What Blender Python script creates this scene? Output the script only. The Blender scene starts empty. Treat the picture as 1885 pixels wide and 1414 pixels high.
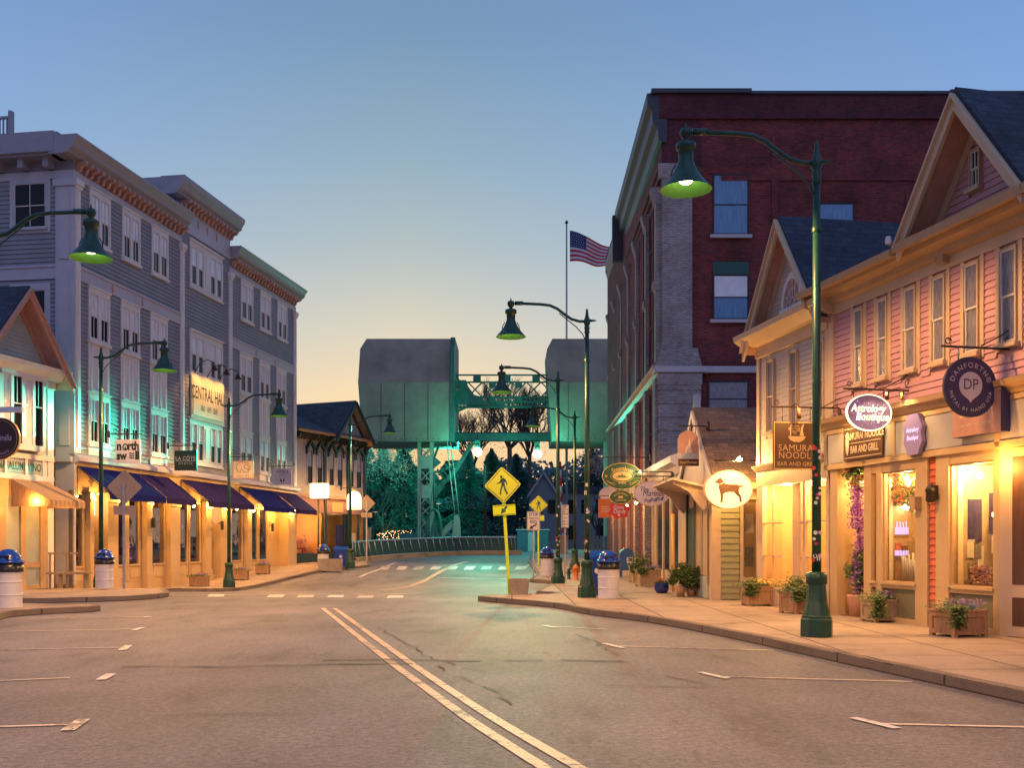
import bpy, bmesh, math, random
from mathutils import Vector, Matrix
R = math.radians
sin, cos, pi = math.sin, math.cos, math.pi
random.seed(7)
SC = bpy.context.scene
COL = SC.collection

# ---------------------------------------------------------------- camera
cd = bpy.data.cameras.new('camera'); cam = bpy.data.objects.new('camera', cd); COL.objects.link(cam)
cam.location = (0, 0, 1.6); cam.rotation_euler = (R(90), 0, 0)
cd.sensor_width = 36; cd.lens = 36 * 1900 / 1885; cd.shift_y = 293 / 1885; cd.clip_end = 3000; cd.clip_start = .1
SC.camera = cam
SC.view_settings.view_transform = 'Standard'; SC.view_settings.look = 'None'
SC.view_settings.exposure = 0.0; SC.view_settings.gamma = 1
# ---------------------------------------------------------------- sky
W = bpy.data.worlds.new('World'); SC.world = W; W.use_nodes = True
nt = W.node_tree; N = nt.nodes; L = nt.links
for n in list(N): N.remove(n)
out = N.new('ShaderNodeOutputWorld'); bg = N.new('ShaderNodeBackground')
tc = N.new('ShaderNodeTexCoord'); sep = N.new('ShaderNodeSeparateXYZ'); L.new(tc.outputs['Generated'], sep.inputs[0])
def wm(op, a, b=None, c=None):
    n = N.new('ShaderNodeMath'); n.operation = op
    for i, x in enumerate((a, b, c)):
        if x is None: continue
        if isinstance(x, (int, float)): n.inputs[i].default_value = x
        else: L.new(x, n.inputs[i])
    return n.outputs[0]
def ramp(fac, stops):
    r = N.new('ShaderNodeValToRGB'); r.color_ramp.interpolation = 'EASE' if False else 'LINEAR'
    e = r.color_ramp.elements
    while len(e) > 1: e.remove(e[0])
    e[0].position = stops[0][0]; e[0].color = (*stops[0][1], 1)
    for p, c in stops[1:]:
        x = e.new(p); x.color = (*c, 1)
    L.new(fac, r.inputs[0]); return r.outputs[0]
elev = sep.outputs['Z']
# dusk glow side (straight ahead) and the darker, bluer sides of the same twilight sky
glow = ramp(elev, [(0, (1.0, .56, .20)), (.08, (1.0, .62, .27)), (.14, (.92, .68, .38)), (.20, (.68, .62, .47)), (.27, (.43, .50, .50)), (.35, (.27, .40, .50)), (.44, (.17, .30, .46)), (.5, (.14, .26, .43)), (.7, (.12, .21, .42)), (1, (.12, .19, .40))])
side = ramp(elev, [(0, (.80, .52, .38)), (.08, (.62, .52, .50)), (.18, (.36, .48, .66)), (.34, (.22, .38, .70)), (.5, (.14, .27, .58)), (1, (.12, .19, .40))])
back = ramp(elev, [(0, (.24, .22, .34)), (.3, (.17, .21, .42)), (1, (.12, .19, .40))])
az = wm('DIVIDE', sep.outputs['X'], wm('ADD', wm('MAXIMUM', sep.outputs['Y'], 0.0), .0001))
m = wm('SMOOTH_MIN', wm('MULTIPLY', wm('ABSOLUTE', wm('ADD', az, .1)), 1.75), 1.0, .2)
mix = N.new('ShaderNodeMix'); mix.data_type = 'RGBA'; L.new(m, mix.inputs[0]); L.new(glow, mix.inputs[6]); L.new(side, mix.inputs[7])
mb_ = N.new('ShaderNodeMix'); mb_.data_type = 'RGBA'; L.new(wm('SMOOTH_MIN', wm('MAXIMUM', wm('MULTIPLY', wm('ADD', sep.outputs['Y'], -.45), -1.6), 0.0), 1.0, .05), mb_.inputs[0]); L.new(mix.outputs[2], mb_.inputs[6]); L.new(back, mb_.inputs[7])
sky = N.new('ShaderNodeTexSky'); sky.sky_type = 'NISHITA'; sky.sun_disc = False; sky.sun_elevation = R(-1.5); sky.sun_rotation = R(-8)
add = N.new('ShaderNodeMix'); add.data_type = 'RGBA'; add.blend_type = 'ADD'; add.inputs[0].default_value = .1
L.new(mb_.outputs[2], add.inputs[6]); L.new(sky.outputs[0], add.inputs[7])
L.new(add.outputs[2], bg.inputs[0]); bg.inputs[1].default_value = 1.0
L.new(bg.outputs[0], out.inputs[0])
# soft after-sunset skylight from behind the viewer
sl = bpy.data.lights.new('sun', 'SUN'); so = bpy.data.objects.new('sun', sl); COL.objects.link(so)
sl.energy = .42; sl.angle = R(60); sl.color = (.48, .56, 1.0); so.rotation_euler = (R(48), 0, R(14))

# ---------------------------------------------------------------- measure helpers
FL, PX, HY, CH = 1900., 942.5, 1000., 1.6
def at(px, py, Y): return Vector(((px - PX) / FL * Y, Y, CH + (HY - py) / FL * Y))
def sst(a, b, x):
    t = min(1, max(0, (x - a) / (b - a))); return t * t * (3 - 2 * t)
def gz(x, y):
    z = .30 * sst(42, 60, y) + .58 * sst(54, 80, y)
    return z - .36 * math.exp(-((y - 42.5) / 6) ** 2) * sst(0, -8, x)
def gp(px, py, h=0.):
    dx, dz = (px - PX) / FL, (HY - py) / FL
    Y = 4.
    while Y < 140 and CH + dz * Y > gz(dx * Y, Y) + h: Y += .05
    return Vector((dx * Y, Y))
def rgb(*c): return c
# ---------------------------------------------------------------- materials
MATS = {}
def newmat(name):
    m = bpy.data.materials.new(name); m.use_nodes = True; t = m.node_tree
    b = t.nodes['Principled BSDF']; MATS[name] = m
    return m, t, t.nodes, t.links, b
def uvn(N, L, scale=None):
    u = N.new('ShaderNodeUVMap'); u.uv_map = 'uv'
    if scale is None: return u.outputs[0]
    mp = N.new('ShaderNodeMapping'); mp.inputs['Scale'].default_value = scale; L.new(u.outputs[0], mp.inputs[0]); return mp.outputs[0]
def noise(N, L, vec, scale, detail=4, rough=.6, dist=0):
    n = N.new('ShaderNodeTexNoise'); n.inputs['Scale'].default_value = scale; n.inputs['Detail'].default_value = detail
    n.inputs['Roughness'].default_value = rough; n.inputs['Distortion'].default_value = dist
    L.new(vec, n.inputs['Vector']); return n.outputs[0]
def cr(N, L, fac, stops):
    r = N.new('ShaderNodeValToRGB'); e = r.color_ramp.elements
    e[0].position, e[1].position = stops[0][0], stops[-1][0]
    e[0].color, e[1].color = (*stops[0][1], 1), (*stops[-1][1], 1)
    for p, c in stops[1:-1]: e.new(p).color = (*c, 1)
    L.new(fac, r.inputs[0]); return r.outputs[0]
def mixc(N, L, fac, a, b, mode='MIX'):
    m = N.new('ShaderNodeMix'); m.data_type = 'RGBA'; m.blend_type = mode
    for i, x in ((0, fac), (6, a), (7, b)):
        if isinstance(x, (int, float)): m.inputs[i].default_value = x
        elif isinstance(x, tuple): m.inputs[i].default_value = (*x, 1)
        else: L.new(x, m.inputs[i])
    return m.outputs[2]
def bump(N, L, h, s, b, dist=.02):
    n = N.new('ShaderNodeBump'); n.inputs['Strength'].default_value = s; n.inputs['Distance'].default_value = dist
    L.new(h, n.inputs['Height']); L.new(n.outputs[0], b.inputs['Normal'])
def mul(c, k): return tuple(min(1, x * k) for x in c)
def pm(name, c, rough=.6, var=.18, scale=2.5, metal=0, bmp=.15, spec=.5, streak=False):
    m, t, N, L, b = newmat(name)
    v = uvn(N, L, (6, 6, .7) if False else None)
    if streak: v = uvn(N, L, (5, .5, 1))
    n = noise(N, L, v, scale, 6, .65)
    L.new(cr(N, L, n, [(.3, mul(c, 1 - var)), (.7, mul(c, 1 + var))]), b.inputs['Base Color'])
    n2 = noise(N, L, uvn(N, L), scale * 14, 3)
    r = N.new('ShaderNodeMapRange'); r.inputs[3].default_value = max(.03, rough - .12); r.inputs[4].default_value = min(1, rough + .12)
    L.new(n2, r.inputs[0]); L.new(r.outputs[0], b.inputs['Roughness'])
    b.inputs['Metallic'].default_value = metal; b.inputs['Specular IOR Level'].default_value = spec
    if bmp: bump(N, L, n2, bmp, b, .006)
    return m
def em(name, c, s):
    m, t, N, L, b = newmat(name); b.inputs['Base Color'].default_value = (*mul(c, .8), 1)
    b.inputs['Emission Color'].default_value = (*c, 1); b.inputs['Emission Strength'].default_value = s; return m
def brickm(name, c1, c2, mortar, bw=.21, bh=.07, stain=.5):
    m, t, N, L, b = newmat(name)
    u = uvn(N, L)
    br = N.new('ShaderNodeTexBrick'); br.inputs['Scale'].default_value = 1; br.inputs['Brick Width'].default_value = bw; br.inputs['Row Height'].default_value = bh
    br.inputs['Mortar Size'].default_value = .007; br.inputs['Mortar Smooth'].default_value = .3; br.inputs['Bias'].default_value = -.2
    br.inputs['Color1'].default_value = (*c1, 1); br.inputs['Color2'].default_value = (*c2, 1); br.inputs['Mortar'].default_value = (*mortar, 1)
    L.new(u, br.inputs['Vector'])
    n = noise(N, L, u, .55, 6, .7); n2 = noise(N, L, uvn(N, L, (1, 3, 1)), 5, 4)
    f = cr(N, L, n, [(.35, (1 - stain,) * 3), (.65, (1.15,) * 3)])
    f2 = cr(N, L, n2, [(.3, (.7,) * 3), (.7, (1.25,) * 3)])
    L.new(mixc(N, L, 1, mixc(N, L, 1, br.outputs[0], f, 'MULTIPLY'), f2, 'MULTIPLY'), b.inputs['Base Color'])
    b.inputs['Roughness'].default_value = .85
    inv = N.new('ShaderNodeMath'); inv.operation = 'SUBTRACT'; inv.inputs[0].default_value = 1; L.new(br.outputs['Fac'], inv.inputs[1])
    bump(N, L, inv.outputs[0], .6, b, .01)
    return m
def thin_glass(name, tint=(1, 1, 1), refl=.12, rough=.02):
    m, t, N, L, b = newmat(name); N.remove(b)
    g = N.new('ShaderNodeBsdfGlossy'); g.inputs['Roughness'].default_value = rough
    tr = N.new('ShaderNodeBsdfTransparent'); tr.inputs[0].default_value = (*tint, 1)
    fr = N.new('ShaderNodeFresnel'); fr.inputs[0].default_value = 1.5
    ad = N.new('ShaderNodeMath'); ad.operation = 'ADD'; ad.inputs[1].default_value = refl; ad.use_clamp = True; L.new(fr.outputs[0], ad.inputs[0])
    mx = N.new('ShaderNodeMixShader'); L.new(ad.outputs[0], mx.inputs[0]); L.new(tr.outputs[0], mx.inputs[1]); L.new(g.outputs[0], mx.inputs[2])
    n = noise(N, L, uvn(N, L), 1.3, 2); bp = N.new('ShaderNodeBump'); bp.inputs['Strength'].default_value = .12; bp.inputs['Distance'].default_value = .03
    L.new(n, bp.inputs['Height']); L.new(bp.outputs[0], g.inputs['Normal'])
    L.new(mx.outputs[0], N['Material Output'].inputs[0]); return m
def asphalt():
    m, t, N, L, b = newmat('asphalt'); u = uvn(N, L)
    big = noise(N, L, u, .16, 6, .6); mid = noise(N, L, uvn(N, L, (1, .35, 1)), 1.1, 6, .65); fine = noise(N, L, u, 14, 8, .95)
    sp = N.new('ShaderNodeTexVoronoi'); sp.inputs['Scale'].default_value = 75; L.new(u, sp.inputs['Vector'])
    c = cr(N, L, big, [(.32, (.105, .104, .118)), (.48, (.16, .158, .176)), (.66, (.225, .215, .232))])
    c = mixc(N, L, 1, c, cr(N, L, mid, [(.32, (.62,) * 3), (.45, (.98,) * 3), (.72, (1.22,) * 3)]), 'MULTIPLY')
    c = mixc(N, L, 1, c, cr(N, L, fine, [(.40, (.50,) * 3), (.5, (.97,) * 3), (.60, (1.55,) * 3)]), 'MULTIPLY')
    c = mixc(N, L, 1, c, cr(N, L, sp.outputs['Distance'], [(.0, (1.5,) * 3), (.45, (.9,) * 3), (1, (.8,) * 3)]), 'MULTIPLY')
    # hairline cracks
    wv = N.new('ShaderNodeVectorMath'); wv.operation = 'ADD'; nz = N.new('ShaderNodeTexNoise'); nz.inputs['Scale'].default_value = 1.4; nz.inputs['Detail'].default_value = 5
    L.new(u, nz.inputs['Vector']); L.new(u, wv.inputs[0]); L.new(nz.outputs[1], wv.inputs[1])
    vo = N.new('ShaderNodeTexVoronoi'); vo.feature = 'DISTANCE_TO_EDGE'; vo.inputs['Scale'].default_value = .19; L.new(wv.outputs[0], vo.inputs['Vector'])
    brk = noise(N, L, u, .5, 3)
    cf = cr(N, L, vo.outputs[0], [(0, (1,) * 3), (.0022, (.6,) * 3), (.004, (0,) * 3)])
    bf = cr(N, L, brk, [(.48, (0,) * 3), (.56, (.75,) * 3)])
    mm = mixc(N, L, 1, cf, bf, 'MULTIPLY')
    c = mixc(N, L, mm, c, (.03, .026, .025))
    L.new(c, b.inputs['Base Color']); b.inputs['Roughness'].default_value = .62; b.inputs['Specular IOR Level'].default_value = .35
    bump(N, L, fine, .8, b, .012); return m
def paint(name, c, worn):
    m, t, N, L, b = newmat(name); u = uvn(N, L)
    n = noise(N, L, u, 9, 7, .8); g = noise(N, L, u, 1.2, 3)
    a = N.new('ShaderNodeMath'); a.operation = 'MULTIPLY_ADD'; L.new(g, a.inputs[0]); a.inputs[1].default_value = .6; L.new(n, a.inputs[2])
    f = cr(N, L, a.outputs[0], [(worn, (1,) * 3), (worn + .07, (0,) * 3)])
    L.new(mixc(N, L, f, c, (.15, .13, .12)), b.inputs['Base Color']); b.inputs['Roughness'].default_value = .5
    bump(N, L, noise(N, L, u, 42, 5, .8), .4, b, .01); return m
def concrete(name, c, joint=1.5):
    m, t, N, L, b = newmat(name); u = uvn(N, L)
    n = noise(N, L, u, .7, 7, .7); f = noise(N, L, u, 30, 4, .7)
    col = cr(N, L, n, [(.34, mul(c, .55)), (.46, mul(c, .95)), (.68, mul(c, 1.2))])
    col = mixc(N, L, 1, col, cr(N, L, f, [(.3, (.8,) * 3), (.7, (1.15,) * 3)]), 'MULTIPLY')
    if joint:
        br = N.new('ShaderNodeTexBrick'); br.offset = 0; br.inputs['Brick Width'].default_value = joint; br.inputs['Row Height'].default_value = joint
        br.inputs['Scale'].default_value = 1; br.inputs['Mortar Size'].default_value = .02; L.new(uvn(N, L), br.inputs['Vector'])
        col = mixc(N, L, br.outputs['Fac'], col, mul(c, .25))
    L.new(col, b.inputs['Base Color']); b.inputs['Roughness'].default_value = .8
    bump(N, L, f, .3, b, .01); return m
def shingle(name, c):
    m = brickm(name, mul(c, .8), mul(c, 1.25), mul(c, .35), .3, .14, .3); return m
def leafm(name, c1, c2, e=None):
    m, t, N, L, b = newmat(name)
    g = N.new('ShaderNodeNewGeometry'); L.new(cr(N, L, g.outputs['Random Per Island'], [(0, c1), (1, c2)]), b.inputs['Base Color'])
    b.inputs['Roughness'].default_value = .6; return m
asphalt(); 
pm('trim_white', (.70, .67, .66), .5, .07, 1.5, bmp=.05)
pm('trim_lav', (.46, .45, .50), .5, .08, 1.5, bmp=.05)
pm('siding_grey', (.25, .25, .285), .55, .12, 1.2, bmp=.1)
pm('siding_teal', (.36, .42, .40), .55, .12, 1.2)
pm('siding_white', (.50, .45, .40), .55, .10, 1.2, bmp=.1)
pm('siding_pink', (.53, .30, .33), .55, .12, 1.2, bmp=.1)
pm('siding_orange', (.55, .12, .05), .55, .12, 1.2, bmp=.1)
pm('siding_green', (.30, .30, .17), .55, .14, 1.2, bmp=.1)
pm('trim_cream', (.54, .41, .27), .45, .07, 1.5, bmp=.04)
pm('trim_ochre', (.42, .28, .15), .5, .1, 1.5, bmp=.05)
pm('bulk_olive', (.16, .15, .10), .45, .12, 1.5)
pm('cream_front', (.48, .34, .18), .45, .08, 1.5, bmp=.05)
pm('panel_grey', (.36, .35, .34), .5, .1, 2)
pm('mould_orange', (.50, .27, .20), .5, .15, 4)
brickm('brick_red', (.25, .034, .032), (.09, .016, .022), (.20, .10, .10))
brickm('brick_dark', (.14, .024, .035), (.07, .018, .03), (.07, .04, .05))
brickm('brick_pale', (.40, .37, .36), (.30, .28, .28), (.12, .11, .12), stain=.3)
brickm('brick_arch', (.20, .07, .06), (.13, .045, .04), (.10, .06, .05))
brickm('stone_pale', (.45, .40, .33), (.36, .31, .25), (.1, .09, .08), .9, .35, .35)
shingle('shingle_dark', (.040, .055, .085)); shingle('shingle_slate', (.05, .07, .09)); shingle('shingle_brown', (.16, .11, .085))
pm('cornice_grey', (.30, .30, .35), .45, .1, 1.5); pm('cornice_dark', (.035, .04, .06), .5, .2, 2)
pm('lamp_green', (.008, .055, .034), .38, .4, 5, bmp=.3, spec=.5)
pm('shade_inner', (.05, .17, .03), .5, .05)
pm('iron', (.035, .028, .025), .45, .3, 8, .4); pm('rust_iron', (.12, .06, .035), .6, .4, 8, .2)
pm('steel_pale', (.34, .30, .25), .55, .2, 2); pm('steel_green', (.03, .12, .10), .6, .25, 2); pm('galv', (.42, .42, .43), .4, .15, 4, .6)
pm('bridge_concrete', (.28, .26, .19), .9, .3, .35, bmp=.05)
concrete('side_concrete', (.36, .28, .21)); concrete('kerb_granite', (.17, .135, .11), 2.3); concrete('tan_kerb', (.42, .33, .18), 0); concrete('planter_concrete', (.33, .28, .22), 0)
pm('ground_soil', (.10, .09, .07), .9)
paint('paint_white', (.66, .63, .60), .70); paint('paint_yellow', (.66, .49, .32), .705); paint('paint_worn', (.60, .55, .50), .76); paint('paint_thin', (.6, .55, .5), .7)
pm('crack_tar', (.035, .03, .03), .7, .3, 3)
pm('glass_dark', (.010, .011, .018), .2, .2, 1, bmp=.04, spec=.3)
pm('blind', (.72, .74, .78), .25, .12, 2, spec=.8); pm('blind_blue', (.03, .17, .36), .12, .45, 3, spec=.9, streak=True); pm('curtain', (.20, .20, .24), .15, .45, 9, spec=.8, streak=True)
pm('sash_white', (.62, .60, .58), .5, .05); pm('sash_dark', (.018, .025, .035), .5, .1)
thin_glass('glass', (.97, .97, .95), .05); thin_glass('glass_shop', (.80, .80, .84), .22)
pm('canvas_blue', (.003, .007, .11), .9, .2, 3, spec=.1); pm('canvas_purple', (.018, .012, .085), .9, .2, 3, spec=.1); pm('awning_frame', (.05, .05, .06), .5)
pm('wood_planter', (.30, .18, .10), .7, .35, 4, streak=True); pm('wood_old', (.33, .24, .15), .75, .3, 4, streak=True)
pm('soil', (.03, .02, .015), .95); pm('drum_white', (.55, .55, .60), .4, .12, 2, bmp=.1); pm('plastic_blue', (.006, .05, .33), .25, .12, 3, bmp=.03); pm('plastic_black', (.01, .01, .012), .3, .2, 3, bmp=.02)
pm('sign_yellow', (.44, .52, .03), .45, .06, 2); pm('post_lime', (.52, .68, .01), .45, .06, 2); pm('sign_white', (.62, .58, .50), .5, .06, 2); pm('ink', (.012, .012, .015), .5, .1); pm('ink_green', (.012, .07, .06), .5, .1)
pm('sign_back', (.42, .31, .22), .5, .12, 2, .3); pm('mail_blue', (.03, .10, .26), .4, .1, 3); pm('hydrant_orange', (.5, .16, .03), .45, .15, 6); pm('pot_blue', (.01, .03, .22), .12, .2, 4, spec=.8)
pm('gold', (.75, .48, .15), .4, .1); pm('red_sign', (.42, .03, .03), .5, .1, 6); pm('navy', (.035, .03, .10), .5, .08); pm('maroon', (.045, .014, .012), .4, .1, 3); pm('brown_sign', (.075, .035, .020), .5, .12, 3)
pm('green_sign', (.05, .10, .03), .5, .12); pm('cream_sign', (.70, .58, .40), .5, .06); pm('lavender_sign', (.50, .46, .54), .5, .06); pm('purple_sign', (.20, .16, .40), .5, .1); pm('orange_sign', (.60, .16, .04), .5, .08)
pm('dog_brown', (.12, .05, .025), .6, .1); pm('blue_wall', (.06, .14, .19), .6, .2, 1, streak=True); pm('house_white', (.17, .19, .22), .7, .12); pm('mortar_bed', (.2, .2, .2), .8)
pm('red_paint', (.45, .03, .03), .5, .15); pm('white_paint', (.6, .58, .55), .5, .1)
pm('flag_red', (.55, .015, .02), .7, .1); pm('flag_white', (.55, .55, .60), .7, .1); pm('flag_blue', (.02, .035, .13), .7, .1)
pm('bark', (.07, .055, .045), .9, .3, 6); pm('interior_wall', (.46, .33, .19), .8, .15, 1.2); pm('shelf_wood', (.30, .17, .08), .6, .3, 3, streak=True); pm('floor_wood', (.22, .13, .07), .5, .3, 2)
pm('cloth_red', (.45, .12, .09), .8, .3, 6); pm('cloth_blue', (.10, .15, .35), .8, .3, 6); pm('paper', (.62, .58, .50), .7, .1); pm('photo_grey', (.16, .16, .15), .5, .5, 9); pm('paper_blue', (.22, .42, .55), .6, .1)
pm('dark_green_paint', (.010, .045, .035), .4, .15); pm('door_brown', (.09, .04, .02), .5, .25, 3, streak=True); pm('beige_panel', (.38, .29, .18), .6, .08); pm('victorian_dark', (.020, .045, .05), .45, .15)
leafm('leaf_dark', (.03, .08, .07), (.09, .17, .14)); leafm('leaf_teal', (.03, .11, .10), (.08, .22, .19)); leafm('leaf_mid', (.05, .11, .03), (.16, .24, .07)); leafm('leaf_ivy', (.03, .07, .02), (.14, .20, .05))
leafm('twig_pink', (.30, .20, .17), (.62, .46, .36)); leafm('petal_purple', (.22, .05, .34), (.50, .20, .62)); leafm('petal_red', (.5, .06, .05), (.6, .2, .1)); leafm('petal_violet', (.12, .05, .40), (.36, .16, .6)); leafm('petal_yellow', (.6, .42, .05), (.7, .55, .15))
leafm('goods', (.55, .35, .2), (.3, .12, .25)); leafm('goods_dark', (.05, .04, .06), (.4, .25, .12))
em('bulb', (1, .62, .22), 22); em('bulb_hot', (1, .78, .42), 30); em('signal_green', (.16, 1, .72), 90); em('sign_glow', (1, .80, .46), 2.2); em('sign_glow_dog', (1, .76, .36), 1.15); em('neon_violet', (.62, .52, 1), 1.0); em('glow_script', (1, .80, .50), 2.0); em('fairy', (1, .45, .2), 9); em('window_lit', (1, .55, .2), 1.2); em('window_orange', (1, .36, .08), .75); em('purple_lights', (.55, .2, 1), 3); em('lit_panel', (1, .85, .6), 2.2)
def M(n): return MATS[n]
# ---------------------------------------------------------------- mesh builder
class MB:
    def __init__(s): s.v = []; s.f = []; s.m = []; s.s = []
    def add(s, vs, fs, mi=0, smooth=False):
        o = len(s.v); s.v += [tuple(p) for p in vs]
        for f in fs: s.f.append([o + i for i in f]); s.m.append(mi); s.s.append(smooth)
        return s
    def face(s, pts, mi=0): return s.add(pts, [list(range(len(pts)))], mi)
    def box(s, x0, x1, y0, y1, z0, z1, mi=0):
        if x0 > x1: x0, x1 = x1, x0
        if y0 > y1: y0, y1 = y1, y0
        if z0 > z1: z0, z1 = z1, z0
        return s.add([(x0, y0, z0), (x1, y0, z0), (x1, y1, z0), (x0, y1, z0), (x0, y0, z1), (x1, y0, z1), (x1, y1, z1), (x0, y1, z1)],
              [(0, 3, 2, 1), (4, 5, 6, 7), (0, 1, 5, 4), (1, 2, 6, 5), (2, 3, 7, 6), (3, 0, 4, 7)], mi)
    def prism(s, poly, y0, y1, mi=0):          # polygon in x,z extruded along y
        n = len(poly); a = sum(poly[i][0] * poly[(i + 1) % n][1] - poly[(i + 1) % n][0] * poly[i][1] for i in range(n))
        if a < 0: poly = poly[::-1]
        if y0 > y1: y0, y1 = y1, y0
        vs = [(x, y0, z) for x, z in poly] + [(x, y1, z) for x, z in poly]
        return s.add(vs, [list(range(n)), list(range(2 * n - 1, n - 1, -1))] + [[(i + 1) % n, i, n + i, n + (i + 1) % n] for i in range(n)], mi)
    def prismx(s, poly, x0, x1, mi=0):         # polygon in y,z extruded along x
        n = len(poly); vs = [(x0, y, z) for y, z in poly] + [(x1, y, z) for y, z in poly]
        return s.add(vs, [list(range(n - 1, -1, -1)), list(range(n, 2 * n))] + [[i, (i + 1) % n, n + (i + 1) % n, n + i] for i in range(n)], mi)
    def tube(s, pts, r, n=8, mi=0):
        pts = [Vector(p) for p in pts]; rs = r if isinstance(r, (list, tuple)) else [r] * len(pts)
        vs = []; t0 = None
        for i, p in enumerate(pts):
            t = (pts[min(i + 1, len(pts) - 1)] - pts[max(i - 1, 0)]).normalized()
            if t0 is None:
                a = t.orthogonal().normalized()
            else:
                a = (a - t * a.dot(t)).normalized()
            t0 = t; b = t.cross(a)
            vs += [p + (a * cos(2 * pi * k / n) + b * sin(2 * pi * k / n)) * rs[i] for k in range(n)]
        fs = []
        for i in range(len(pts) - 1):
            for k in range(n): fs.append([i * n + k, i * n + (k + 1) % n, (i + 1) * n + (k + 1) % n, (i + 1) * n + k])
        s.add(vs, fs, mi, n > 4); o = len(s.v) - len(vs)
        s.f.append([o + k for k in range(n - 1, -1, -1)]); s.m.append(mi); s.s.append(False)
        s.f.append([o + (len(pts) - 1) * n + k for k in range(n)]); s.m.append(mi); s.s.append(False)
        return s
    def lathe(s, prof, c=(0, 0, 0), n=20, mi=0, smooth=True, sx=1, sy=1):
        vs = []; fs = []
        for r, z in prof: vs += [(c[0] + r * cos(2 * pi * k / n) * sx, c[1] + r * sin(2 * pi * k / n) * sy, c[2] + z) for k in range(n)]
        for i in range(len(prof) - 1):
            for k in range(n): fs.append([i * n + k, i * n + (k + 1) % n, (i + 1) * n + (k + 1) % n, (i + 1) * n + k])
        return s.add(vs, fs, mi, smooth)
    def disc(s, cx, cz, rx, rz, y0, y1, n=40, mi=0): # oval plate facing -y
        return s.prism([(cx + rx * cos(2 * pi * k / n), cz + rz * sin(2 * pi * k / n)) for k in range(n)], y0, y1, mi)
    def ring(s, cx, cz, rx, rz, w, y0, y1, n=40, mi=0):
        for k in range(n):
            a, b = 2 * pi * k / n, 2 * pi * (k + 1) / n
            s.prism([(cx + rx * cos(a), cz + rz * sin(a)), (cx + rx * cos(b), cz + rz * sin(b)), (cx + (rx - w) * cos(b), cz + (rz - w) * sin(b)), (cx + (rx - w) * cos(a), cz + (rz - w) * sin(a))], y0, y1, mi)
        return s
    def clap(s, span, z0, z1, y=0., h=.125, lap=.022, mi=0): # overlapping boards; span(z) -> list of (x0,x1)
        z = z0
        while z < z1 - .01:
            t = min(z + h, z1)
            for a, b in span((z + t) / 2):
                if b - a < .02: continue
                s.add([(a, y - lap, z), (b, y - lap, z), (b, y - .004, t), (a, y - .004, t), (a, y, z), (b, y, z)], [(0, 1, 2, 3), (0, 4, 5, 1)], mi)
            z = t
        return s
    def build(s, name, mats, parent=None, loc=(0, 0, 0), rz=0, **tags):
        me = bpy.data.meshes.new(name); me.from_pydata(s.v, [], s.f)
        mats = [mats] if isinstance(mats, str) else mats
        for m_ in mats: me.materials.append(M(m_))
        me.polygons.foreach_set('material_index', s.m); me.polygons.foreach_set('use_smooth', s.s)
        uv = me.uv_layers.new(name='uv'); d = [0.0] * (2 * len(me.loops)); V = s.v
        for p in me.polygons:
            nx, ny, nz = abs(p.normal.x), abs(p.normal.y), abs(p.normal.z)
            i, j = (0, 1) if nz > max(nx, ny) else ((1, 2) if nx > ny else (0, 2))
            for li in p.loop_indices:
                v = V[me.loops[li].vertex_index]; d[2 * li] = v[i]; d[2 * li + 1] = v[j]
        uv.data.foreach_set('uv', d); me.update()
        o = bpy.data.objects.new(name, me); COL.objects.link(o); o.location = loc; o.rotation_euler = (0, 0, rz)
        if parent is not None: o.parent = parent
        for k, x in tags.items(): o[k] = x
        return o
def thing(name, label, cat, loc=(0, 0, 0), rz=0, group=None):
    o = bpy.data.objects.new(name, None); COL.objects.link(o); o.empty_display_size = .2
    o.location = loc; o.rotation_euler = (0, 0, rz); o['label'] = label; o['category'] = cat
    if group: o['group'] = group
    return o
def kids(o): return [c for c in bpy.data.objects if c.parent == o]
def dup(o, loc, rz=None, label=None, parent=None):
    ch = KID.setdefault(o.name, None) or kids(o)
    c = o.copy(); COL.objects.link(c); c.parent = parent
    if parent is None: c.location = loc
    if rz is not None: c.rotation_euler = (0, 0, rz)
    if label: c['label'] = label
    for k in ch: dup(k, None, None, None, c)
    return c
KID = {}
class Fr:                                      # a facade: local x runs left to right as seen from the street, -y is out
    def __init__(s, P, a): s.P = Vector(P); s.a = a; s.d = Vector((cos(a), sin(a))); s.n = Vector((sin(a), -cos(a)))
    def u(s, px, out=0):
        k = (px - PX) / FL; P = Vector((s.P.x, s.P.y)) + s.n * out
        # P + t d = (kY, Y)
        return (k * P.y - P.x) / (s.d.x - k * s.d.y)
    def uz(s, px, py, out=0):
        t = s.u(px, out); Y = s.P.y + s.n.y * out + t * s.d.y
        return t, CH + (HY - py) / FL * Y
    def w(s, u, y, z): # local to world
        v = Vector((s.P.x, s.P.y)) + s.d * u - s.n * y
        return Vector((v.x, v.y, z))
def text(s, size=.1, bend=None, squash=1., spacing=1., ital=0, bold=0, align='CENTER', depth=.004):
    c = bpy.data.curves.new('lettering', 'FONT'); c.body = s; c.size = size; c.align_x = align; c.align_y = 'CENTER'; c.space_character = spacing; c.shear = ital; c.offset = bold * size
    c.resolution_u = 3
    o = bpy.data.objects.new('lettering', c); COL.objects.link(o)
    dg = bpy.context.evaluated_depsgraph_get(); me = bpy.data.meshes.new_from_object(o.evaluated_get(dg))
    vs = [Vector((v.co.x * squash, 0, v.co.y)) for v in me.vertices]; fs = [list(p.vertices) for p in me.polygons]
    bpy.data.objects.remove(o); bpy.data.curves.remove(c); bpy.data.meshes.remove(me)
    return vs, fs
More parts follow.
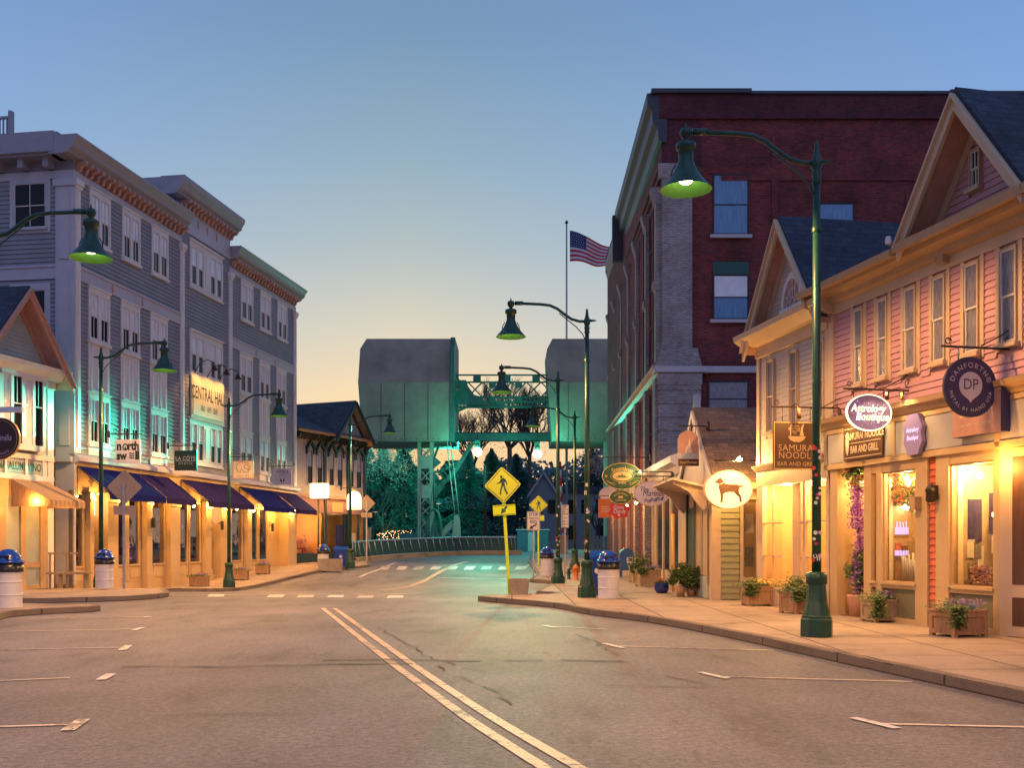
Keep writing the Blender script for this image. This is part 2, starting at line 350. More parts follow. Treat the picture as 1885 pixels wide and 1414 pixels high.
def letter(mb, s, size, x, z, y, mi=0, bend=None, **k):   # lettering added to a mesh, facing -y; bend=(radius, up)
    vs, fs = text(s, size, **k); o = []
    for v in vs:
        if bend:
            r, up = bend
            if up: a = v.x / r; o.append((x + (r + v.z) * sin(a), y, z + (r + v.z) * cos(a)))
            else: a = v.x / r; o.append((x + (r - v.z) * sin(a), y, z - (r - v.z) * cos(a)))
        else: o.append((x + v.x, y, z + v.z))
    mb.add(o, fs, mi); return mb
def light(name, kind, loc, energy, color, parent=None, rot=None, **kw):
    l = bpy.data.lights.new(name, kind); l.energy = energy; l.color = color
    for k, v in kw.items(): setattr(l, k, v)
    o = bpy.data.objects.new(name, l); COL.objects.link(o); o.location = loc
    if rot: o.rotation_euler = rot
    if parent is not None: o.parent = parent
    return o
WARM = (1, .45, .09); SODIUM = (1, .48, .14)
# ================================================================ GROUND, ROAD, PAVEMENTS
def grid(name, xs, ys, dz, mat, kind='structure'):
    vs = [(x, y, gz(x, y) + dz) for y in ys for x in xs]; nx = len(xs); mb = MB()
    mb.add(vs, [(j * nx + i, j * nx + i + 1, (j + 1) * nx + i + 1, (j + 1) * nx + i) for j in range(len(ys) - 1) for i in range(nx - 1)], 0, True)
    return mb.build(name, mat, kind=kind)
def fr(a, b, s):
    o = []; x = a
    while x < b: o.append(x); x += s
    return o + [b]
grid('ground', [-1500, -400, -100, -50] + fr(-30, 30, 3) + [50, 100, 400, 1500], [-60, -20] + fr(-10, 100, 2) + [130, 300, 800, 2500], -.05, 'ground_soil')
grid('road', fr(-19, 12, .5), fr(-10, 100, .5), 0, 'asphalt')
def slab(name, poly, h, mat):
    bm = bmesh.new(); vs = [bm.verts.new((p[0], p[1], 0)) for p in poly]; bm.faces.new(vs)
    bmesh.ops.triangulate(bm, faces=bm.faces[:])
    y0, y1 = min(p[1] for p in poly), max(p[1] for p in poly); x0, x1 = min(p[0] for p in poly), max(p[0] for p in poly)
    for c in fr(y0, y1, 1.5)[1:-1]: bmesh.ops.bisect_plane(bm, geom=bm.verts[:] + bm.edges[:] + bm.faces[:], plane_co=(0, c, 0), plane_no=(0, 1, 0))
    for c in fr(x0, x1, 2.)[1:-1]: bmesh.ops.bisect_plane(bm, geom=bm.verts[:] + bm.edges[:] + bm.faces[:], plane_co=(c, 0, 0), plane_no=(1, 0, 0))
    bm.verts.ensure_lookup_table(); bm.verts.index_update()
    mb = MB(); mb.add([(v.co.x, v.co.y, gz(v.co.x, v.co.y) + h) for v in bm.verts], [[v.index for v in (f.verts if f.normal.z > 0 else reversed(f.verts))] for f in bm.faces])
    bm.free(); return mb.build(name, mat, kind='structure')
def dense(pts, s=.6):
    o = []
    for a, b in zip(pts, pts[1:]):
        a, b = Vector(a[:2]), Vector(b[:2]); n = max(1, int((b - a).length / s))
        o += [a.lerp(b, i / n) for i in range(n)]
    return o + [Vector(pts[-1][:2])]
def smooth(pts, it=2):
    for _ in range(it):
        o = [pts[0]]
        for a, b in zip(pts, pts[1:]):
            a, b = Vector(a[:2]), Vector(b[:2]); o += [a.lerp(b, .25), a.lerp(b, .75)]
        pts = o + [pts[-1]]
    return pts
def kerb(name, pts, side, mat='kerb_granite', w=.16, h=.135, low=-.06): # side=+1: pavement lies left of travel
    P = dense(pts, .5); vs = []; fs = []
    for i, p in enumerate(P):
        t = (P[min(i + 1, len(P) - 1)] - P[max(i - 1, 0)]).normalized(); n = Vector((-t.y, t.x)) * side
        q = p + n * w; z = gz(p.x, p.y); j = .004 * sin(i * 2.1)
        vs += [(p.x, p.y, z + low), (p.x, p.y, z + h - .02 + j), (p.x + n.x * .02, p.y + n.y * .02, z + h + j), (q.x, q.y, z + h + j), (q.x, q.y, z + low)]
    for i in range(len(P) - 1):
        for k in range(4):
            f = [i * 5 + k, i * 5 + k + 1, (i + 1) * 5 + k + 1, (i + 1) * 5 + k]; fs.append(f)
    mb = MB(); mb.add(vs, fs); return mb.build(name, mat, kind='structure')
KR = smooth([(7.3, -1), (5.08, 10.24), (4.24, 14.3), (3.74, 17.03), (2.75, 20.9), (1.64, 22.9), (1.16, 25.3), (-.13, 27.2), (-.85, 28.2), (-1.0, 28.8), (-.3, 29.4), (.9, 29.7), (1.3, 30.2), (1.3, 30.9), (.82, 31.3), (.72, 31.9), (1.06, 34.9), (1.5, 38), (1.5, 40.6), (.75, 41.8), (.72, 43), (1.2, 47), (1.05, 55), (.95, 62), (1.3, 70), (2.2, 80), (2.4, 96)], 2)
kerb('kerb_right', KR, -1)
slab('pavement_right', KR + [(16, 96), (16, -1)], .13, 'side_concrete')
KN = smooth([(-9.2, -1), (-9.7, 14), (-10.2, 20.3), (-10.9, 22.2), (-10.4, 23.2), (-9.75, 23.7), (-9.6, 24.3), (-10.2, 25), (-14, 25.6), (-20, 25.8)], 2)
kerb('kerb_left', KN, 1); slab('pavement_left', KN + [(-30, 25.8), (-30, -1)], .13, 'side_concrete')
pk = [(-11.3, 41.5), (-10.9, 44.5), (-10.3, 47.5), (-9.7, 50.5), (-9.0, 54)] + [gp(x, y, .13) for x, y in ((686, 1041), (676, 1033.5))]
KF = smooth([(-22, 26.6), (-13.5, 26.9), (-10.6, 28.3), (-10.1, 30.2), (-10.6, 32), (-11.7, 34.5), (-11.8, 37.5)] + [tuple(p) for p in pk], 2)
kerb('kerb_far', KF, 1); slab('pavement_far', KF + [tuple(gp(655, 1033, .13)), (-14, 70), (-32, 70), (-32, 26.6)], .13, 'side_concrete')
KB = smooth([tuple(gp(x, y)) for x, y in ((655, 1036.5), (690, 1033), (740, 1028.5), (800, 1025), (845, 1022.5), (905, 1021.5), (960, 1021.5))], 2)
kerb('kerb_bridge', KB, 1, 'tan_kerb', .35, .30)
# painted markings
def mark(mb, pts, w, h=.008):
    P = dense(pts, .45); vs = []
    for i, p in enumerate(P):
        t = (P[min(i + 1, len(P) - 1)] - P[max(i - 1, 0)]).normalized(); n = Vector((-t.y, t.x)) * w / 2
        for q in (p + n, p - n): vs.append((q.x, q.y, gz(q.x, q.y) + h))
    mb.add(vs, [(2 * i + 1, 2 * i + 3, 2 * i + 2, 2 * i) for i in range(len(P) - 1)]); return mb
def px_line(mb, pts, w, sm=0, h=.008):
    P = [gp(*p) for p in pts]
    return mark(mb, smooth(P, sm) if sm else P, w, h)
mb = MB(); px_line(mb, [(594, 1120.5), (713, 1217), (815, 1292), (866, 1329), (998, 1414), (1150, 1510)], .11, 1); mb.build('centre_line', 'paint_yellow', kind='structure')
mb = MB(); px_line(mb, [(616, 1121), (743, 1214), (842, 1282), (927, 1336), (1062, 1414), (1230, 1510)], .11, 1); mb.build('centre_line', 'paint_yellow', kind='structure')
for off in (0, 5):
    mb = MB(); px_line(mb, [(698 + off * 2, 1087 + off * .1), (748 + off * 1.5, 1080), (780 + off, 1070), (812 + off, 1051), (839 + off, 1039), (858 + off, 1034)], .12, 2); mb.build('centre_line', 'paint_yellow', kind='structure')
def quad(mb, P, h=.009):
    a, b, c, d = [Vector(p) for p in P]; n = 5; vs = []
    for j in range(n + 1):
        for i in range(n + 1):
            p = a.lerp(b, i / n).lerp(d.lerp(c, i / n), j / n); vs.append((p.x, p.y, gz(p.x, p.y) + h))
    mb.add(vs, [(j * (n + 1) + i, j * (n + 1) + i + 1, (j + 1) * (n + 1) + i + 1, (j + 1) * (n + 1) + i) for j in range(n) for i in range(n)]); return mb
for k in range(7):                             # near crosswalk
    x = 378 + k * 55; y0, y1 = 1095.2 + k * .35, 1099.6 + k * .35
    if k == 1: continue
    P = [gp(x + 3, y1), gp(x + 33, y1), gp(x + 34 + 2, y0), gp(x + 8, y0)]
    quad(MB(), P).build('crosswalk_bar', 'paint_white' if k % 2 == 0 else 'paint_worn', kind='structure')
for k in range(9):                             # far crosswalk
    x = 697 + k * 31.2; y0, y1 = 1043, 1049.5
    P = [gp(x, y1), gp(x + 17, y1), gp(x + 23, y0), gp(x + 6, y0)]
    quad(MB(), P).build('crosswalk_bar', 'paint_white' if k % 2 == 1 else 'paint_worn', kind='structure')
mb = MB(); px_line(mb, [(662, 1063), (700, 1049), (729, 1036)], .14, 1); mb.build('edge_line', 'paint_white', kind='structure')
mb = MB(); px_line(mb, [(965, 1048), (973, 1041), (987, 1034)], .12, 1); mb.build('edge_line', 'paint_worn', kind='structure')
mb = MB(); px_line(mb, [(808, 1064), (880, 1066), (960, 1067)], .25); mb.build('stop_line', 'paint_worn', kind='structure')
mb = MB(); px_line(mb, [(300, 1097), (600, 1094), (880, 1095)], .12); mb.build('crosswalk_edge', 'paint_worn', kind='structure')
# parking bay lines: photo pixels of the line, then of its end tick
for (a, b, t) in (((-60, 1258), (130, 1250), ((185, 1254), (205, 1243))), ((-80, 1200), (225, 1193.5), ((224, 1199), (237, 1190))), ((-40, 1165), (248, 1159.5), ((246, 1162), (262, 1157))), ((30, 1140), (265, 1137), ((263, 1138), (277, 1136.5))),
                  ((-60, 1343), (125, 1337.5), ((124, 1348), (153, 1327))), ((2100, 1347), (1605, 1335), ((1570, 1325), (1652, 1344))), ((1680, 1257), (1322, 1248), ((1288, 1240), (1341, 1252))), ((1425, 1199), (1130, 1191), ((1112, 1186), (1148, 1195))), ((1120, 1160), (1022, 1155), ((1000, 1153), (1024, 1157)))):
    mb = MB(); px_line(mb, [a, b], .07); mb.build('bay_line', 'paint_thin', kind='structure')
    mb = MB(); px_line(mb, [t[0], t[1]], .10 if a[0] > 500 else .12, h=.011); mb.build('bay_tick', 'paint_white', kind='structure')
def crackline(pts, w):
    mb = MB(); P = []
    for p in dense([gp(*q) for q in pts], .25): P.append((p.x + random.gauss(0, .035), p.y + random.gauss(0, .035)))
    for a, b in zip(P, P[1:]):
        if random.random() < .12: continue
        mark(mb, [a, b], w * random.uniform(.5, 1.5), .013)
    mb.build('crack', 'crack_tar', kind='structure')
crackline([(560, 1218.5), (700, 1216), (820, 1218), (960, 1217.5), (1150, 1219)], .05)
crackline([(230, 1229), (440, 1229), (620, 1225), (760, 1224), (800, 1226)], .05)
crackline([(800, 1227), (860, 1254), (900, 1272), (945, 1300)], .02)
crackline([(705, 1161), (745, 1186), (790, 1211), (830, 1225)], .018)
crackline([(220, 1322), (420, 1318), (560, 1317)], .014); crackline([(1210, 1266), (1340, 1268)], .018); crackline([(1225, 1245), (1290, 1262)], .02)
crackline([(1060, 1168), (1110, 1190), (1140, 1212)], .02); crackline([(1100, 1265), (1220, 1266)], .014)

# ================================================================ LEFT: GREY FOUR-STOREY BUILDING
def sash_window(par, x0, x1, z0, z1, y=-.03, frame='trim_lav', sash='sash_white', lower='glass_dark', upper='blind', sill=True, bar=False, fw=.0, split=.5):
    # one hung window: outer frame (the part), its sashes and panes below it
    f = MB(); d = .03
    f.box(x0, x0 + d, y - .05, y + .03, z0, z1).box(x1 - d, x1, y - .05, y + .03, z0, z1).box(x0 + d, x1 - d, y - .05, y + .03, z1 - d, z1).box(x0 + d, x1 - d, y - .05, y + .03, z0, z0 + d)
    o = f.build('window', frame, par)
    s = MB(); a, b = x0 + d, x1 - d; zm = z0 + (z1 - z0) * split; e = .028
    for (p, q, yy) in ((z0 + d, zm, y + .005), (zm - .02, z1 - d, y - .012)):
        s.box(a, a + e, yy - .02, yy + .015, p, q).box(b - e, b, yy - .02, yy + .015, p, q).box(a + e, b - e, yy - .02, yy + .015, q - e, q).box(a + e, b - e, yy - .02, yy + .015, p, p + e)
        if bar: s.box((a + b) / 2 - .012, (a + b) / 2 + .012, yy - .016, yy + .012, p + e, q - e)
    s.build('sash', sash, o)
    g = MB(); g.face([(a + e, y + .008, z0 + d + e), (b - e, y + .008, z0 + d + e), (b - e, y + .008, zm - e), (a + e, y + .008, zm - e)], 0)
    yy = y - .008; g.face([(a + e, yy, zm - .02 + e), (b - e, yy, zm - .02 + e), (b - e, yy, z1 - d - e), (a + e, yy, z1 - d - e)], 1)
    g.build('pane', [lower, upper], o)
    if sill: MB().box(x0 - .05, x1 + .05, y - .11, y + .03, z0 - .07, z0 - .003).build('sill', frame, o)
    return o
def spans(x0, x1, holes):                      # boards between x0..x1 leaving gaps at (a,b,z0,z1)
    def f(z):
        r = [(x0, x1)]
        for a, b, p, q in holes:
            if p < z < q:
                n = []
                for s_, e_ in r:
                    if b <= s_ or a >= e_: n.append((s_, e_)); continue
                    if a > s_: n.append((s_, a))
                    if b < e_: n.append((b, e_))
                r = n
        return r
    return f
G = Fr((-15.3, 36, 0), math.atan2(.9876, .1572))
bg_ = thing('four_storey_building', 'grey clapboard four-storey corner building with lavender trim, heavy cornices and blue awnings', 'building', (G.P.x, G.P.y, 0), G.a)
U = G.u; u333, u422, u543 = U(333), U(422), U(543)
gb = MB(); gb.box(0, u333, 0, 9, 4.4, 15.0).box(u333 + .002, u422, .001, 9, 4.4, 16.4).box(u422 + .002, u543, 0, 9, 4.4, 15.1)
gb.build('wall', 'siding_grey', bg_)
PA = [(163, 201), (223, 256), (277.5, 307.6)]; PB_ = [(161, 200), (221, 255), (275, 306)]; PC = [(442, 464), (477.5, 497), (509, 527)]; PD = [(440, 463), (476, 495), (507.5, 525)]
holes = []
for a, b in PA + PC: holes.append((U(a), U(b), 12.4, 14.4))
for a, b in PB_ + PD: holes.append((U(a), U(b), 4.9, 10.85))
hs = (U(348), U(408)); holes += [(hs[0], hs[1], 12.6, 14.9), (hs[0], hs[1], 4.9, 10.95)]
c = MB(); c.clap(spans(.28, u543 - .2, holes), 4.75, 10.85, -.002, .16, .036); c.clap(spans(.28, u543 - .2, holes), 11.3, 14.35, -.002, .16, .036)
c.clap(spans(u333, u422, holes), 10.85, 11.3, -.002, .15); c.clap(spans(u333, u422, holes), 14.35, 14.95, -.002, .15)
# south side boards (x = 0 plane, facing the viewer)
def side_clap(mb, y0, y1, z0, z1, x=0., h=.16, lap=.036, holes=()):
    z = z0
    while z < z1 - .01:
        t = min(z + h, z1); r = spans(y0, y1, holes)((z + t) / 2)
        for a, b in r: mb.add([(x - lap, b, z), (x - lap, a, z), (x - .004, a, t), (x - .004, b, t), (x, a, z), (x, b, z)], [(0, 1, 2, 3), (0, 5, 4, 1)])
        z = t
sh = [(.85, 2.4, 12.5, 14.45), (.85, 2.4, 8.6, 10.7), (3.9, 5.4, 12.5, 14.45), (3.9, 5.4, 8.6, 10.7)]
side_clap(c, .62, 9, 11.3, 14.35, -.002, holes=sh); side_clap(c, .62, 9, 4.75, 10.85, -.002, holes=sh)
c.build('clapboards', 'siding_grey', bg_)
t = MB()
for z0, z1, p in ((10.85, 11.3, .05), (14.35, 14.62, .06)):
    for a, b in ((0, u333), (u422, u543)): t.box(a - p, b, -p, 0, z0, z1)
    t.box(-p, 0, 0, 9, z0, z1)
t.box(-.09, 0, 0, 9, 11.26, 11.34); t.box(0, u333, -.09, 0, 11.27, 11.34).box(u422, u543, -.09, 0, 11.27, 11.34)
t.box(u333, u422, -.05, 0, 14.95, 16.1)
t.prismx([(-.12, 4.4), (-.30, 4.46), (-.30, 4.58), (-.10, 4.72), (.1, 4.72), (.1, 4.4)], -.1, u543 + .05); t.box(-.26, -.001, -.05, 9, 4.42, 4.62)
t.build('belt_course', 'trim_lav', bg_)
t = MB()                                      # diamonds on the belts
def diamond(mb, x, z, r=.11): mb.prism([(x, z - r * 1.5), (x + r * .7, z), (x, z + r * 1.5), (x - r * .7, z)], -.075, -.03)
for px in (205, 260): diamond(t, U(px), 11.06)
for px in (470, 505): diamond(t, U(px), 11.06)
for px in (363, 380, 397): diamond(t, U(px), 15.55, .13)
t.build('ornament', 'mould_orange', bg_)
for x, w in ((0, .30), (u333 - .15, .3), (u422 - .15, .3), (u543 - .3, .3)): # pilasters
    t = MB(); t.box(x, x + w, -.10, 0, 4.75, 14.35); t.box(x + .09, x + w - .09, -.13, -.1, 4.9, 10.7).box(x + .09, x + w - .09, -.13, -.1, 11.5, 13.9)
    t.box(x - .04, x + w + .04, -.15, 0, 14.0, 14.12).box(x - .07, x + w + .07, -.19, 0, 14.12, 14.3); t.build('pilaster', 'trim_white', bg_)
t = MB(); t.box(-.10, 0, -.1, .62, .15, 14.35).box(-.14, -.1, .08, .46, 5.0, 10.6).box(-.14, -.1, .08, .46, 11.5, 13.9).box(-.16, 0, -.14, .68, 14.05, 14.3)
t.build('pilaster', 'trim_lav', bg_)
def cornice(nm, x0, x1, zb, zt, left_end=False, right_end=False):
    t = MB(); pr = [(0, zb + .35), (-.24, zb + .40), (-.28, zb + .5), (-.42, zb + .58), (-.46, zb + .72), (-.56, zb + .85), (-.6, zt - .06), (-.57, zt), (.5, zt), (.5, zb + .35)]
    t.prismx(pr, x0 - (.0 if not left_end else .7), x1 + (.35 if right_end else 0))
    o = t.build('cornice', 'cornice_grey', bg_)
    t = MB(); x = x0 + .15
    while x < x1 - .1:
        t.prismx([(0, zb), (-.16, zb + .02), (-.22, zb + .2), (-.40, zb + .24), (-.40, zb + .36), (0, zb + .36)], x, x + .13); x += .36
    t.build('bracket_row', 'mould_orange', o)
    return o
co = cornice('a', 0, u333 + .1, 14.62, 15.6, True); cornice('c', u422 + .05, u543, 14.62, 15.6, False, True); 
cb = cornice('b', u333 - .1, u422 + .1, 15.85, 16.95, True, True)
t = MB(); t.box(-.72, .3, .3, 9, 15.05, 15.75).box(-.60, .2, .3, 9, 14.97, 15.05); y = .7
while y < 8: t.box(-.42, 0, y, y + .22, 14.66, 14.97); y += .95
t.build('cornice_return', 'cornice_grey', bg_); MB().box(u333 - .7, u333 + .3, .5, 9, 16.3, 16.95).build('upper_cornice_return', 'cornice_grey', bg_)
t = MB(); t.box(-.5, u333, .3, 9, 15.76, 15.8)
for k in range(14): t.box(-.2, -.14, 2.4 + k * .14, 2.44 + k * .14, 15.8, 16.5)
t.box(-.22, -.12, 2.3, 4.4, 16.5, 16.58).box(-.26, -.08, 2.2, 2.32, 15.8, 16.75)
t.build('roof_railing', 'cornice_grey', bg_)
def pair(a, b, z0, z1, top=.18, bar=True):
    t = MB(); m_ = (a + b) / 2; t.box(a, a + .08, -.07, 0, z0 - .05, z1 + top).box(b - .08, b, -.07, 0, z0 - .05, z1 + top).box(m_ - .055, m_ + .055, -.07, 0, z0, z1).box(a + .08, b - .08, -.07, 0, z1, z1 + top).box(a - .04, b + .04, -.11, 0, z1 + top, z1 + top + .06)
    t.box(a - .03, b + .03, -.12, 0, z0 - .16, z0 - .05).box(a + .08, b - .08, -.069, 0, z0 - .05, z0)
    t.build('window_surround', 'trim_white', bg_)
    for p, q in ((a + .08, m_ - .055), (m_ + .055, b - .08)): sash_window(bg_, p, q, z0, z1, -.03, 'trim_white', sill=False, bar=bar)
for a, b in PA + PC: pair(U(a), U(b), 12.5, 14.15)
for a, b in PB_ + PD:
    a, b = U(a), U(b); pair(a, b, 8.95, 10.6); pair(a, b, 5.22, 6.8)
    t = MB(); m_ = (a + b) / 2; t.box(a, b, -.04, 0, 6.98, 8.8)
    for p, q in ((a + .14, m_ - .08), (m_ + .08, b - .14)): t.box(p, p + .06, -.075, -.03, 7.05, 8.72).box(q - .06, q, -.075, -.03, 7.05, 8.72).box(p, q, -.074, -.03, 8.66, 8.72).box(p, q, -.074, -.03, 7.05, 7.11)
    t.build('wall_panel', 'trim_white', bg_); MB().box(a, b, -.05, 0, 4.75, 5.08).build('apron_panel', 'trim_white', bg_)
for z0, z1 in ((12.85, 14.5), (9.05, 10.6), (5.2, 6.8)): # middle bay: four lights round a panel
    a, b = hs; w = (b - a); t = MB(); t.box(a, b, -.05, 0, z0 - .12, z0).box(a, b, -.05, 0, z1, z1 + .22).box(a - .04, b + .04, -.12, 0, z1 + .22, z1 + .3).box(a - .04, b + .04, -.1, 0, z0 - .2, z0 - .12)
    q = [0, .035, .195, .235, .395, .605, .765, .805, .965, 1]
    for i in (0, 2, 4, 6, 8): t.box(a + w * q[i], a + w * q[i + 1], -.07, 0, z0, z1)
    t.box(a + w * .44, a + w * .56, -.09, -.07, z0 + .15, z1 - .15); t.build('window_surround', 'trim_white', bg_)
    for i in (1, 3, 5, 7): sash_window(bg_, a + w * q[i], a + w * q[i + 1], z0, z1, -.03, 'trim_white', sill=False)
for a, b, p, q in sh:
    o = sash_window(bg_, 0, b - a - .3, p + .15, q - .2, 0, 'trim_lav', 'sash_white', 'glass_dark', 'glass_dark', bar=True)
    mm = Matrix.Translation((-.03, b - .15, 0)) @ Matrix.Rotation(-pi / 2, 4, 'Z')
    o.matrix_local = mm
    t = MB(); t.box(-.05, 0, a, a + .15, p, q).box(-.05, 0, b - .15, b, p, q).box(-.055, 0, a, b, q - .2, q + .02).box(-.055, 0, a, b, p - .02, p + .15); t.build('window_surround', 'trim_lav', bg_)
# lettered board of the hall with its lamps
hb = thing('hall_sign', 'cream lettered board under three gooseneck lamps on the grey building', 'sign', tuple(G.w((hs[0] + hs[1]) / 2, -.06, 7.95)), G.a)
w = (hs[1] - hs[0]) / 2; t = MB(); t.box(-w, w, -.06, 0, -.95, .95).box(-w + .12, w - .12, -.09, -.06, -.78, .8); t.build('board', 'cream_sign', hb)
t = MB(); letter(t, 'CENTRAL HALL', .8, 0, .2, -.096, squash=.62 * w * 2 / 3.3, bold=.008); letter(t, '1863 · 1895 · 2009', .36, 0, -.42, -.096, squash=.62); t.build('lettering', 'ink', hb)
for k, x in enumerate((-w * .75, 0, w * .75)):
    t = MB(); t.tube([(x, 0, 1.05), (x, -.25, 1.5), (x, -.6, 1.62), (x, -.88, 1.5), (x, -.92, 1.35)], .018, 6); t.lathe([(.03, .10), (.05, .08), (.11, -.04), (.17, -.12)], (x, -.92, 1.28), 12)
    o = t.build('gooseneck_lamp', 'iron', hb); light('lamp', 'SPOT', (x, -.95, 1.16), 110, (1, .55, .16), hb, (R(32), 0, 0), spot_size=R(120), spot_blend=.7, shadow_soft_size=.06)
# ---- ground floor of the grey building
def module(items): pass
t = MB(); t.box(-.0, u543, .6, .8, 0, 4.4); t.build('shop_back_wall', 'interior_wall', bg_)
t = MB(); t.box(0, u543, -.05, .6, 3.45, 4.4); t.build('shop_fascia', 'cream_front', bg_)
t = MB(); t.box(0, u543, -.02, .6, -.45, .14); t.build('plinth', 'cream_front', bg_)
def pier(x0, x1, d=.22):
    t = MB(); t.box(x0, x1, -d, .6, -.3, 3.45); t.box(x0 - .04, x1 + .04, -d - .04, .6, -.3, .45).box(x0 - .04, x1 + .04, -d - .04, .6, 3.1, 3.24); t.build('pier', 'cream_front', bg_)
def shopwin(x0, x1, z0=.75, z1=3.3, y=.02, inner=None, arch=False):
    t = MB(); e = .09; t.box(x0, x0 + e, y - .06, y + .1, .14, 3.45).box(x1 - e, x1, y - .06, y + .1, .14, 3.45).box(x0 + e, x1 - e, y - .06, y + .1, z1, 3.45).box(x0 + e, x1 - e, y - .05, y + .1, .14, z0)
    t.box(x0 + e + .06, x1 - e - .06, y - .075, y - .05, .25, z0 - .1).box(x0 + e - .02, x1 - e + .02, y - .1, y + .02, z0 - .03, z0 + .03)
    o = t.build('shop_window', 'cream_front', bg_)
    MB().face([(x0 + e, y, z0), (x1 - e, y, z0), (x1 - e, y, z1), (x0 + e, y, z1)]).build('pane', 'glass_shop', o)
    s = MB(); s.box(x1 - e, x1 - e + .02, .08, .56, z0, z1, 0); rs = random.Random(int(x0 * 100))
    for k in range(9):
        yy = .1 + rs.random() * .35; q = z0 + .1 + rs.random() * (z1 - z0 - .7); w = .05 + rs.random() * .14; h = .12 + rs.random() * .45; s.box(x1 - e - .02 - .004 * k, x1 - e - .001, yy, yy + w, q, q + h, 1 + k % 4)
    s.build('window_display', [rs.choice(['lavender_sign', 'interior_wall', 'cloth_blue', 'sash_dark']), 'cloth_blue', 'paper', 'sash_dark', rs.choice(['cloth_red', 'goods', 'paper_blue'])], o)
    return o
mods = [(129, 154, 'w'), (156, 163, 'p'), (164, 186, 'd'), (189, 208, 'p'), (211, 233, 'w'), (234, 257, 'w'), (261, 271, 'p'), (277, 304, 'w'), (305, 323, 'p'), (325, 345, 'w'), (347, 369, 'w'), (371, 381, 'p'), (384, 398, 'd'), (400, 418, 'p'), (424, 446, 'w'), (448, 456, 'p'), (458, 474, 'w'), (475, 492, 'w'), (524, 536, 'p')]
for a, b, k in mods:
    a, b = U(a), U(b)
    if a < 0: a = -.1
    if k == 'w':
        shopwin(a, b)
        t = MB()
        for i in range(7):
            x = a + .15 + random.random() * max(.1, (b - a - .4)); z = .8 + random.random() * 1.1; s_ = .08 + random.random() * .16; t.box(x, x + s_, .3, .3 + s_, z, z + s_ * 2)
        t.build('window_display', random.choice(['cloth_blue', 'photo_grey', 'cloth_red', 'paper', 'goods_dark']), bg_)
    elif k == 'p': pier(a, b)
    else:
        o = MB().box(a, b, .3, .38, .14, 2.6).box(a + .12, b - .12, .27, .3, 1.2, 2.4).build('door', 'door_brown', bg_); MB().box(b - .2, b - .14, .2, .27, 1.05, 1.35).build('handle', 'gold', o)
        MB().box(a, b, .25, .45, 2.6, 3.45).build('transom', 'lit_panel', bg_)
# clapboard recess at far end
t = MB(); t.clap(spans(U(494), U(524), []), .14, 3.0, .35, .14); t.box(U(494), U(524), .36, .4, 0, 3.45); t.build('recess_wall', 'cream_front', bg_)
pier(U(537), U(543) + .0, .1)
purple = MB()
for i in range(60): x = U(236) + .3 + random.random() * 1.1; z = 1. + random.random() ** 1.6 * .9; purple.lathe([(0, -.02), (.02, 0), (0, .02)], (x, .25 + random.random() * .2, z), 5)
purple.build('string_lights', 'purple_lights', bg_)
# awnings
AW = [(136, 245.5, 'canvas_blue'), (247, 305, 'canvas_purple'), (328, 418, 'canvas_purple'), (436, 497, 'canvas_blue'), (498.5, 540, 'canvas_purple')]
def awning(par, x0, x1, mat, zt=4.3, zb=3.36, out=1.35, val=.24):
    t = MB(); n = max(2, int((x1 - x0) / 1.2)); P = []
    for i in range(n * 4 + 1):
        x = x0 + (x1 - x0) * i / (n * 4); sg = .025 * sin(i / 4 * 2 * pi) ** 2
        P += [(x, -.12, zt), (x, -.12 - (out - .12) * .5, (zt + zb) / 2 + .02 - sg), (x, -out, zb), (x, -out - .01, zb - val)]
    k = 4; t.add(P, [(i * k + j, (i + 1) * k + j, (i + 1) * k + j + 1, i * k + j + 1) for i in range(n * 4) for j in range(3)])
    o = t.build('awning', mat, par)
    t = MB()
    for x in (x0 + .02, x1 - .02): t.tube([(x, -.12, zt - .03), (x, -out + .02, zb - .03), (x, -.12, zb - .03), (x, -.12, zt - .03)], .02, 5)
    t.tube([(x0, -out + .02, zb - .03), (x1, -out + .02, zb - .03)], .02, 5); t.build('awning_frame', 'awning_frame', o)
    return o
for a, b, m_ in AW:
    o = awning(bg_, U(a), U(b), m_)
    x0, x1 = U(a), U(b); n = max(1, round((x1 - x0) / 1.9)); mb = MB()
    for i in range(n):
        x = x0 + (x1 - x0) * (i + .5) / n; mb.lathe([(0, -.03), (.06, -.02), (.06, .02), (0, .03)], (x, -.35, 3.36), 10)
        light('lamp', 'POINT', (x, -.42, 3.25), 125, WARM, bg_, shadow_soft_size=.07)
    mb.build('soffit_lamp', 'bulb', bg_)
light('lamp', 'POINT', ((U(505) + U(520)) / 2, -.1, 3.1), 55, WARM, bg_, shadow_soft_size=.07)
for px in (270, 398, 492):
    t = MB(); x = U(px); t.box(x - .06, x + .06, -.34, -.24, 2.2, 2.6).box(x - .02, x + .02, -.26, -.1, 2.5, 2.54); t.build('wall_lantern', 'iron', bg_)
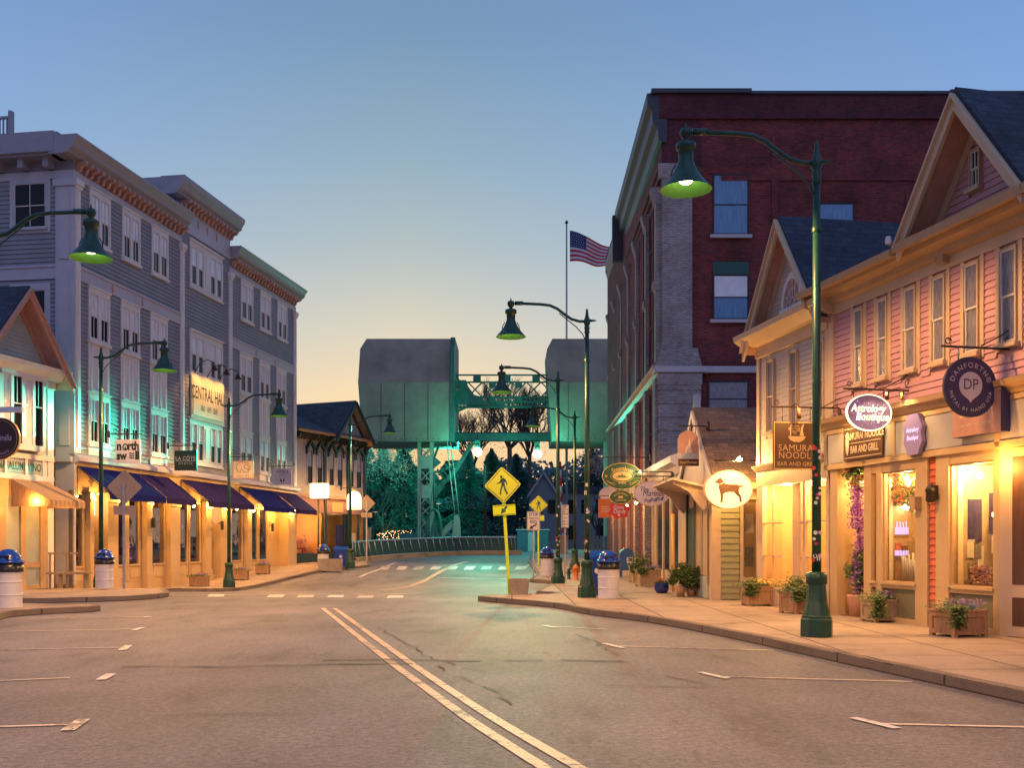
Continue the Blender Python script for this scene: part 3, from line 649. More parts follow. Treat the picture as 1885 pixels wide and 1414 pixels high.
# ================================================================ helpers for gabled roofs
def gable(par, xc, hw, ze, za, y0, y1, over=.45, eave=.3, roof='shingle_dark', trim='trim_cream', soffit='mould_orange', th=.08, asym=0.):
    # ridge runs along y (away from the street); y0 = wall face, roof reaches y0-over
    hl, hr = hw + eave, hw + eave + asym; k = (za - ze) / hw
    o = None
    for s, h in ((-1, hl), (1, hr)):
        zE = za - k * h; t = MB()
        t.prism([(xc, za + .02), (xc + s * h, zE + .02), (xc + s * h, zE + .02 + th), (xc, za + .02 + th)], y0 - over - .03, y1)
        t.build('roof', roof, par)
        t = MB(); t.prism([(xc, za - .10), (xc + s * (h - .03), zE - .10), (xc + s * (h - .03), zE + .018), (xc, za + .018)], y0 - over, y1 - .1); t.build('soffit', soffit, par)
        t = MB(); t.prism([(xc, za - .26), (xc + s * h, zE - .26), (xc + s * h, zE + .015), (xc, za + .015)], y0 - over - .07, y0 - over - .001)
        t.prism([(xc, za - .05), (xc + s * (h + .02), zE - .05), (xc + s * (h + .02), zE + .017), (xc, za + .017)], y0 - over - .13, y0 - over - .071)
        t.prism([(xc, za - .36), (xc + s * (h - .2), zE - .36 + .2 * k), (xc + s * (h - .2), zE - .12 + .2 * k), (xc, za - .12)], y0 - .06, y0 - .001); t.build('rake_board', trim, par)
def tri_span(xc, hw, ze, za):
    return lambda z: [(xc - hw * (za - z) / (za - ze), xc + hw * (za - z) / (za - ze))] if z < za else []
# ================================================================ FAR LEFT: TEAL-LIT GABLED RESTAURANT
E = Fr((-16.17, 30.65, 0), math.atan2(.9806, .1961)); U = E.u
eb = thing('gabled_restaurant', 'small gabled shop building at the left edge with bay window and striped awning', 'building', (E.P.x, E.P.y, 0), E.a)
uR = U(94); xc = U(50, .5); hw = uR - xc
MB().box(xc - hw, uR, 0, 7, -.1, 7.3).prism([(xc - hw, 7.3), (uR, 7.3), (xc, 9.6)], 0, 7).build('wall', 'siding_teal', eb)
c = MB(); ws, we = U(-12), U(68)
c.clap(spans(xc - hw, uR - .12, [(ws, we, 4.6, 7.05)]), 4.5, 7.0, -.002, .13); c.clap(tri_span(xc, hw, 7.35, 9.6), 7.4, 9.5, -.002, .13); c.build('clapboards', 'siding_teal', eb)
gable(eb, xc, hw, 7.35, 9.62, 0, 7, .55, .42, 'shingle_dark', 'mould_orange', 'mould_orange')
t = MB(); t.prismx([(0, 6.95), (-.3, 7.0), (-.5, 7.2), (-.55, 7.34), (0, 7.42)], xc - hw - .4, uR + .4); t.box(uR - .28, uR + .02, -.09, .1, .1, 6.95).box(uR - .34, uR + .06, -.13, .1, 6.7, 6.95); t.build('eave_trim', 'trim_white', eb)
t = MB(); t.box(ws, we, -.28, -.2, 4.6, 4.75).box(ws, we, -.30, 0, 6.85, 7.0).box(ws, we, -.28, 0, 4.56, 4.6); n = 4; 
for i in range(n + 1): x = ws + (we - ws) * i / n; t.box(x - .06, x + .06, -.28, -.2, 4.75, 6.85)
t.box(ws, ws + .05, -.28, 0, 4.6, 6.9).box(we - .05, we, -.27, 0, 4.6, 6.9); o = t.build('bay_window', 'trim_white', eb)
g = MB(); m_ = MB()
for i in range(n):
    a, b = ws + (we - ws) * i / n + .06, ws + (we - ws) * (i + 1) / n - .06
    g.face([(a, -.235, 4.75), (b, -.235, 4.75), (b, -.235, 6.85), (a, -.235, 6.85)], 0 if i % 2 else 1); m_.box(a, b, -.25, -.236, 5.98, 6.02).box((a + b) / 2 - .012, (a + b) / 2 + .012, -.249, -.236, 6.02, 6.85)
g.build('pane', ['glass_dark', 'blind'], o); m_.build('glazing_bar', 'sash_white', o)
t = MB(); t.box(xc - hw, uR, -.12, 0, 4.30, 4.48).box(xc - hw, uR, -.12, 0, 3.62, 3.78).box(xc - hw, uR, -.05, 0, 3.78, 4.30)
for px in (-40, 6, 44, 76): x = U(px); t.box(x - .06, x + .06, -.10, 0, 3.78, 4.3)
t.build('sign_band', 'trim_white', eb)
for s_, px in (('SALUMI', 25), ('VINO', 60), ('CUCINA', -14)):
    t = MB(); x = U(px); t.box(x - .6 if px != 60 else x - .5, x + .6 if px != 60 else x + .5, -.07, -.051, 3.83, 4.25); o = t.build('name_panel', 'siding_teal', eb); l_ = MB(); letter(l_, s_, .36, x, 4.04, -.075, squash=.75, bold=.02); l_.build('lettering', 'ink_green', o)
# striped awning as ribs
def striped(par, x0, x1, zt, zb, out, c1, c2):
    a_ = MB(); w = .11; x = x0; i = 0
    while x < x1 - .01:
        e = min(x + w, x1); a_.face([(x, -.12, zt), (x, -out, zb), (e, -out, zb), (e, -.12, zt)], i % 2); a_.face([(x, -out, zb), (x, -out - .01, zb - .2 - .03 * (i % 2)), (e, -out - .01, zb - .2 - .03 * (i % 2)), (e, -out, zb)], i % 2); x = e; i += 1
    for x in (x0, x1): a_.face([(x, -.12, zt), (x, -out, zb), (x, -out, zb - .2), (x, -.12, zb - .2)], 0)
    return a_.build('awning', [c1, c2], par)
striped(eb, U(14), U(82), 3.6, 2.95, 1.5, 'wood_planter', 'trim_ochre')
t = MB(); t.box(xc - hw, uR, .6, .7, .1, 3.62).build('back_wall', 'interior_wall', eb)
t = MB(); t.box(uR - .42, uR - .3, -.05, .6, .1, 3.62)
for a, b in ((-58, -30), (-4, 8), (36, 45), (72, 82)): t.box(U(a), U(b), -.06, .1, .1, 3.62)
for a, b in ((-30, -4), (8, 36), (45, 72)): t.box(U(a), U(b), -.04, .1, 3.1, 3.62).box(U(a), U(b), -.04, .1, .1, .22).box(U(a), U(b), -.04, .1, .8, .98)
t.build('shopfront', 'cream_front', eb)
for a, b in ((-30, -4), (10, 35), (46, 71)):
    a, b = U(a), U(b); o = MB().box(a, b, .03, .08, 2.02, 2.08).box(a, a + .05, .03, .08, .98, 3.1).box(b - .05, b, .03, .08, .98, 3.1).build('shop_window', 'door_brown', eb); MB().face([(a, .06, .98), (b, .06, .98), (b, .06, 3.1), (a, .06, 3.1)]).build('pane', 'glass_shop', o)
    MB().box(a, b, .05, .1, .22, .8).build('bulkhead', 'bulk_olive', eb)
t = MB(); t.clap(lambda z: [(U(83), uR - .42)], .1, 3.6, .02, .13); t.build('corner_boards', 'trim_ochre', eb)
light('lamp', 'POINT', (U(60), -1.0, 2.9), 80, WARM, eb, shadow_soft_size=.08); light('lamp', 'POINT', (U(10), -1.0, 2.9), 80, WARM, eb, shadow_soft_size=.08)

# ================================================================ VICTORIAN SHOP BESIDE THE BRIDGE
V = Fr((-12.35, 57.6, 0), math.atan2(.912, .410)); U = V.u; z0 = .2
vb = thing('victorian_shop', 'two-storey bracketed Victorian shop building with slate gable beside the drawbridge', 'building', (V.P.x, V.P.y, 0), V.a)
uE = U(672); u1, u2, u3 = U(590), U(634), U(668)
MB().box(.0, uE, 0, 7, 4.35, 7.7).build('wall', 'siding_white', vb)
c = MB(); hv = []
for px in (569, 587, 609, 624, 645, 659): hv.append((U(px - 5.5) - .05, U(px + 5.5) + .05, 4.9, 7.2))
c.clap(spans(0, uE, hv), 4.4, 7.5, -.002, .13); c.build('clapboards', 'siding_white', vb)
for px in (569, 587, 609, 624, 645, 659):
    a, b = U(px - 5), U(px + 5); o = sash_window(vb, a, b, 5.0, 6.95, -.03, 'trim_lav', 'sash_dark', 'glass_dark', 'curtain'); m_ = (a + b) / 2
    MB().prism([(a - .12, 6.97), (m_, 7.4), (b + .12, 6.97), (b + .12, 7.1), (m_, 7.52), (a - .12, 7.1)], -.22, -.001).box(a - .1, a - .02, -.15, 0, 6.7, 6.97).box(b + .02, b + .1, -.15, 0, 6.7, 6.97).build('window_hood', 'victorian_dark', o)
t = MB()
for x in (.12, u1 + .35, u2 + .3, uE - .12): t.box(x - .11, x + .11, -.12, 0, .3, 7.5); t.prismx([(0, 7.0), (-.15, 7.05), (-.3, 7.45), (-.62, 7.6), (-.62, 7.75), (0, 7.75)], x - .09, x + .09)
t.build('corner_post', 'victorian_dark', vb)
t = MB(); t.box(-.2, uE + .2, -.72, 0, 7.86, 8.0).box(0, uE, -.08, 0, 7.45, 7.86); t.build('eave', 'trim_ochre', vb)
t = MB(); x = .3
while x < uE - .2: t.prismx([(0, 7.5), (-.12, 7.5), (-.45, 7.72), (-.5, 7.855), (0, 7.855)], x, x + .08); x += .26
t.build('bracket_row', 'victorian_dark', vb)
t = MB(); t.face([(-.3, -.78, 8.0), (uE + .3, -.78, 8.0), (uE - 1.2, 3.6, 9.6), (-.3, 3.6, 9.7)]).face([(uE + .3, -.78, 8.0), (uE + .3, 7, 8.0), (uE - 1.2, 3.6, 9.6)]).face([(-.3, -.78, 8.0), (-.3, 3.6, 9.7), (-.3, 7, 8)]).face([(-.3, 3.6, 9.7), (uE - 1.2, 3.6, 9.6), (uE + .3, 7, 8), (-.3, 7, 8)]); t.build('roof', 'shingle_slate', vb)
xv = (U(612) + U(656)) / 2; MB().prism([(xv - 1.9, 8.0), (xv + 1.9, 8.0), (xv, 10.0)], -.3, 3).build('gable_wall', 'siding_teal', vb)
gable(vb, xv, 1.8, 8.05, 10.1, -.3, 5, .5, .3, 'shingle_slate', 'victorian_dark', 'trim_ochre')
t = MB(); t.box(0, uE, -.25, 0, 4.2, 4.38).box(0, uE, -.1, .05, 3.35, 4.2).build('shop_fascia', 'mould_orange', vb)
t = MB(); t.box(U(609), U(628), -.13, -.101, 3.45, 4.0); o = t.build('lit_name_board', 'window_orange', vb)
t = MB(); t.box(.0, uE, 2.2, 2.3, .1, 3.4).build('back_wall', 'interior_wall', vb); MB().box(0, uE, -.05, 2.3, .05, .32).build('plinth', 'bulk_olive', vb)
MB().box(0, .1, 0, 2.3, .3, 3.4).box(u1 + .3, u1 + .42, .05, 2.3, .3, 3.4).box(uE - .1, uE, 0, 2.3, .3, 3.4).box(0, uE, .05, 2.3, 3.35, 3.4).build('partition', 'interior_wall', vb)
t = MB(); x0, x1 = .15, u1 + .2; t.box(x0, x1, -.05, .05, .3, 1.0).box(x0, x0 + .1, -.05, .05, 1, 3.35).box(x1 - .1, x1, -.05, .05, 1, 3.35); o = t.build('shop_window', 'victorian_dark', vb); MB().face([(x0, .0, 1), (x1, 0, 1), (x1, 0, 3.35), (x0, 0, 3.35)]).build('pane', 'glass', o)
t = MB(); t.box(u1 + .42, u1 + .6, -.04, .06, .3, 3.35).box(u2 - .1, u2 + .18, -.04, .06, .3, 3.35).box(u2 + 1.5, u2 + 1.6, -.04, .06, .3, 3.35).box(u1 + .6, u2 - .1, -.03, .05, .3, .9); t.build('shopfront', 'victorian_dark', vb)
MB().box(u1 + 1.7, u1 + 2.5, .02, .08, .3, 2.7).build('door', 'navy', vb); MB().box(u2 + .5, u2 + 1.2, -.02, .06, .9, 2.2).build('notice_panel', 'cream_sign', vb)
t = MB()
for i in range(70): x = x0 + .2 + random.random() * (x1 - x0 - .5); z = 1. + random.random() * 1.1 * random.random(); s_ = .05 + random.random() * .12; t.box(x, x + s_, .5 + random.random(), 1.7, z, z + s_ * 1.4)
t.build('window_display', 'goods', vb)
light('lamp', 'POINT', ((x0 + x1) / 2, 1, 3.0), 260, (1, .36, .06), vb, shadow_soft_size=.1); light('lamp', 'POINT', (u2 + .2, 1, 3.0), 25, (1, .6, .25), vb, shadow_soft_size=.1)
light('lamp', 'POINT', (U(600), -.8, 4.75), 60, WARM, vb, shadow_soft_size=.08); light('lamp', 'POINT', (U(641), -.8, 4.5), 80, WARM, vb, shadow_soft_size=.08)
MB().box(uE, uE + .5, .3, 3, .2, 4.2).box(uE, uE + 1.2, .3, 2.6, .2, 2.6).build('side_porch', 'beige_panel', vb)

# ================================================================ BRICK BLOCK
B = Fr((6.1, 42, 0), 0.); U = B.u
bb = thing('brick_building', 'tall dark red brick commercial block with pale corner pier and heavy cornice', 'building', (6.1, 42, 0))
XW = 20.0; ZT = 19.6
MB().box(.002, XW, .002, 24, 0, ZT).build('wall', 'brick_red', bb)
MB().box(-.12, XW, -.12, 24.05, ZT - .75, ZT + .25).box(-.02, 1.6, -.03, 2, 17.0, ZT - .75).build('parapet', 'brick_dark', bb)
MB().box(-.45, 3.6, -.25, .4, ZT + .25, ZT + .42).box(3.6, XW, -.2, .4, ZT + .22, ZT + .34).box(12, 12.2, .6, .8, ZT + .3, ZT + .75).build('coping', 'cornice_dark', bb)
t = MB(); t.box(-.02, U(1273), -.16, 0, 9.5, 17.0).box(-.16, 1.25, -.2, .0, 16.4, 17.0); t.prism([(-.30, 8.75), (1.62, 8.75), (1.5, 9.1), (1.42, 9.5), (-.06, 9.5), (-.2, 9.1)], -.24, 0).box(-.15, 1.5, -.3, .2, 1.0, 8.5)
for z in fr(1.2, 7.9, .55)[:-1]: t.box(-.19, 1.54, -.33, 0, z, z + .48)
t.box(-.22, 1.58, -.36, .1, 8.0, 8.45); t.build('corner_pier', 'brick_pale', bb)
t = MB(); t.box(-.35, 1.9, -.42, .3, 8.5, 8.74).box(1.9, XW, -.16, 0, 8.52, 8.78); t.build('belt_course', 'trim_lav', bb)
def bwin(a, b, zb, zt, up='blind_blue', low='blind_blue', head=0, arch=False):
    a, b = U(a), U(b); o = sash_window(bb, a, b, zb, zt - head, -.02, 'sash_dark', 'sash_dark', low, up, sill=False)
    MB().box(a - .12, b + .12, -.14, 0, zb - .14, zb - .01).build('sill', 'trim_lav', o)
    if head: MB().box(a, b, -.05, 0, zt - head + .002, zt).build('head_panel', 'ink_green', o)
    t = MB(); n = int((b - a + .5) / .09)
    for i in range(n): x = a - .25 + i * .09; t.box(x, x + .072, -.035, 0, zt + .02, zt + .34 + (.12 * (1 - ((i - n / 2) / (n / 2)) ** 2) if arch else 0))
    t.build('brick_lintel', 'brick_red', o)
bwin(1312, 1378, 14.15, 16.62); bwin(1312, 1378, 10.7, 13.05, 'blind', 'blind_blue', .52); bwin(1507, 1572, 12.7, 15.45, arch=True); bwin(1303, 1378, 6.75, 8.2, 'curtain', 'curtain')
MB().box(U(1420), U(1432), -.06, 0, 8.8, 18.2).box(U(1666), U(1680), -.05, 0, 9, 16).box(2.4, U(1700), -.05, 0, 16.35, 16.9).build('pilaster_strip', 'brick_red', bb)
# street front of the block
BW = Fr((6.1 + .013 * 24, 66, 0), math.atan2(-1, -.013)); bf = bpy.data.objects.new('street_front', None); COL.objects.link(bf); bf.parent = bb
bf.location = (BW.P.x - 6.1, 24, 0); bf.rotation_euler = (0, 0, BW.a)
def bpart(mb, nm, mat): return mb.build(nm, mat, bf)
Lb = 24.0; bays = [0.2, 4.1, 8.1, 12.1, 16.1, 20.1, 23.6]
MB().box(0, Lb, 0, .5, 0, ZT).build('front_wall', 'brick_arch', bf)
t = MB()
for x in bays: t.box(x - .25, x + .35, -.24, 0, 9.0, 15.4); t.prismx([(0, 15.4), (-.24, 15.4), (-.40, 15.9), (-.44, 16.1), (0, 16.1)], x - .3, x + .4); t.prismx([(0, 11.9), (-.24, 11.9), (-.34, 12.1), (-.34, 12.3), (-.24, 12.4), (0, 12.4)], x - .3, x + .4); t.box(x - .3, x + .5, -.3, 0, 1.0, 8.3)
bpart(t, 'pilaster', 'brick_pale')
t = MB()
for a, b in zip(bays, bays[1:]):
    a += .5; b -= .4; m_ = (a + b) / 2
    for p, q in ((a, m_ - .12), (m_ + .12, b)): t.box(p, q, -.03, 0, 9.3, 15.9); t.box(p, q, -.03, 0, 4.6, 8.1)
bpart(t, 'window_bank', 'glass_dark')
t = MB()
for a, b in zip(bays, bays[1:]):
    a += .5; b -= .4; m_ = (a + b) / 2
    for x in (a - .04, m_ - .1, m_ + .02, b - .04): t.box(x, x + .08, -.11, -.02, 9.3, 15.9); t.box(x, x + .08, -.1, -.02, 4.6, 8.1)
    for z in (9.25, 10.9, 12.5, 14.2, 15.85, 6.3): t.box(a, b, -.09, -.02, z, z + .1)
bpart(t, 'window_frame', 'brick_arch')
t = MB()
for z, p in ((16.4, .14), (16.75, .2)): t.box(0, Lb, -p, 0, z, z + .22)
bpart(t, 'string_course', 'brick_arch')
t = MB(); t.prismx([(0, 17.9), (-.15, 18.0), (-.2, 18.5), (-.38, 18.7), (-.42, 19.2), (-.6, 19.4), (-.62, ZT + .28), (.2, ZT + .28), (.2, 17.9)], 9, Lb + .1); t.prismx([(0, 18.0), (-.3, 18.4), (-.45, 19.0), (-.45, 19.5), (.2, 19.5)], 0, 8.8); t.box(8.6, 9.1, -.75, 0, 17.2, 19.7); bpart(t, 'cornice', 'cornice_dark')
t = MB(); t.prismx([(0, 8.3), (-.2, 8.35), (-.26, 8.6), (-.4, 8.66), (-.4, 8.8), (0, 8.9)], 0, Lb + .3); bpart(t, 'belt_course', 'mould_orange')
t = MB()
for x in bays: t.box(x - .35, x + .45, -.28, -.01, .1, 4.3)
t.box(0, Lb, -.2, -.01, 3.9, 4.5); bpart(t, 'stone_base', 'stone_pale')
t = MB()
for a, b in zip(bays, bays[1:]): t.box(a + .6, b - .5, -.05, -.01, .3, 3.8)
bpart(t, 'shop_glazing', 'glass_dark')
for x in (3.1, 7, 11, 15, 19.4): light('lamp', 'POINT', (x, -.9, 3.2), 60, WARM, bf, shadow_soft_size=.08)
t = MB()
for x in (3.1, 7, 11, 15, 19.4): t.lathe([(0, -.08), (.07, -.03), (.07, .04), (0, .1)], (x, -.55, 3.42), 8)
bpart(t, 'wall_lamp', 'bulb')

# ================================================================ LOW SHOPS BETWEEN
D = Fr((5.2, 26.6, 0), 0.); U = D.u
db = thing('green_clapboard_shop', 'low shop with olive clapboard side, display window and brown shingle roof', 'building', (5.2, 26.6, 0))
MB().box(.02, 7, .02, 5.2, 0, 3.2).build('wall', 'beige_panel', db)
c = MB(); c.clap(spans(.16, U(1361), []), .15, 3.2, 0, .16, .03); c.build('clapboards', 'siding_green', db)
MB().box(0, .17, -.05, .05, 0, 3.2).box(-.06, 0, -.05, 5.2, 0, 3.3).box(U(1361), U(1366), -.06, 0, .6, 3.2).build('corner_board', 'trim_cream', db)
x0, x1 = U(1361), 3.2; t = MB(); t.box(x0, x1, -.12, 0, .55, .72).box(x0, x1, -.14, 0, 2.72, 3.0).box(x0, x0 + .08, -.12, 0, .72, 2.72)
for k in range(1, 5): t.box(x0 + k * .44 - .03, x0 + k * .44 + .03, -.12, -.06, .72, 2.72)
o = t.build('display_window', 'trim_cream', db); MB().face([(x0, -.07, .72), (x1, -.07, .72), (x1, -.07, 2.72), (x0, -.07, 2.72)]).build('pane', 'glass', o)
MB().box(x0, x1, -.03, -.004, .72, 2.72).build('window_back', 'interior_wall', o)
for i in range(10): MB().box(x0 + .14 + (i % 5) * .44, x0 + .36 + (i % 5) * .44, -.05, -.031, 1.0 + (i // 5) * .85, 1.5 + (i // 5) * .85).build('framed_print', ['photo_grey', 'brown_sign', 'paper'][i % 3], o)
t = MB(); t.prismx([(-.35, 3.15), (-.35, 3.22), (2.7, 5.45), (2.7, 5.37)], -.06, 7); t.prismx([(2.7, 5.37), (2.7, 5.45), (5.6, 3.22), (5.6, 3.15)], -.06, 7); t.build('roof', 'shingle_brown', db)
MB().box(-.06, 7, -.34, .0, 2.98, 3.14).build('eave', 'trim_cream', db)
MB().prismx([(-.3, 2.95), (-.36, 3.14), (2.7, 5.36), (5.5, 3.14), (5.4, 2.95), (2.7, 5.15)], -.12, -.062).prismx([(-.0, 3.2), (2.7, 5.2), (5.2, 3.2)], -.02, .05).build('rake_board', 'siding_white', db)
t = MB(); t.box(-.10, -.06, .35, 1.9, .75, 2.9).box(-.12, -.10, .3, .4, .5, 3.).box(-.12, -.10, 1.0, 1.08, .75, 2.9).box(-.12, -.1, 1.85, 1.95, .5, 3.); t.build('front_panel', 'beige_panel', db)
MB().box(-.10, -.06, .35, 1.9, .15, .72).build('bulkhead', 'siding_teal', db); MB().box(-.09, -.06, 2.3, 3.4, .15, 2.6).build('door', 'dark_green_paint', db); MB().box(-.12, -.06, 2.1, 2.3, .15, 3.0).box(-.12, -.06, 3.4, 3.6, .15, 3.).build('door_frame', 'sash_dark', db)
t = MB(); t.prism([(-.05, 2.6), (-.05, 3.0), (-.9, 3.25), (-1.0, 3.15), (-.6, 2.95), (-.35, 2.6), (-.2, 2.45)], .3, .42).prism([(-.05, 3.0), (-.05, 3.06), (-1.05, 3.3), (-1.05, 3.24)], .1, 3.9); t.prism([(-.05, 2.6), (-.05, 3.0), (-.9, 3.25), (-1.0, 3.15), (-.6, 2.95), (-.35, 2.6), (-.2, 2.45)], 3.5, 3.62); t.build('door_canopy', 'trim_cream', db)
D2 = thing('white_cornice_shop', 'low white shopfront with stepped cornice between the brick block and the olive shop', 'building', (5.3, 32.1, 0))
MB().box(0, 6, 0, 6.5, 0, 4.0).build('wall', 'siding_white', D2)
t = MB(); t.prism([(0, 3.75), (-.1, 3.8), (-.22, 4.0), (-.4, 4.1), (-.42, 4.3), (.2, 4.5), (.2, 3.75)], -.2, 6.6); t.build('cornice', 'trim_white', D2)
t = MB()
for y in (.1, 1.9, 3.6, 5.3, 6.3): t.box(-.08, 0, y, y + .2, .1, 3.75)
t.build('pilaster', 'trim_cream', D2); t = MB()
for y in (.45, 2.2, 3.9): t.box(-.04, -.002, y, y + 1.3, .7, 3.1)
t.build('glazing', 'glass_dark', D2); MB().prismx([(-.9, 4.2), (.4, 4.2), (-.25, 6.2)], .3, .5).build('front_gable', 'siding_white', D2)

# ================================================================ WHITE GABLED HOUSE
Wf = Fr((5.97, 24.97, 0), math.atan2(-.984, .178)); U = Wf.u
wb = thing('white_gabled_shop', 'white clapboard shop with steep gable and fanlight left of the pink building', 'building', (Wf.P.x, Wf.P.y, 0), Wf.a)
wl = 3.62; xc = wl / 2; zE, zA = 6.35, 8.82
MB().box(0, wl, 0, 7, 3.35, zE).prism([(0, zE), (wl, zE), (xc, zA - .15)], 0, 7).build('wall', 'siding_white', wb)
ups = [(1415, 1428), (1457, 1471), (1507, 1521)]
c = MB(); hw_ = [(U(a) - .08, U(b) + .08, 4.1, 6.0) for a, b in ups]; c.clap(spans(.14, wl - .14, hw_), 3.4, 6.1, -.002, .11); c.clap(tri_span(xc, xc, zE + .1, zA), zE + .1, zA - .1, -.002, .11); c.build('clapboards', 'siding_white', wb)
for a, b in ups: sash_window(wb, U(a), U(b), 4.2, 5.9, -.03, 'trim_cream', 'trim_cream', 'curtain', 'curtain')
MB().box(0, .16, -.06, 0, 3.35, 6.2).box(wl - .16, wl, -.06, 0, 3.35, 6.2).box(-.02, wl + .02, -.09, 0, 6.05, 6.35).prismx([(0, 6.3), (-.25, 6.32), (-.5, 6.5), (-.52, 6.62), (0, 6.7)], -.35, wl + .3).build('trim', 'trim_cream', wb)
gable(wb, xc + .06, xc, zE + .05, zA, 0, 7, .34, .12, 'shingle_dark', 'trim_cream', 'mould_orange')
# fanlight
fx, fz, fr_ = xc + .12, 6.9, .42; t = MB(); n = 18
for k in range(n):
    a, b = pi * k / n, pi * (k + 1) / n; t.prism([(fx + (fr_ + .1) * cos(a), fz + (fr_ + .1) * 1.45 * sin(a)), (fx + (fr_ + .1) * cos(b), fz + (fr_ + .1) * 1.45 * sin(b)), (fx + fr_ * cos(b), fz + fr_ * 1.45 * sin(b)), (fx + fr_ * cos(a), fz + fr_ * 1.45 * sin(a))], -.08, -.0)
t.box(fx - fr_ - .14, fx + fr_ + .14, -.11, 0, fz - .12, fz - .002); o = t.build('fanlight', 'trim_white', wb)
t = MB(); t.prism([(fx + fr_ * cos(pi * k / n), fz + fr_ * 1.45 * sin(pi * k / n)) for k in range(n + 1)], -.03, -.003); t.build('pane', 'mould_orange', o)
t = MB()
for k in range(1, 6): a = pi * k / 6; t.tube([(fx + .12 * cos(a), -.045, fz + .12 * sin(a)), (fx + fr_ * cos(a), -.045, fz + fr_ * 1.45 * sin(a))], .012, 5)
for r_ in (.14, .28): t.tube([(fx + r_ * cos(pi * k / 12), -.045, fz + r_ * 1.45 * sin(pi * k / 12)) for k in range(13)], .012, 5)
t.build('tracery', 'trim_white', o)
# its shopfront
MB().box(0, wl, -.06, .1, 2.95, 3.35).prismx([(.0, 3.3), (-.1, 3.32), (-.2, 3.42), (0, 3.5)], 0, wl).build('shop_fascia', 'trim_cream', wb)
MB().box(0, wl, 1.8, 1.9, .13, 3.3).box(0, .08, 0, 1.9, .13, 3.3).box(wl - .08, wl, 0, 1.9, .13, 3.3).box(0, wl, .1, 1.9, 2.95, 3.0).box(0, wl, 0, 1.9, .0, .14).build('room', 'interior_wall', wb)
t = MB(); xs = [U(1400), U(1407), U(1440), U(1468), U(1481), U(1486), U(1506), U(1521)]
t.box(0, xs[1], -.05, .06, .13, 2.95).box(xs[2], xs[3], .25, .3, .13, 2.95).box(xs[4], xs[5], -.05, .06, .13, 2.95).box(xs[1], xs[2], -.04, .06, .13, .55).box(xs[5], wl, -.04, .06, .13, .55).box(wl - .12, wl, -.05, .06, .13, 2.95).box(xs[3], xs[4], -.02, .06, .13, .7)
t.build('shopfront', 'trim_cream', wb)
for a, b in ((xs[1], xs[2]), (xs[3], xs[4]), (xs[5], wl - .12)):
    o = MB().box(a, b, -.02, .03, 1.28, 1.31).box(a, b, -.02, .03, 2.05, 2.08).box((a + b) / 2 - .015, (a + b) / 2 + .015, -.02, .03, .55, 2.95).build('shop_window', 'trim_cream', wb); MB().face([(a, .01, .55), (b, .01, .55), (b, .01, 2.95), (a, .01, 2.95)]).build('pane', 'glass', o)
t = MB(); x = xs[3] + .25; t.lathe([(.0, 2.35), (.07, 2.3), (.08, 2.2), (.05, 2.1), (.18, 2.0), (.2, 1.7), (.15, 1.4), (.2, 1.2), (.0, 1.2)], (x, .7, 0), 12, sy=.6); t.build('dress_form', 'cloth_red', wb); t = MB(); t.lathe([(.18, 1.25), (.17, .6), (.12, .3)], (x, .7, 0), 12, sy=.6); t.build('dress_form_base', 'cloth_blue', wb)
light('lamp', 'POINT', (1.2, .9, 2.7), 120, (1, .48, .13), wb, shadow_soft_size=.1); light('lamp', 'POINT', (2.9, .9, 2.7), 110, (1, .48, .13), wb, shadow_soft_size=.1)

# ================================================================ PINK BUILDING
P = Fr((6.6, 21.3, 0), math.atan2(-.9745, .2242)); U = P.u
pb = thing('pink_clapboard_building', 'pink clapboard building with steep front gable, bracketless eave and cream shopfronts', 'building', (P.P.x, P.P.y, 0), P.a)
PL = 10.5; PF = P
MB().box(0, PL, .0, 8, 3.1, 6.6).build('wall', 'siding_pink', pb)
pw = [(1576, 1591), (1619, 1636), (1669, 1689), (1722, 1743), (1781, 1805), (1847, 1875)]
pw = [(U(a) - .03, U(b) + .03) for a, b in pw]; pw.append((pw[-1][0] + 1.15, pw[-1][1] + 1.15)); pw.append((pw[-1][0] + 1.15, pw[-1][1] + 1.15))
c = MB(); c.clap(spans(.15, PL, [(a - .1, b + .1, 4.55, 6.32) for a, b in pw]), 4.2, 6.3, -.002, .115, .032)
for i, (a, b) in enumerate(pw):
    sash_window(pb, a, b, 4.72, 6.22, -.03, 'trim_cream', 'sash_white', 'curtain', 'curtain')
    MB().box(a - .1, a, -.045, 0, 4.62, 6.3).box(b, b + .1, -.045, 0, 4.62, 6.3).build('window_casing', 'trim_cream', pb)
xg = U(1758, .55); hg = xg - U(1664, .45); zg0, zg1 = 6.85, 8.82
MB().prism([(xg - hg, zg0 - .2), (xg + hg, zg0 - .2), (xg, zg1 - .25)], 0, 6).build('gable_wall', 'siding_pink', pb)
gw = (U(1788) - .02, U(1809) + .06)
gs = tri_span(xg, hg, zg0 - .05, zg1 - .05)
def gspan(z):
    r = gs(z)
    if 7.35 < z < 8.1 and r and r[0][0] < gw[0]: r = [(r[0][0], gw[0]), (gw[1], r[0][1])]
    return r
c.clap(gspan, zg0, zg1 - .2, -.002, .115, .032); c.build('clapboards', 'siding_pink', pb)
sash_window(pb, gw[0] + .05, gw[1] - .05, 7.42, 8.05, -.03, 'trim_cream', 'sash_white', 'glass_dark', 'glass_dark', bar=True)
gable(pb, xg, hg, zg0, zg1, 0, 8, .52, .03, 'shingle_dark', 'trim_cream', 'mould_orange', .1)
MB().box(-.02, .16, -.07, .5, 4.1, 6.3).box(-.02, PL, -.06, 0, 6.28, 6.62).build('frieze_board', 'trim_cream', pb)
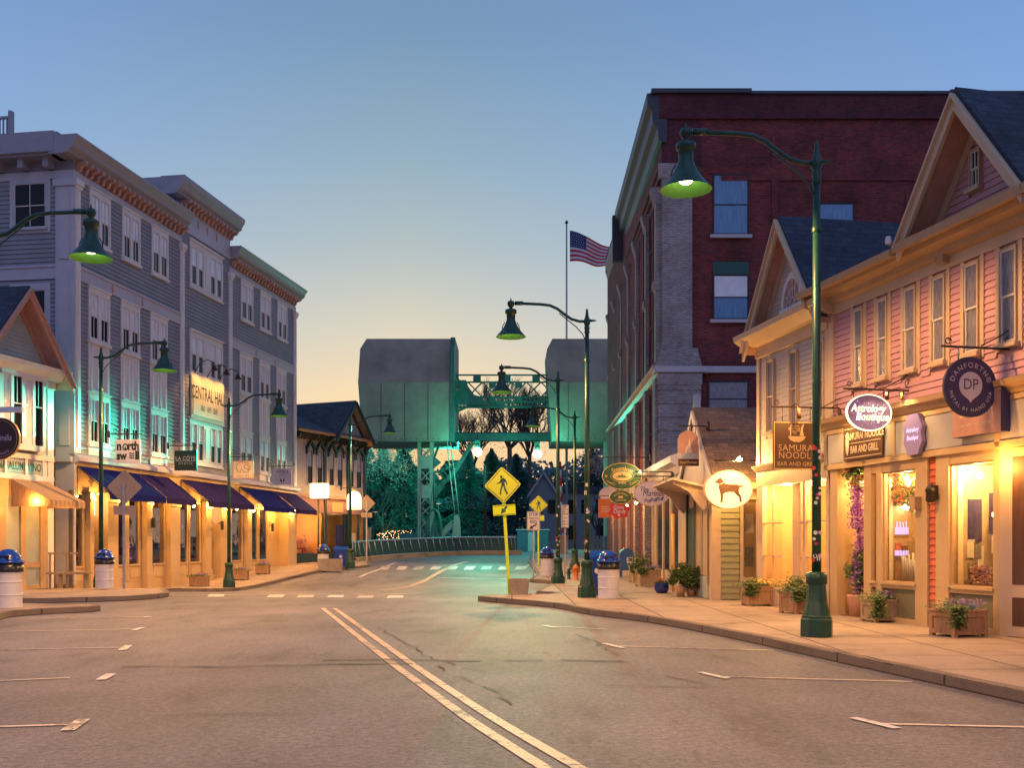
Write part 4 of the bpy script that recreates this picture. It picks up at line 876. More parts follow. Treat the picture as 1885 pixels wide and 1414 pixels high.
t = MB(); t.prismx([(0, 6.45), (-.18, 6.5), (-.2, 6.6), (-.42, 6.64), (-.44, 6.74), (-.1, 6.74), (0, 6.7)], -.3, PL); t.build('eave_mould', 'trim_ochre', pb)
t = MB(); t.prismx([(-.43, 6.70), (-.60, 6.68), (-.62, 6.80), (-.56, 6.82), (-.46, 6.74)], -.4, xg - hg - .2).prismx([(-.43, 6.74), (-.62, 6.7), (-.64, 6.84), (0, 6.98)], xg - hg - .1, PL); t.build('gutter', 'trim_ochre', pb)
t = MB(); t.tube([(-.25, -.5, 6.68), (-.25, -.45, 6.5), (-.1, -.1, 6.42), (.1, -.1, 6.3)], .05, 8); t.build('downpipe', 'trim_ochre', pb)
MB().prismx([(-.45, 6.72), (-.45, 6.78), (4, 7.6), (4, 7.5)], -.35, xg - hg - .05).build('low_roof', 'shingle_dark', pb)
t = MB(); t.box(xg - hg + .55, xg - hg + .72, -.2, -.06, 6.36, 6.5).build('flood_lamp', 'trim_ochre', pb); MB().lathe([(0, .1), (.04, .09), (.06, 0), (.05, -.05)], (xg - hg - .15, -.66, 6.92), 10).build('camera_dome', 'trim_white', pb)
# shopfront band
MB().box(-.1, PL, -.10, .2, 3.1, 3.95).build('sign_band', 'cream_front', pb)
t = MB(); t.prismx([(-.1, 3.9), (-.16, 3.94), (-.2, 4.0), (-.30, 4.04), (-.32, 4.12), (-.02, 4.2), (-.02, 3.9)], -.22, PL); t.build('shop_cornice', 'trim_ochre', pb)
t = MB(); ps = [-.04, 1.38, 2.35, 3.0, 5.15, 7.2, 9.2]
for a, b in zip(ps, ps[1:]): t.box(a + .07, b - .07, -.112, -.101, 3.22, 3.8)
t.build('band_panel', 'panel_grey', pb); t = MB()
for a in ps: t.box(a - .06, a + .06, -.125, -.1, 3.12, 3.9)
t.box(-.1, PL, -.125, -.101, 3.1, 3.2).box(-.1, PL, -.125, -.101, 3.82, 3.9); t.build('band_frame', 'cream_front', pb)
t = MB(); t.box(0, PL, 2.6, 2.7, .13, 3.1).box(0, .08, 0, 2.6, .13, 3.1).box(0, PL, .2, 2.6, 3.05, 3.1).box(U(1714), U(1727), .12, 2.6, .13, 3.1).build('room', 'interior_wall', pb); MB().box(0, PL, 0, 2.6, .0, .14).build('room_floor', 'floor_wood', pb)
# posts and windows
t = MB()
for a, b in ((1533, 1546), (1595, 1608), (1618, 1628), (1690, 1712), (1728, 1752), (1834, 1846)): t.box(U(a), U(b), -.06, .12, .13, 3.1)
for a, b in ((1608, 1618), (1628, 1690), (1752, 1834)): a, b = U(a), U(b); t.box(a, b, -.05, .1, .13, .22).box(a, b, -.05, .1, .76, .87).box(a, b, -.05, .1, 2.93, 3.1).box(a - .03, b + .03, -.1, -.05, .83, .88)
t.build('shopfront', 'cream_front', pb)
for a, b in ((1628, 1690), (1752, 1834)):
    a, b = U(a), U(b); MB().box(a, b, .02, .06, .22, .76).box(a - .001, b, -.03, .02, .76, .762).build('bulkhead', 'bulk_olive', pb)
    o = MB().box(a, a + .035, -.02, .05, .87, 2.93).box(b - .035, b, -.02, .05, .87, 2.93).box(a + .035, b - .035, -.02, .05, .87, .9).box(a + .035, b - .035, -.02, .05, 2.9, 2.93).build('shop_window', 'trim_ochre', pb); MB().face([(a, .01, .87), (b, .01, .87), (b, .01, 2.93), (a, .01, 2.93)]).build('pane', 'glass', o)
MB().face([(U(1608), .02, .87), (U(1618), .02, .87), (U(1618), .02, 2.93), (U(1608), .02, 2.93)]).build('side_light', 'glass', pb); MB().box(U(1608), U(1618), .03, .06, .22, .76).build('bulkhead', 'bulk_olive', pb)
t = MB(); t.clap(lambda z: [(U(1713.5), U(1727))], .13, 3.1, .0, .12, .03); t.build('orange_clapboards', 'siding_orange', pb)
# recessed doorway beyond the corner post, angled inwards
x0 = U(1846); t = MB(); a = (x0, -.06); b = (x0 + .62, .25)
t.add([(a[0], a[1], .13), (b[0], b[1], .13), (b[0], b[1], 3.1), (a[0], a[1], 3.1), (a[0], a[1] + .1, .13), (b[0], b[1] + .1, .13), (b[0], b[1] + .1, 3.1), (a[0], a[1] + .1, 3.1)], [(0, 1, 2, 3), (4, 7, 6, 5), (0, 4, 5, 1), (3, 2, 6, 7)]); t.box(b[0], PL, .25, .3, .13, 3.1); t.build('doorway_wall', 'trim_cream', pb)
def obl(mb, s0, s1, z0, z1, o_=.012):
    f = lambda s: (a[0] + (b[0] - a[0]) * s, a[1] + (b[1] - a[1]) * s - o_); p, q = f(s0), f(s1); mb.face([(p[0], p[1], z0), (q[0], q[1], z0), (q[0], q[1], z1), (p[0], p[1], z1)])
t = MB(); obl(t, .3, .72, .95, 2.95); obl(t, .3, .95, .3, .75); t.build('doorway_panel', 'door_brown', pb)
# stock inside the windows
t = MB(); a, b = U(1628), U(1690)
for z in (1.05, 1.5, 1.95): t.box(a, b, .9, 1.2, z, z + .03)
t.build('display_shelf', 'shelf_wood', pb); t = MB()
for i in range(60): x = a + .05 + random.random() * (b - a - .15); z = random.choice((1.08, 1.53, 1.98)); s_ = .02 + random.random() * .04; t.lathe([(0, 0), (s_, 0), (s_ * .8, s_ * 2.5), (s_ * .3, s_ * 3.2), (0, s_ * 3.3)], (x, .95 + random.random() * .2, z), 7, smooth=False)
t.build('candles', 'goods', pb); t = MB()
for i in range(14): x = a + .05 + i * (b - a - .1) / 14; t.tube([(x, .35, .9), (x, .35, 1.35 + .1 * sin(i * 3))], .02, 6)
t.build('tall_candles', 'paper', pb)
t = MB(); random.seed(3)
for i in range(900):
    x = a + .1 + random.random() * (b - a - .2); z = 2.15 + random.random() * .7; y = .3 + random.random() * .7; s_ = .05; d = Vector((random.gauss(0, 1), random.gauss(0, 1), random.gauss(0, 1))).normalized() * s_; e = d.orthogonal().normalized() * s_ * .5; p = Vector((x, y, z)); t.add([p - d, p + e, p + d, p - e], [(0, 1, 2, 3)], 0 if random.random() < .6 else 1)
t.build('hanging_greenery', ['leaf_ivy', 'petal_red'], pb)
a, b = U(1752), U(1834); t = MB(); t.box(a, b, .25, .9, .85, .9).box(b - 1.3, b, .9, 1.0, .9, 2.2); t.build('display_shelf', 'shelf_wood', pb)
for i, (px, z, w_, h_, m_) in enumerate(((1800, 2.0, .42, .30, 'photo_grey'), (1790, 1.42, .36, .3, 'paper'), (1812, 1.5, .3, .34, 'photo_grey'), (1796, 1.0, .4, .3, 'photo_grey'), (1822, 1.3, .34, .6, 'paper'))):
    x = U(px); MB().box(x - w_ / 2, x + w_ / 2, .5, .53, z, z + h_).box(x - w_ / 2 + .03, x + w_ / 2 - .03, .49, .5, z + .03, z + h_ - .03, ).build('framed_print', m_, pb)
t = MB()
for i in range(160): x = b - .02 - random.random() ** 1.3 * .9; z = .9 + random.random() * .28; s_ = .015 + random.random() * .025; t.lathe([(0, -s_), (s_, 0), (0, s_)], (x, .2 + random.random() * .3, z), 6)
t.build('trinkets', 'goods', pb); MB().box(b - .95, b, .6, .62, 1.75, 2.45).build('blue_reflection_panel', 'navy', pb)  # navy panel stands in for the blue reflection in the glass
t = MB(); random.seed(9)
for i in range(30): t.lathe([(0, -.012), (.012, 0), (0, .012)], (b - .2 - random.random() * .3, .3, 2.0 + random.random() * .8), 5)
t.build('fairy_lights', 'bulb', pb)
def sidepanel(par, a, zlo, zhi, yw, items, base):
    t = MB(); t.box(a - .03, a - .01, .08, yw, zlo, zhi); t.build('display_side', base, par)
    for k, (y0, y1, z0_, z1_, m_) in enumerate(items):
        MB().box(a - .009, a + .012 + .003 * (k % 3), y0, y1, z0_, z1_).build('display_item', m_, par)
a_, b_ = U(1752), U(1834)
sidepanel(pb, a_ + .02, .88, 2.93, .9, [(.10, .2, .9, 2.9, 'cream_sign'), (.30, .56, 1.62, 2.35, 'navy'), (.28, .42, 1.62, 1.66, 'lavender_sign'), (.36, .52, 1.78, 1.98, 'photo_grey'), (.27, .40, 1.35, 1.62, 'paper'), (.43, .55, 1.32, 1.58, 'photo_grey'), (.30, .47, 1.05, 1.26, 'photo_grey'), (.48, .60, 1.1, 1.55, 'paper'), (.24, .56, .9, .96, 'shelf_wood')], 'beige_panel')  # the navy item paints the window's blue reflection behind the prints
t = MB(); random.seed(14)
for i in range(170): y = .3 + random.random() * .28; z = .97 + random.random() ** 1.5 * .25; s_ = .012 + random.random() * .02; t.lathe([(0, -s_), (s_, 0), (0, s_)], (a_ + .05 + random.random() * .1, y, z), 6)
t.build('trinkets', 'goods', pb)
a_, b_ = U(1628), U(1690)
sidepanel(pb, a_ + .02, .88, 2.93, .8, [(.08, .16, .9, 2.9, 'cream_sign'), (.2, .5, 1.72, 1.75, 'shelf_wood'), (.2, .5, 1.32, 1.35, 'shelf_wood'), (.22, .34, 1.36, 1.6, 'cloth_red'), (.36, .48, 1.36, 1.55, 'door_brown'), (.2, .5, .9, 1.28, 'shelf_wood'), (.24, .46, 1.0, 1.2, 'paper')], 'trim_ochre')
t = MB()
for i in range(9): y = .2 + i * .033; t.box(a_ + .03, a_ + .05, y, y + .012, 1.76, 1.9 + .1 * (i % 2)); t.box(a_ + .03, a_ + .05, y, y + .014, 1.36, 1.46)
t.build('candle_row', 'neon_violet', pb)
t = MB(); random.seed(15)
for i in range(700):
    p = Vector((a_ + .04 + random.random() * .2, .12 + random.random() * .4, 2.3 + random.random() * .6)); d_ = Vector((random.gauss(0, 1), random.gauss(0, 1), random.gauss(0, 1))).normalized() * .035; e_ = d_.orthogonal() * .5; t.add([p - d_, p + e_, p + d_, p - e_], [(0, 1, 2, 3)], 0 if random.random() < .6 else 1)
t.build('hanging_greenery', ['leaf_ivy', 'petal_red'], pb)
t = MB(); t.lathe([(0, -.07), (.05, -.05), (.07, 0), (.04, .08), (0, .1)], (a_ + .12, .38, 2.28), 12); t.build('pendant_globe', 'bulb_hot', pb)
for x, y, z, e in ((U(1570), .5, 2.7, 60), (U(1660), 1.5, 2.7, 75), (U(1790), 1.3, 2.8, 95), (U(1820), .5, 2.8, 40)): light('lamp', 'POINT', (x, y, z), e, (1, .50, .14), pb, shadow_soft_size=.08)
t = MB(); t.lathe([(0, -.12), (.08, -.08), (.12, 0), (.07, .1), (.02, .14)], (U(1672), .5, 2.35), 14); t.build('pendant_globe', 'bulb_hot', pb); light('lamp', 'POINT', (U(1672), .3, 2.3), 10, (1, .7, .35), pb, shadow_soft_size=.12)
t = MB(); x = U(1730); t.box(x - .05, x + .05, -.16, -.06, 2.35, 2.6); t.lathe([(.02, .32), (.05, .3), (.10, .2), (.08, .18), (.08, .02), (.04, 0)], (x, -.18, 2.3), 12); t.build('wall_lantern', 'iron', pb)
light('lamp', 'POINT', (U(1865), -.3, 2.8), 70, (1, .42, .08), pb, shadow_soft_size=.08)
t = MB(); x = U(1697); t.box(x - .08, x + .08, -.2, -.06, 2.2, 2.42).build('meter_box', 'trim_ochre', pb)
# ================================================================ DRAWBRIDGE
Y0 = 82.
db_ = thing('drawbridge', 'bascule drawbridge with two overhead concrete counterweights, lattice towers and cross trusses', 'bridge', (-1, Y0, gz(-1, Y0)))
def rel(mb, nm, mat, par, top=None):
    p = par; o = Vector((0, 0, 0))
    while p is not None: o += p.location; p = p.parent
    return mb.build(nm, mat, par, loc=tuple(-o))
def zz(y, Y=Y0): return CH + (HY - y) / FL * Y
def xx(px, Y=Y0): return (px - PX) / FL * Y
for a, b in ((659, 831), (1008, 1160)):
    x0, x1 = xx(a), xx(b); t = MB(); zb, zm, zt = zz(812), zz(704), zz(622) + .25
    c = .45
    F0 = [(x0 + .35, 0, zb), (x1 - .1, 0, zb), (x1 - .1, 0, zm), (x0, 0, zm)]
    F1 = [(x0, 1.15, zt - .9), (x1 - .1, 1.15, zt - .9)]
    F2 = [(x0 + c, 1.6, zt), (x1 - .1, 1.6, zt)]
    vs = [Vector(v) + Vector((0, Y0, 0)) for v in [F0[0], F0[1], F0[2], F0[3], F1[0], F1[1], F2[0], F2[1], (x0 + .35, 7, zb), (x1 - .1, 7, zb), (x1 - .1, 7, zt), (x0 + c, 7, zt), (x0, 7, zt - .9)]]
    t.add(vs, [(0, 1, 2, 3), (3, 2, 5, 4), (4, 5, 7, 6), (6, 7, 10, 11), (8, 0, 3, 4, 12), (12, 4, 6, 11), (1, 9, 10, 7, 5, 2), (0, 8, 9, 1), (9, 8, 12, 11, 10)])
    rel(t, 'counterweight', 'bridge_concrete', db_)
    t = MB()
    for k in (1, 2, 3): xs_ = x0 + (x1 - x0) * k / 4; t.box(xs_ - .015, xs_ + .015, Y0 - .02, Y0 - .001, zb + .03, zm - .03)
    for k in range(14): t.box(x0 + .8 + k * (x1 - x0 - 1.4) / 14, x0 + .86 + k * (x1 - x0 - 1.4) / 14, Y0 - .03, Y0 - .001, zb + .12, zb + .2)
    rel(t, 'plate_seams', 'rust_iron', db_)
    t = MB(); t.box(x1 - .13, x1 + .22, Y0 - .06, Y0 + 7.05, zb - .05, zt - .8).box(x1 - .13, x1 + .22, Y0 + 1.2, Y0 + 7.05, zt - .8, zt + .04); rel(t, 'counterweight_rim', 'steel_green', db_)
def lattice(x0, x1, y, z0, z1, plates, depth=.9, mat='steel_pale'):
    w = (x1 - x0) * .22; t = MB()
    for yy in (y, y + depth):
        t.box(x0, x0 + w, yy, yy + .08, z0, z1).box(x1 - w, x1, yy, yy + .08, z0, z1)
        z = z0; s = (x1 - x0) * .75; k = 0
        while z < z1 - s:
            a, b = (x0 + w * .6, z), (x1 - w * .6, z + s)
            for q in ((a, b), ((a[0], b[1]), (b[0], a[1]))): t.tube([(q[0][0], yy + .04, q[0][1]), (q[1][0], yy + .04, q[1][1])], .05, 4)
            z += s
        for p, q in plates: t.box(x0 + w + .002, x1 - w - .002, yy - .01, yy + .03, p, q)
    t.box(x0 - .02, x0 + .06, y + .08, y + depth, z0, z1).box(x1 - .06, x1 + .02, y + .08, y + depth, z0, z1)
    return t
zb = zz(812); gz0 = gz(-7, 83)
t = lattice(xx(767), xx(796), Y0 + .8, gz0, zb, [(zz(862), zz(838)), (zz(917), zz(892))]); rel(t, 'lattice_tower', 'steel_pale', db_)
t = lattice(xx(1115), xx(1136), Y0 + .8, gz0, zb, [(zz(862), zz(838))]); rel(t, 'lattice_tower', 'steel_pale', db_)
t = MB(); X = xx(797); t.prism([(X, zz(838)), (X + .6, zz(850)), (X, zz(862))], Y0 + .75, Y0 + .85).prism([(X, zz(892)), (X + .9, zz(895)), (X, zz(920))], Y0 + .75, Y0 + .85)
t.tube([(X, Y0 + 1, zz(905)), (xx(835), Y0 + 1, zz(868)), (xx(870), Y0 + 1, zz(812))], .22, 4).tube([(X, Y0 + 1, zz(868)), (xx(812), Y0 + 1, zz(866)), (xx(850), Y0 + 1, zz(845))], .14, 4).tube([(X, Y0 + 1, zz(842)), (xx(806), Y0 + 1, zz(818))], .12, 4)
for q in ((803, 862, 815, 880), (810, 858, 822, 876), (818, 852, 830, 868)): t.tube([(xx(q[0]), Y0 + 1, zz(q[1])), (xx(q[2]), Y0 + 1, zz(q[3]))], .09, 4)
rel(t, 'knee_brace', 'steel_green', db_)
t = MB(); cx, n = xx(799), 14 # tall arched machinery frame
for yy in (Y0 - .3, Y0 + .9):
    P = [(cx - .55, yy, 1.3)] + [(cx - .55 * cos(pi * k / n) ** 1 * (1 if True else 1), yy, zz(980) + (zz(938) - zz(980)) * sin(pi * k / n)) for k in range(n + 1)] + [(cx + .55, yy, 1.3)]
    t.tube(P, .10, 5)
for k in range(7): x = cx - .36 + k * .12; t.tube([(x, Y0 + .2, 1.4), (x * .5 + cx * .5, Y0 + .2, zz(950) - abs(k - 3) * .25)], .035, 4)
t.tube([(cx, Y0, zz(938)), (cx + .0, Y0, zz(900)), (cx - .05, Y0, zz(870))], .06, 5).tube([(cx - .5, Y0, zz(985)), (cx - .25, Y0, zz(925)), (cx, Y0, zz(880))], .05, 4).box(cx - .9, cx + 1.5, Y0 - .5, Y0 + 1.5, 1.1, 1.35)
for x in (-.45, .0, .45): t.box(cx + x - .12, cx + x + .12, Y0 - .35, Y0 - .15, 1.35, 2.0)
rel(t, 'machinery_frame', 'steel_green', db_)
t = MB()
for a in ((828, 868, 838, 955), (835, 862, 845, 950), (823, 812, 828, 868), (829, 815, 835, 862), (806, 983, 834, 958), (808, 990, 836, 966)): t.tube([(xx(a[0]), Y0, zz(a[1])), (xx(a[2]), Y0, zz(a[3]))], .05, 5)
t.prism([(xx(832), 1.9), (xx(848), 1.9), (xx(846), zz(955)), (xx(842), zz(948)), (xx(836), zz(950))], Y0 - .2, Y0 + .6).prism([(xx(806), zz(985)), (xx(832), zz(962)), (xx(836), zz(968)), (xx(812), zz(993))], Y0 - .1, Y0 + .3).box(xx(820), xx(850), Y0 - .3, Y0 + .8, 1.0, 1.9)
rel(t, 'drive_strut', 'steel_pale', db_)
# portal trusses between the counterweights
t = MB(); xa, xb = xx(830), xx(1012); YT = Y0 + 3
def zt_(y): return zz(y, YT)
for y0, y1 in ((689, 691), (702, 704), (730, 733), (738, 742), (747, 751), (796, 799)): t.box(xa, xb, YT, YT + .3, zt_(y1), zt_(y0))
for px in (878, 933, 987): t.box(xx(px - 7, YT), xx(px + 7, YT), YT - .03, YT + .33, zt_(703), zt_(690))
for px in (906, 955, 843): t.box(xx(px - 6, YT), xx(px + 6, YT), YT - .03, YT + .33, zt_(713), zt_(703))
for px in (906, 955, 862, 1000): t.box(xx(px - 6, YT), xx(px + 6, YT), YT - .035, YT + .335, zt_(741), zt_(729))
for i in range(7):
    a, b = 834 + i * 27, 834 + (i + 1) * 27
    for q in ((a, 703, b, 731), (b, 703, a, 731)): t.tube([(xx(q[0], YT), YT + .1, zt_(q[1])), (xx(q[2], YT), YT + .1, zt_(q[3]))], .07, 4)
for i in range(26):
    a = 834 + i * 6.8; t.tube([(xx(a, YT), YT + .1, zt_(732)), (xx(a + 6.8, YT), YT + .1, zt_(749))], .045, 4); t.tube([(xx(a + 6.8, YT), YT + .1, zt_(732)), (xx(a, YT), YT + .1, zt_(749))], .045, 4)
t.prism([(xx(846, YT), zt_(700)), (xx(858, YT), zt_(700)), (xx(862, YT), zt_(712)), (xx(874, YT), zt_(728)), (xx(890, YT), zt_(731)), (xx(890, YT), zt_(746)), (xx(834, YT), zt_(746)), (xx(834, YT), zt_(728)), (xx(846, YT), zt_(714))], YT - .1, YT + .02)
t.tube([(xx(830, YT), YT, zt_(682)), (xx(840, YT), YT, zt_(692)), (xx(852, YT), YT, zt_(716))], .1, 5).tube([(xx(834, YT), YT + .2, zt_(760)), (xx(860, YT), YT + .2, zt_(748)), (xx(930, YT), YT + .2, zt_(744))], .16, 4)
rel(t, 'portal_truss', 'steel_green', db_)
t = MB(); t.box(xa - .5, xb + .5, YT - .3, YT + .6, zz(812, YT), zz(803, YT)); t.box(xa - .5, xb + .5, YT - .3, YT - .2, zz(803, YT), zz(799, YT))
for i in range(40): a = 834 + i * 4.4; t.tube([(xx(a, YT), YT - .25, zt_(803)), (xx(a + 4.4, YT), YT - .25, zt_(797))], .03, 4)
rel(t, 'portal_beam', 'steel_green', db_)
# railing along the bridge approach
rl = thing('bridge_railing', 'grey steel railing with slanting posts on the tan kerb below the drawbridge', 'railing', tuple((KB[0].x, KB[0].y, gz(KB[0].x, KB[0].y)) if hasattr(KB[0], 'x') else (KB[0][0], KB[0][1], 1.)))
P = dense([(Vector(p[:2]) + Vector((-.35, .45))) for p in KB], 1.0); t = MB(); pn = MB(); tr = []
for i, p in enumerate(P):
    z = gz(p.x, p.y) + .28; tr.append((p.x, p.y, z + .95))
t.tube(tr, .05, 6); t.tube([(x, y, z - .05) for x, y, z in tr], .03, 5); rel(t, 'top_rail', 'galv', rl)
t = MB()
for i in range(0, len(P) - 1): p, q = P[i], P[i + 1]; z = gz(p.x, p.y) + .25; t.tube([(p.x, p.y - .05, z + .92), (p.x * .55 + q.x * .45, p.y * .55 + q.y * .45 - .05, z)], .03, 5)
rel(t, 'slanting_posts', 'galv', rl)
t = MB(); vs = []
for x, y, z in tr: vs += [(x, y + .12, z - .92), (x, y + .12, z - .08)]
t.add(vs, [(2 * i, 2 * i + 2, 2 * i + 3, 2 * i + 1) for i in range(len(tr) - 1)]); rel(t, 'mesh_panel', 'steel_green', rl)
# traffic signals
def signal(px, py, label):
    Y = 80.5; X, z = xx(px, Y), zz(py, Y); s = thing('traffic_signal', label, 'traffic light', (X, Y, z), 0, 'green lights over the bridge entrance')
    t = MB(); t.box(-.21, .21, 0, .3, -.22, 1.05).tube([(0, .15, 1.05), (0, .15, 1.55)], .04, 6)
    for k in (0, .4, .8):
        for i in range(10): a, b = pi * i / 10, pi * (i + 1) / 10; t.add([(.17 * cos(a), -.22, k + .17 * sin(a)), (.17 * cos(b), -.22, k + .17 * sin(b)), (.17 * cos(b), 0, k + .17 * sin(b)), (.17 * cos(a), 0, k + .17 * sin(a))], [(0, 1, 2, 3)])
    t.build('housing', 'dark_green_paint', s); t = MB(); t.disc(0, .4, .14, .14, -.02, -.001, 16).disc(0, .8, .14, .14, -.02, -.001, 16); t.build('unlit_lens', 'ink', s)
    t = MB(); t.lathe([(0, -.34), (.24, -.24), (.34, 0), (.24, .24), (0, .34)], (0, -.36, 0), 20); t.build('green_lens', 'signal_green', s)
    return s
s1 = signal(879, 833, 'left one of the two glowing green lights hanging under the bridge portal'); s2 = signal(989, 837, 'right one of the two glowing green lights hanging under the bridge portal')
for s_, tgt, en, sz in ((s1, (-14.9, 36, 5.6), 85000, 7), (s2, (-15.9, 32.5, 5.4), 420000, 4.5), (s2, (5.8, 46, 8.2), 7000, 12), (s2, (.5, 30, 0), 9000, 13), (s1, (-1.0, 44, 0), 5000, 26), (s2, (2.0, 29, 5.5), 2500, 6)):
    p = s_.location + Vector((0, -1.1, 0)); d = Vector(tgt) - p; light('signal_beam', 'SPOT', (0, -1.1, 0), en, (.03, 1, .62), s_, d.to_track_quat('-Z', 'Y').to_euler(), spot_size=R(sz), spot_blend=1.0, shadow_soft_size=.2)
for s_ in (s1,): light('added_back_fill', 'SPOT', (0, 4.5, .3), 42000, (.03, 1, .70), s_, (R(92), 0, R(27)), spot_size=R(66), spot_blend=.8, shadow_soft_size=.2)  # added green fill aimed backwards to tint the trees behind the bridge
for s_ in (s1, s2): light('signal_glow', 'POINT', (0, -1.0, 0), 750, (.03, 1, .62), s_, shadow_soft_size=.15)
# ---- behind and beside the bridge
bt = thing('control_booth', 'pale blue boarded booth beside the far end of the road', 'booth', (xx(952, 86), 86, .9))
MB().box(0, 2.6, 0, 2, 0, 1.75).build('wall', 'blue_wall', bt); MB().box(-.1, 2.7, -.1, 2.1, 1.75, 1.85).build('roof', 'trim_lav', bt); MB().box(.9, 1.5, -.05, 0, 0, 1.6).build('door', 'trim_lav', bt)
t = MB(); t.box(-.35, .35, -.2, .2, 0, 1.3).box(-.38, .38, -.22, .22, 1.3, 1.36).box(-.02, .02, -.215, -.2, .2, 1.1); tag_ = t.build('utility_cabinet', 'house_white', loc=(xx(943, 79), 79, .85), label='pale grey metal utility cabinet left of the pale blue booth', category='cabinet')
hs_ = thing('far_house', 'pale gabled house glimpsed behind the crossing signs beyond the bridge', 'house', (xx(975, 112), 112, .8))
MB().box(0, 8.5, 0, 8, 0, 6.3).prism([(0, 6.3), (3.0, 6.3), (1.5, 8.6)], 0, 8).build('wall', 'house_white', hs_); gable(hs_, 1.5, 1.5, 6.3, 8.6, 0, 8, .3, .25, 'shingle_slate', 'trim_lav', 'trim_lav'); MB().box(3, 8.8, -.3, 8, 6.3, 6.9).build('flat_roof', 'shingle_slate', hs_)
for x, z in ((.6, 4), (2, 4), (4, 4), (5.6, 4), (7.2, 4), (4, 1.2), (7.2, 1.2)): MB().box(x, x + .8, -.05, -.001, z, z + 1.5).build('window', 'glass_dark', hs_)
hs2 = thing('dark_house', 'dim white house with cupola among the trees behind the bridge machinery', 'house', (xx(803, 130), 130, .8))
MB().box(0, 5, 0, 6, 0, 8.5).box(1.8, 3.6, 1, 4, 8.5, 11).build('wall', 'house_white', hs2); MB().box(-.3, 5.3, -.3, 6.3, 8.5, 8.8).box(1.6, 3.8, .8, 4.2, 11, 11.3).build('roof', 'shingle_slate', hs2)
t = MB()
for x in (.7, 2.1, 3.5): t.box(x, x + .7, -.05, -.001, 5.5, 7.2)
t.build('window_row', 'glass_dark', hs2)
fp = thing('flagpole', 'tall white flagpole rising behind the right counterweight', 'flagpole', (xx(1043, 96), 96, .9))
zf = zz(413, 96) - .9; MB().tube([(0, 0, 0), (0, 0, zf)], [.14, .07], 8).build('pole', 'galv', fp); MB().lathe([(0, 0), (.16, .12), (.1, .3), (0, .42)], (0, 0, zf), 10).build('ball', 'iron', fp)
fl = thing('flag', 'red, white and blue striped flag blowing to the right on the flagpole', 'flag', (xx(1049, 96), 96, zz(424, 96)))
def fpnt(u, v): # u along, v down
    Lx = 3.7; d = 1.25 * u ** 1.1; return (Lx * u * (1 - .06 * v), .25 * sin(u * 9 + v * 1.5) * u, -d * (1.25 - .1 * v) - v * 2.9 * (1 - .32 * u) + .1 * sin(u * 7))
for nm, sel, mat in (('red_stripes', lambda i, j: j % 2 == 0 and not (j < 7 and i < 10), 'flag_red'), ('white_stripes', lambda i, j: j % 2 == 1 and not (j < 7 and i < 10), 'flag_white'), ('canton', lambda i, j: j < 7 and i < 10, 'flag_blue')):
    t = MB()
    for i in range(24):
        for j in range(13):
            if sel(i, j): t.add([fpnt(i / 24, (j + 1) / 13), fpnt((i + 1) / 24, (j + 1) / 13), fpnt((i + 1) / 24, j / 13), fpnt(i / 24, j / 13)], [(0, 1, 2, 3)], 0, True)
    t.build(nm, mat, fl)
t = MB()
for r_ in range(6):
    for k in range(6):
        u, v = (k + .7 + .25 * (r_ % 2)) / 6.8 * 9.6 / 24, (r_ + .6) / 6.4 * 7 / 13; p = fpnt(u, v); t.prism([(p[0] + (.055 if i % 2 else .022) * sin(pi * i / 5), p[2] + (.055 if i % 2 else .022) * cos(pi * i / 5)) for i in range(10)], p[1] - .03, p[1] - .01)
t.build('stars', 'flag_white', fl)
# ---- trees
def leaves(mb, c, rad, n, size, clumps=14, mi=0, squash=1):
    C = [Vector((random.gauss(0, .5), random.gauss(0, .5), random.gauss(0, .5))) for _ in range(clumps)]
    C = [v * min(1, .95 / max(.01, v.length)) for v in C]
    for i in range(n):
        k = random.choice(C); p = k + Vector((random.gauss(0, .2), random.gauss(0, .2), random.gauss(0, .2)))
        p = Vector((c[0] + p.x * rad[0], c[1] + p.y * rad[1], c[2] + p.z * rad[2])); d = Vector((random.gauss(0, 1), random.gauss(0, 1), random.gauss(0, .6))).normalized(); e = d.orthogonal().normalized(); e.rotate(Matrix.Rotation(random.random() * 6, 3, d)); s = size * random.uniform(.6, 1.4)
        mb.add([p - d * s, p + e * s * .45, p + d * s, p - e * s * .45], [(0, 1, 2, 3)], mi)
def evergreen(h, r, seed, n=5200, mat='leaf_dark', size=.17):
    random.seed(seed); t = MB(); 
    for i in range(n):
        v = random.random() ** .8; z = h * (.06 + .94 * v); w = r * (1 - v) ** .75 * (.75 + .3 * sin(z * 2.2 + seed) + .1 * sin(z * 6)); a = random.random() * 6.283; q = w * (random.random() ** .35) * (.85 + .25 * sin(a * 5 + z * 1.3))
        p = Vector((q * cos(a), q * sin(a), z - q * .18)); d = Vector((cos(a), sin(a), random.gauss(-.15, .3))).normalized(); e = d.orthogonal().normalized(); e.rotate(Matrix.Rotation(random.random() * 6, 3, d)); s = size * random.uniform(.6, 1.5)
        t.add([p - d * s, p + e * s * .4, p + d * s, p - e * s * .4], [(0, 1, 2, 3)])
    return t, h
def tree_thing(name, label, crown, trunk, loc, group, cm, tm='bark'):
    o = thing(name, label, 'tree', loc, 0, group); trunk.build('trunk', tm, o); crown.build('crown', cm, o); return o
G1 = 'evergreens beyond the bridge'
ev = []
for k in range(2):
    c, h = evergreen(13.5 - k * 2, 4.6 + k * .6, 31 + k, 13000); ev.append(tree_thing('evergreen_tree', '', c, MB().tube([(0, 0, 0), (.1, 0, h * .5), (0, 0, h * .95)], [.3, .2, .04], 7), (0, 0, 0), G1, 'leaf_dark' if k == 0 else 'leaf_teal'))
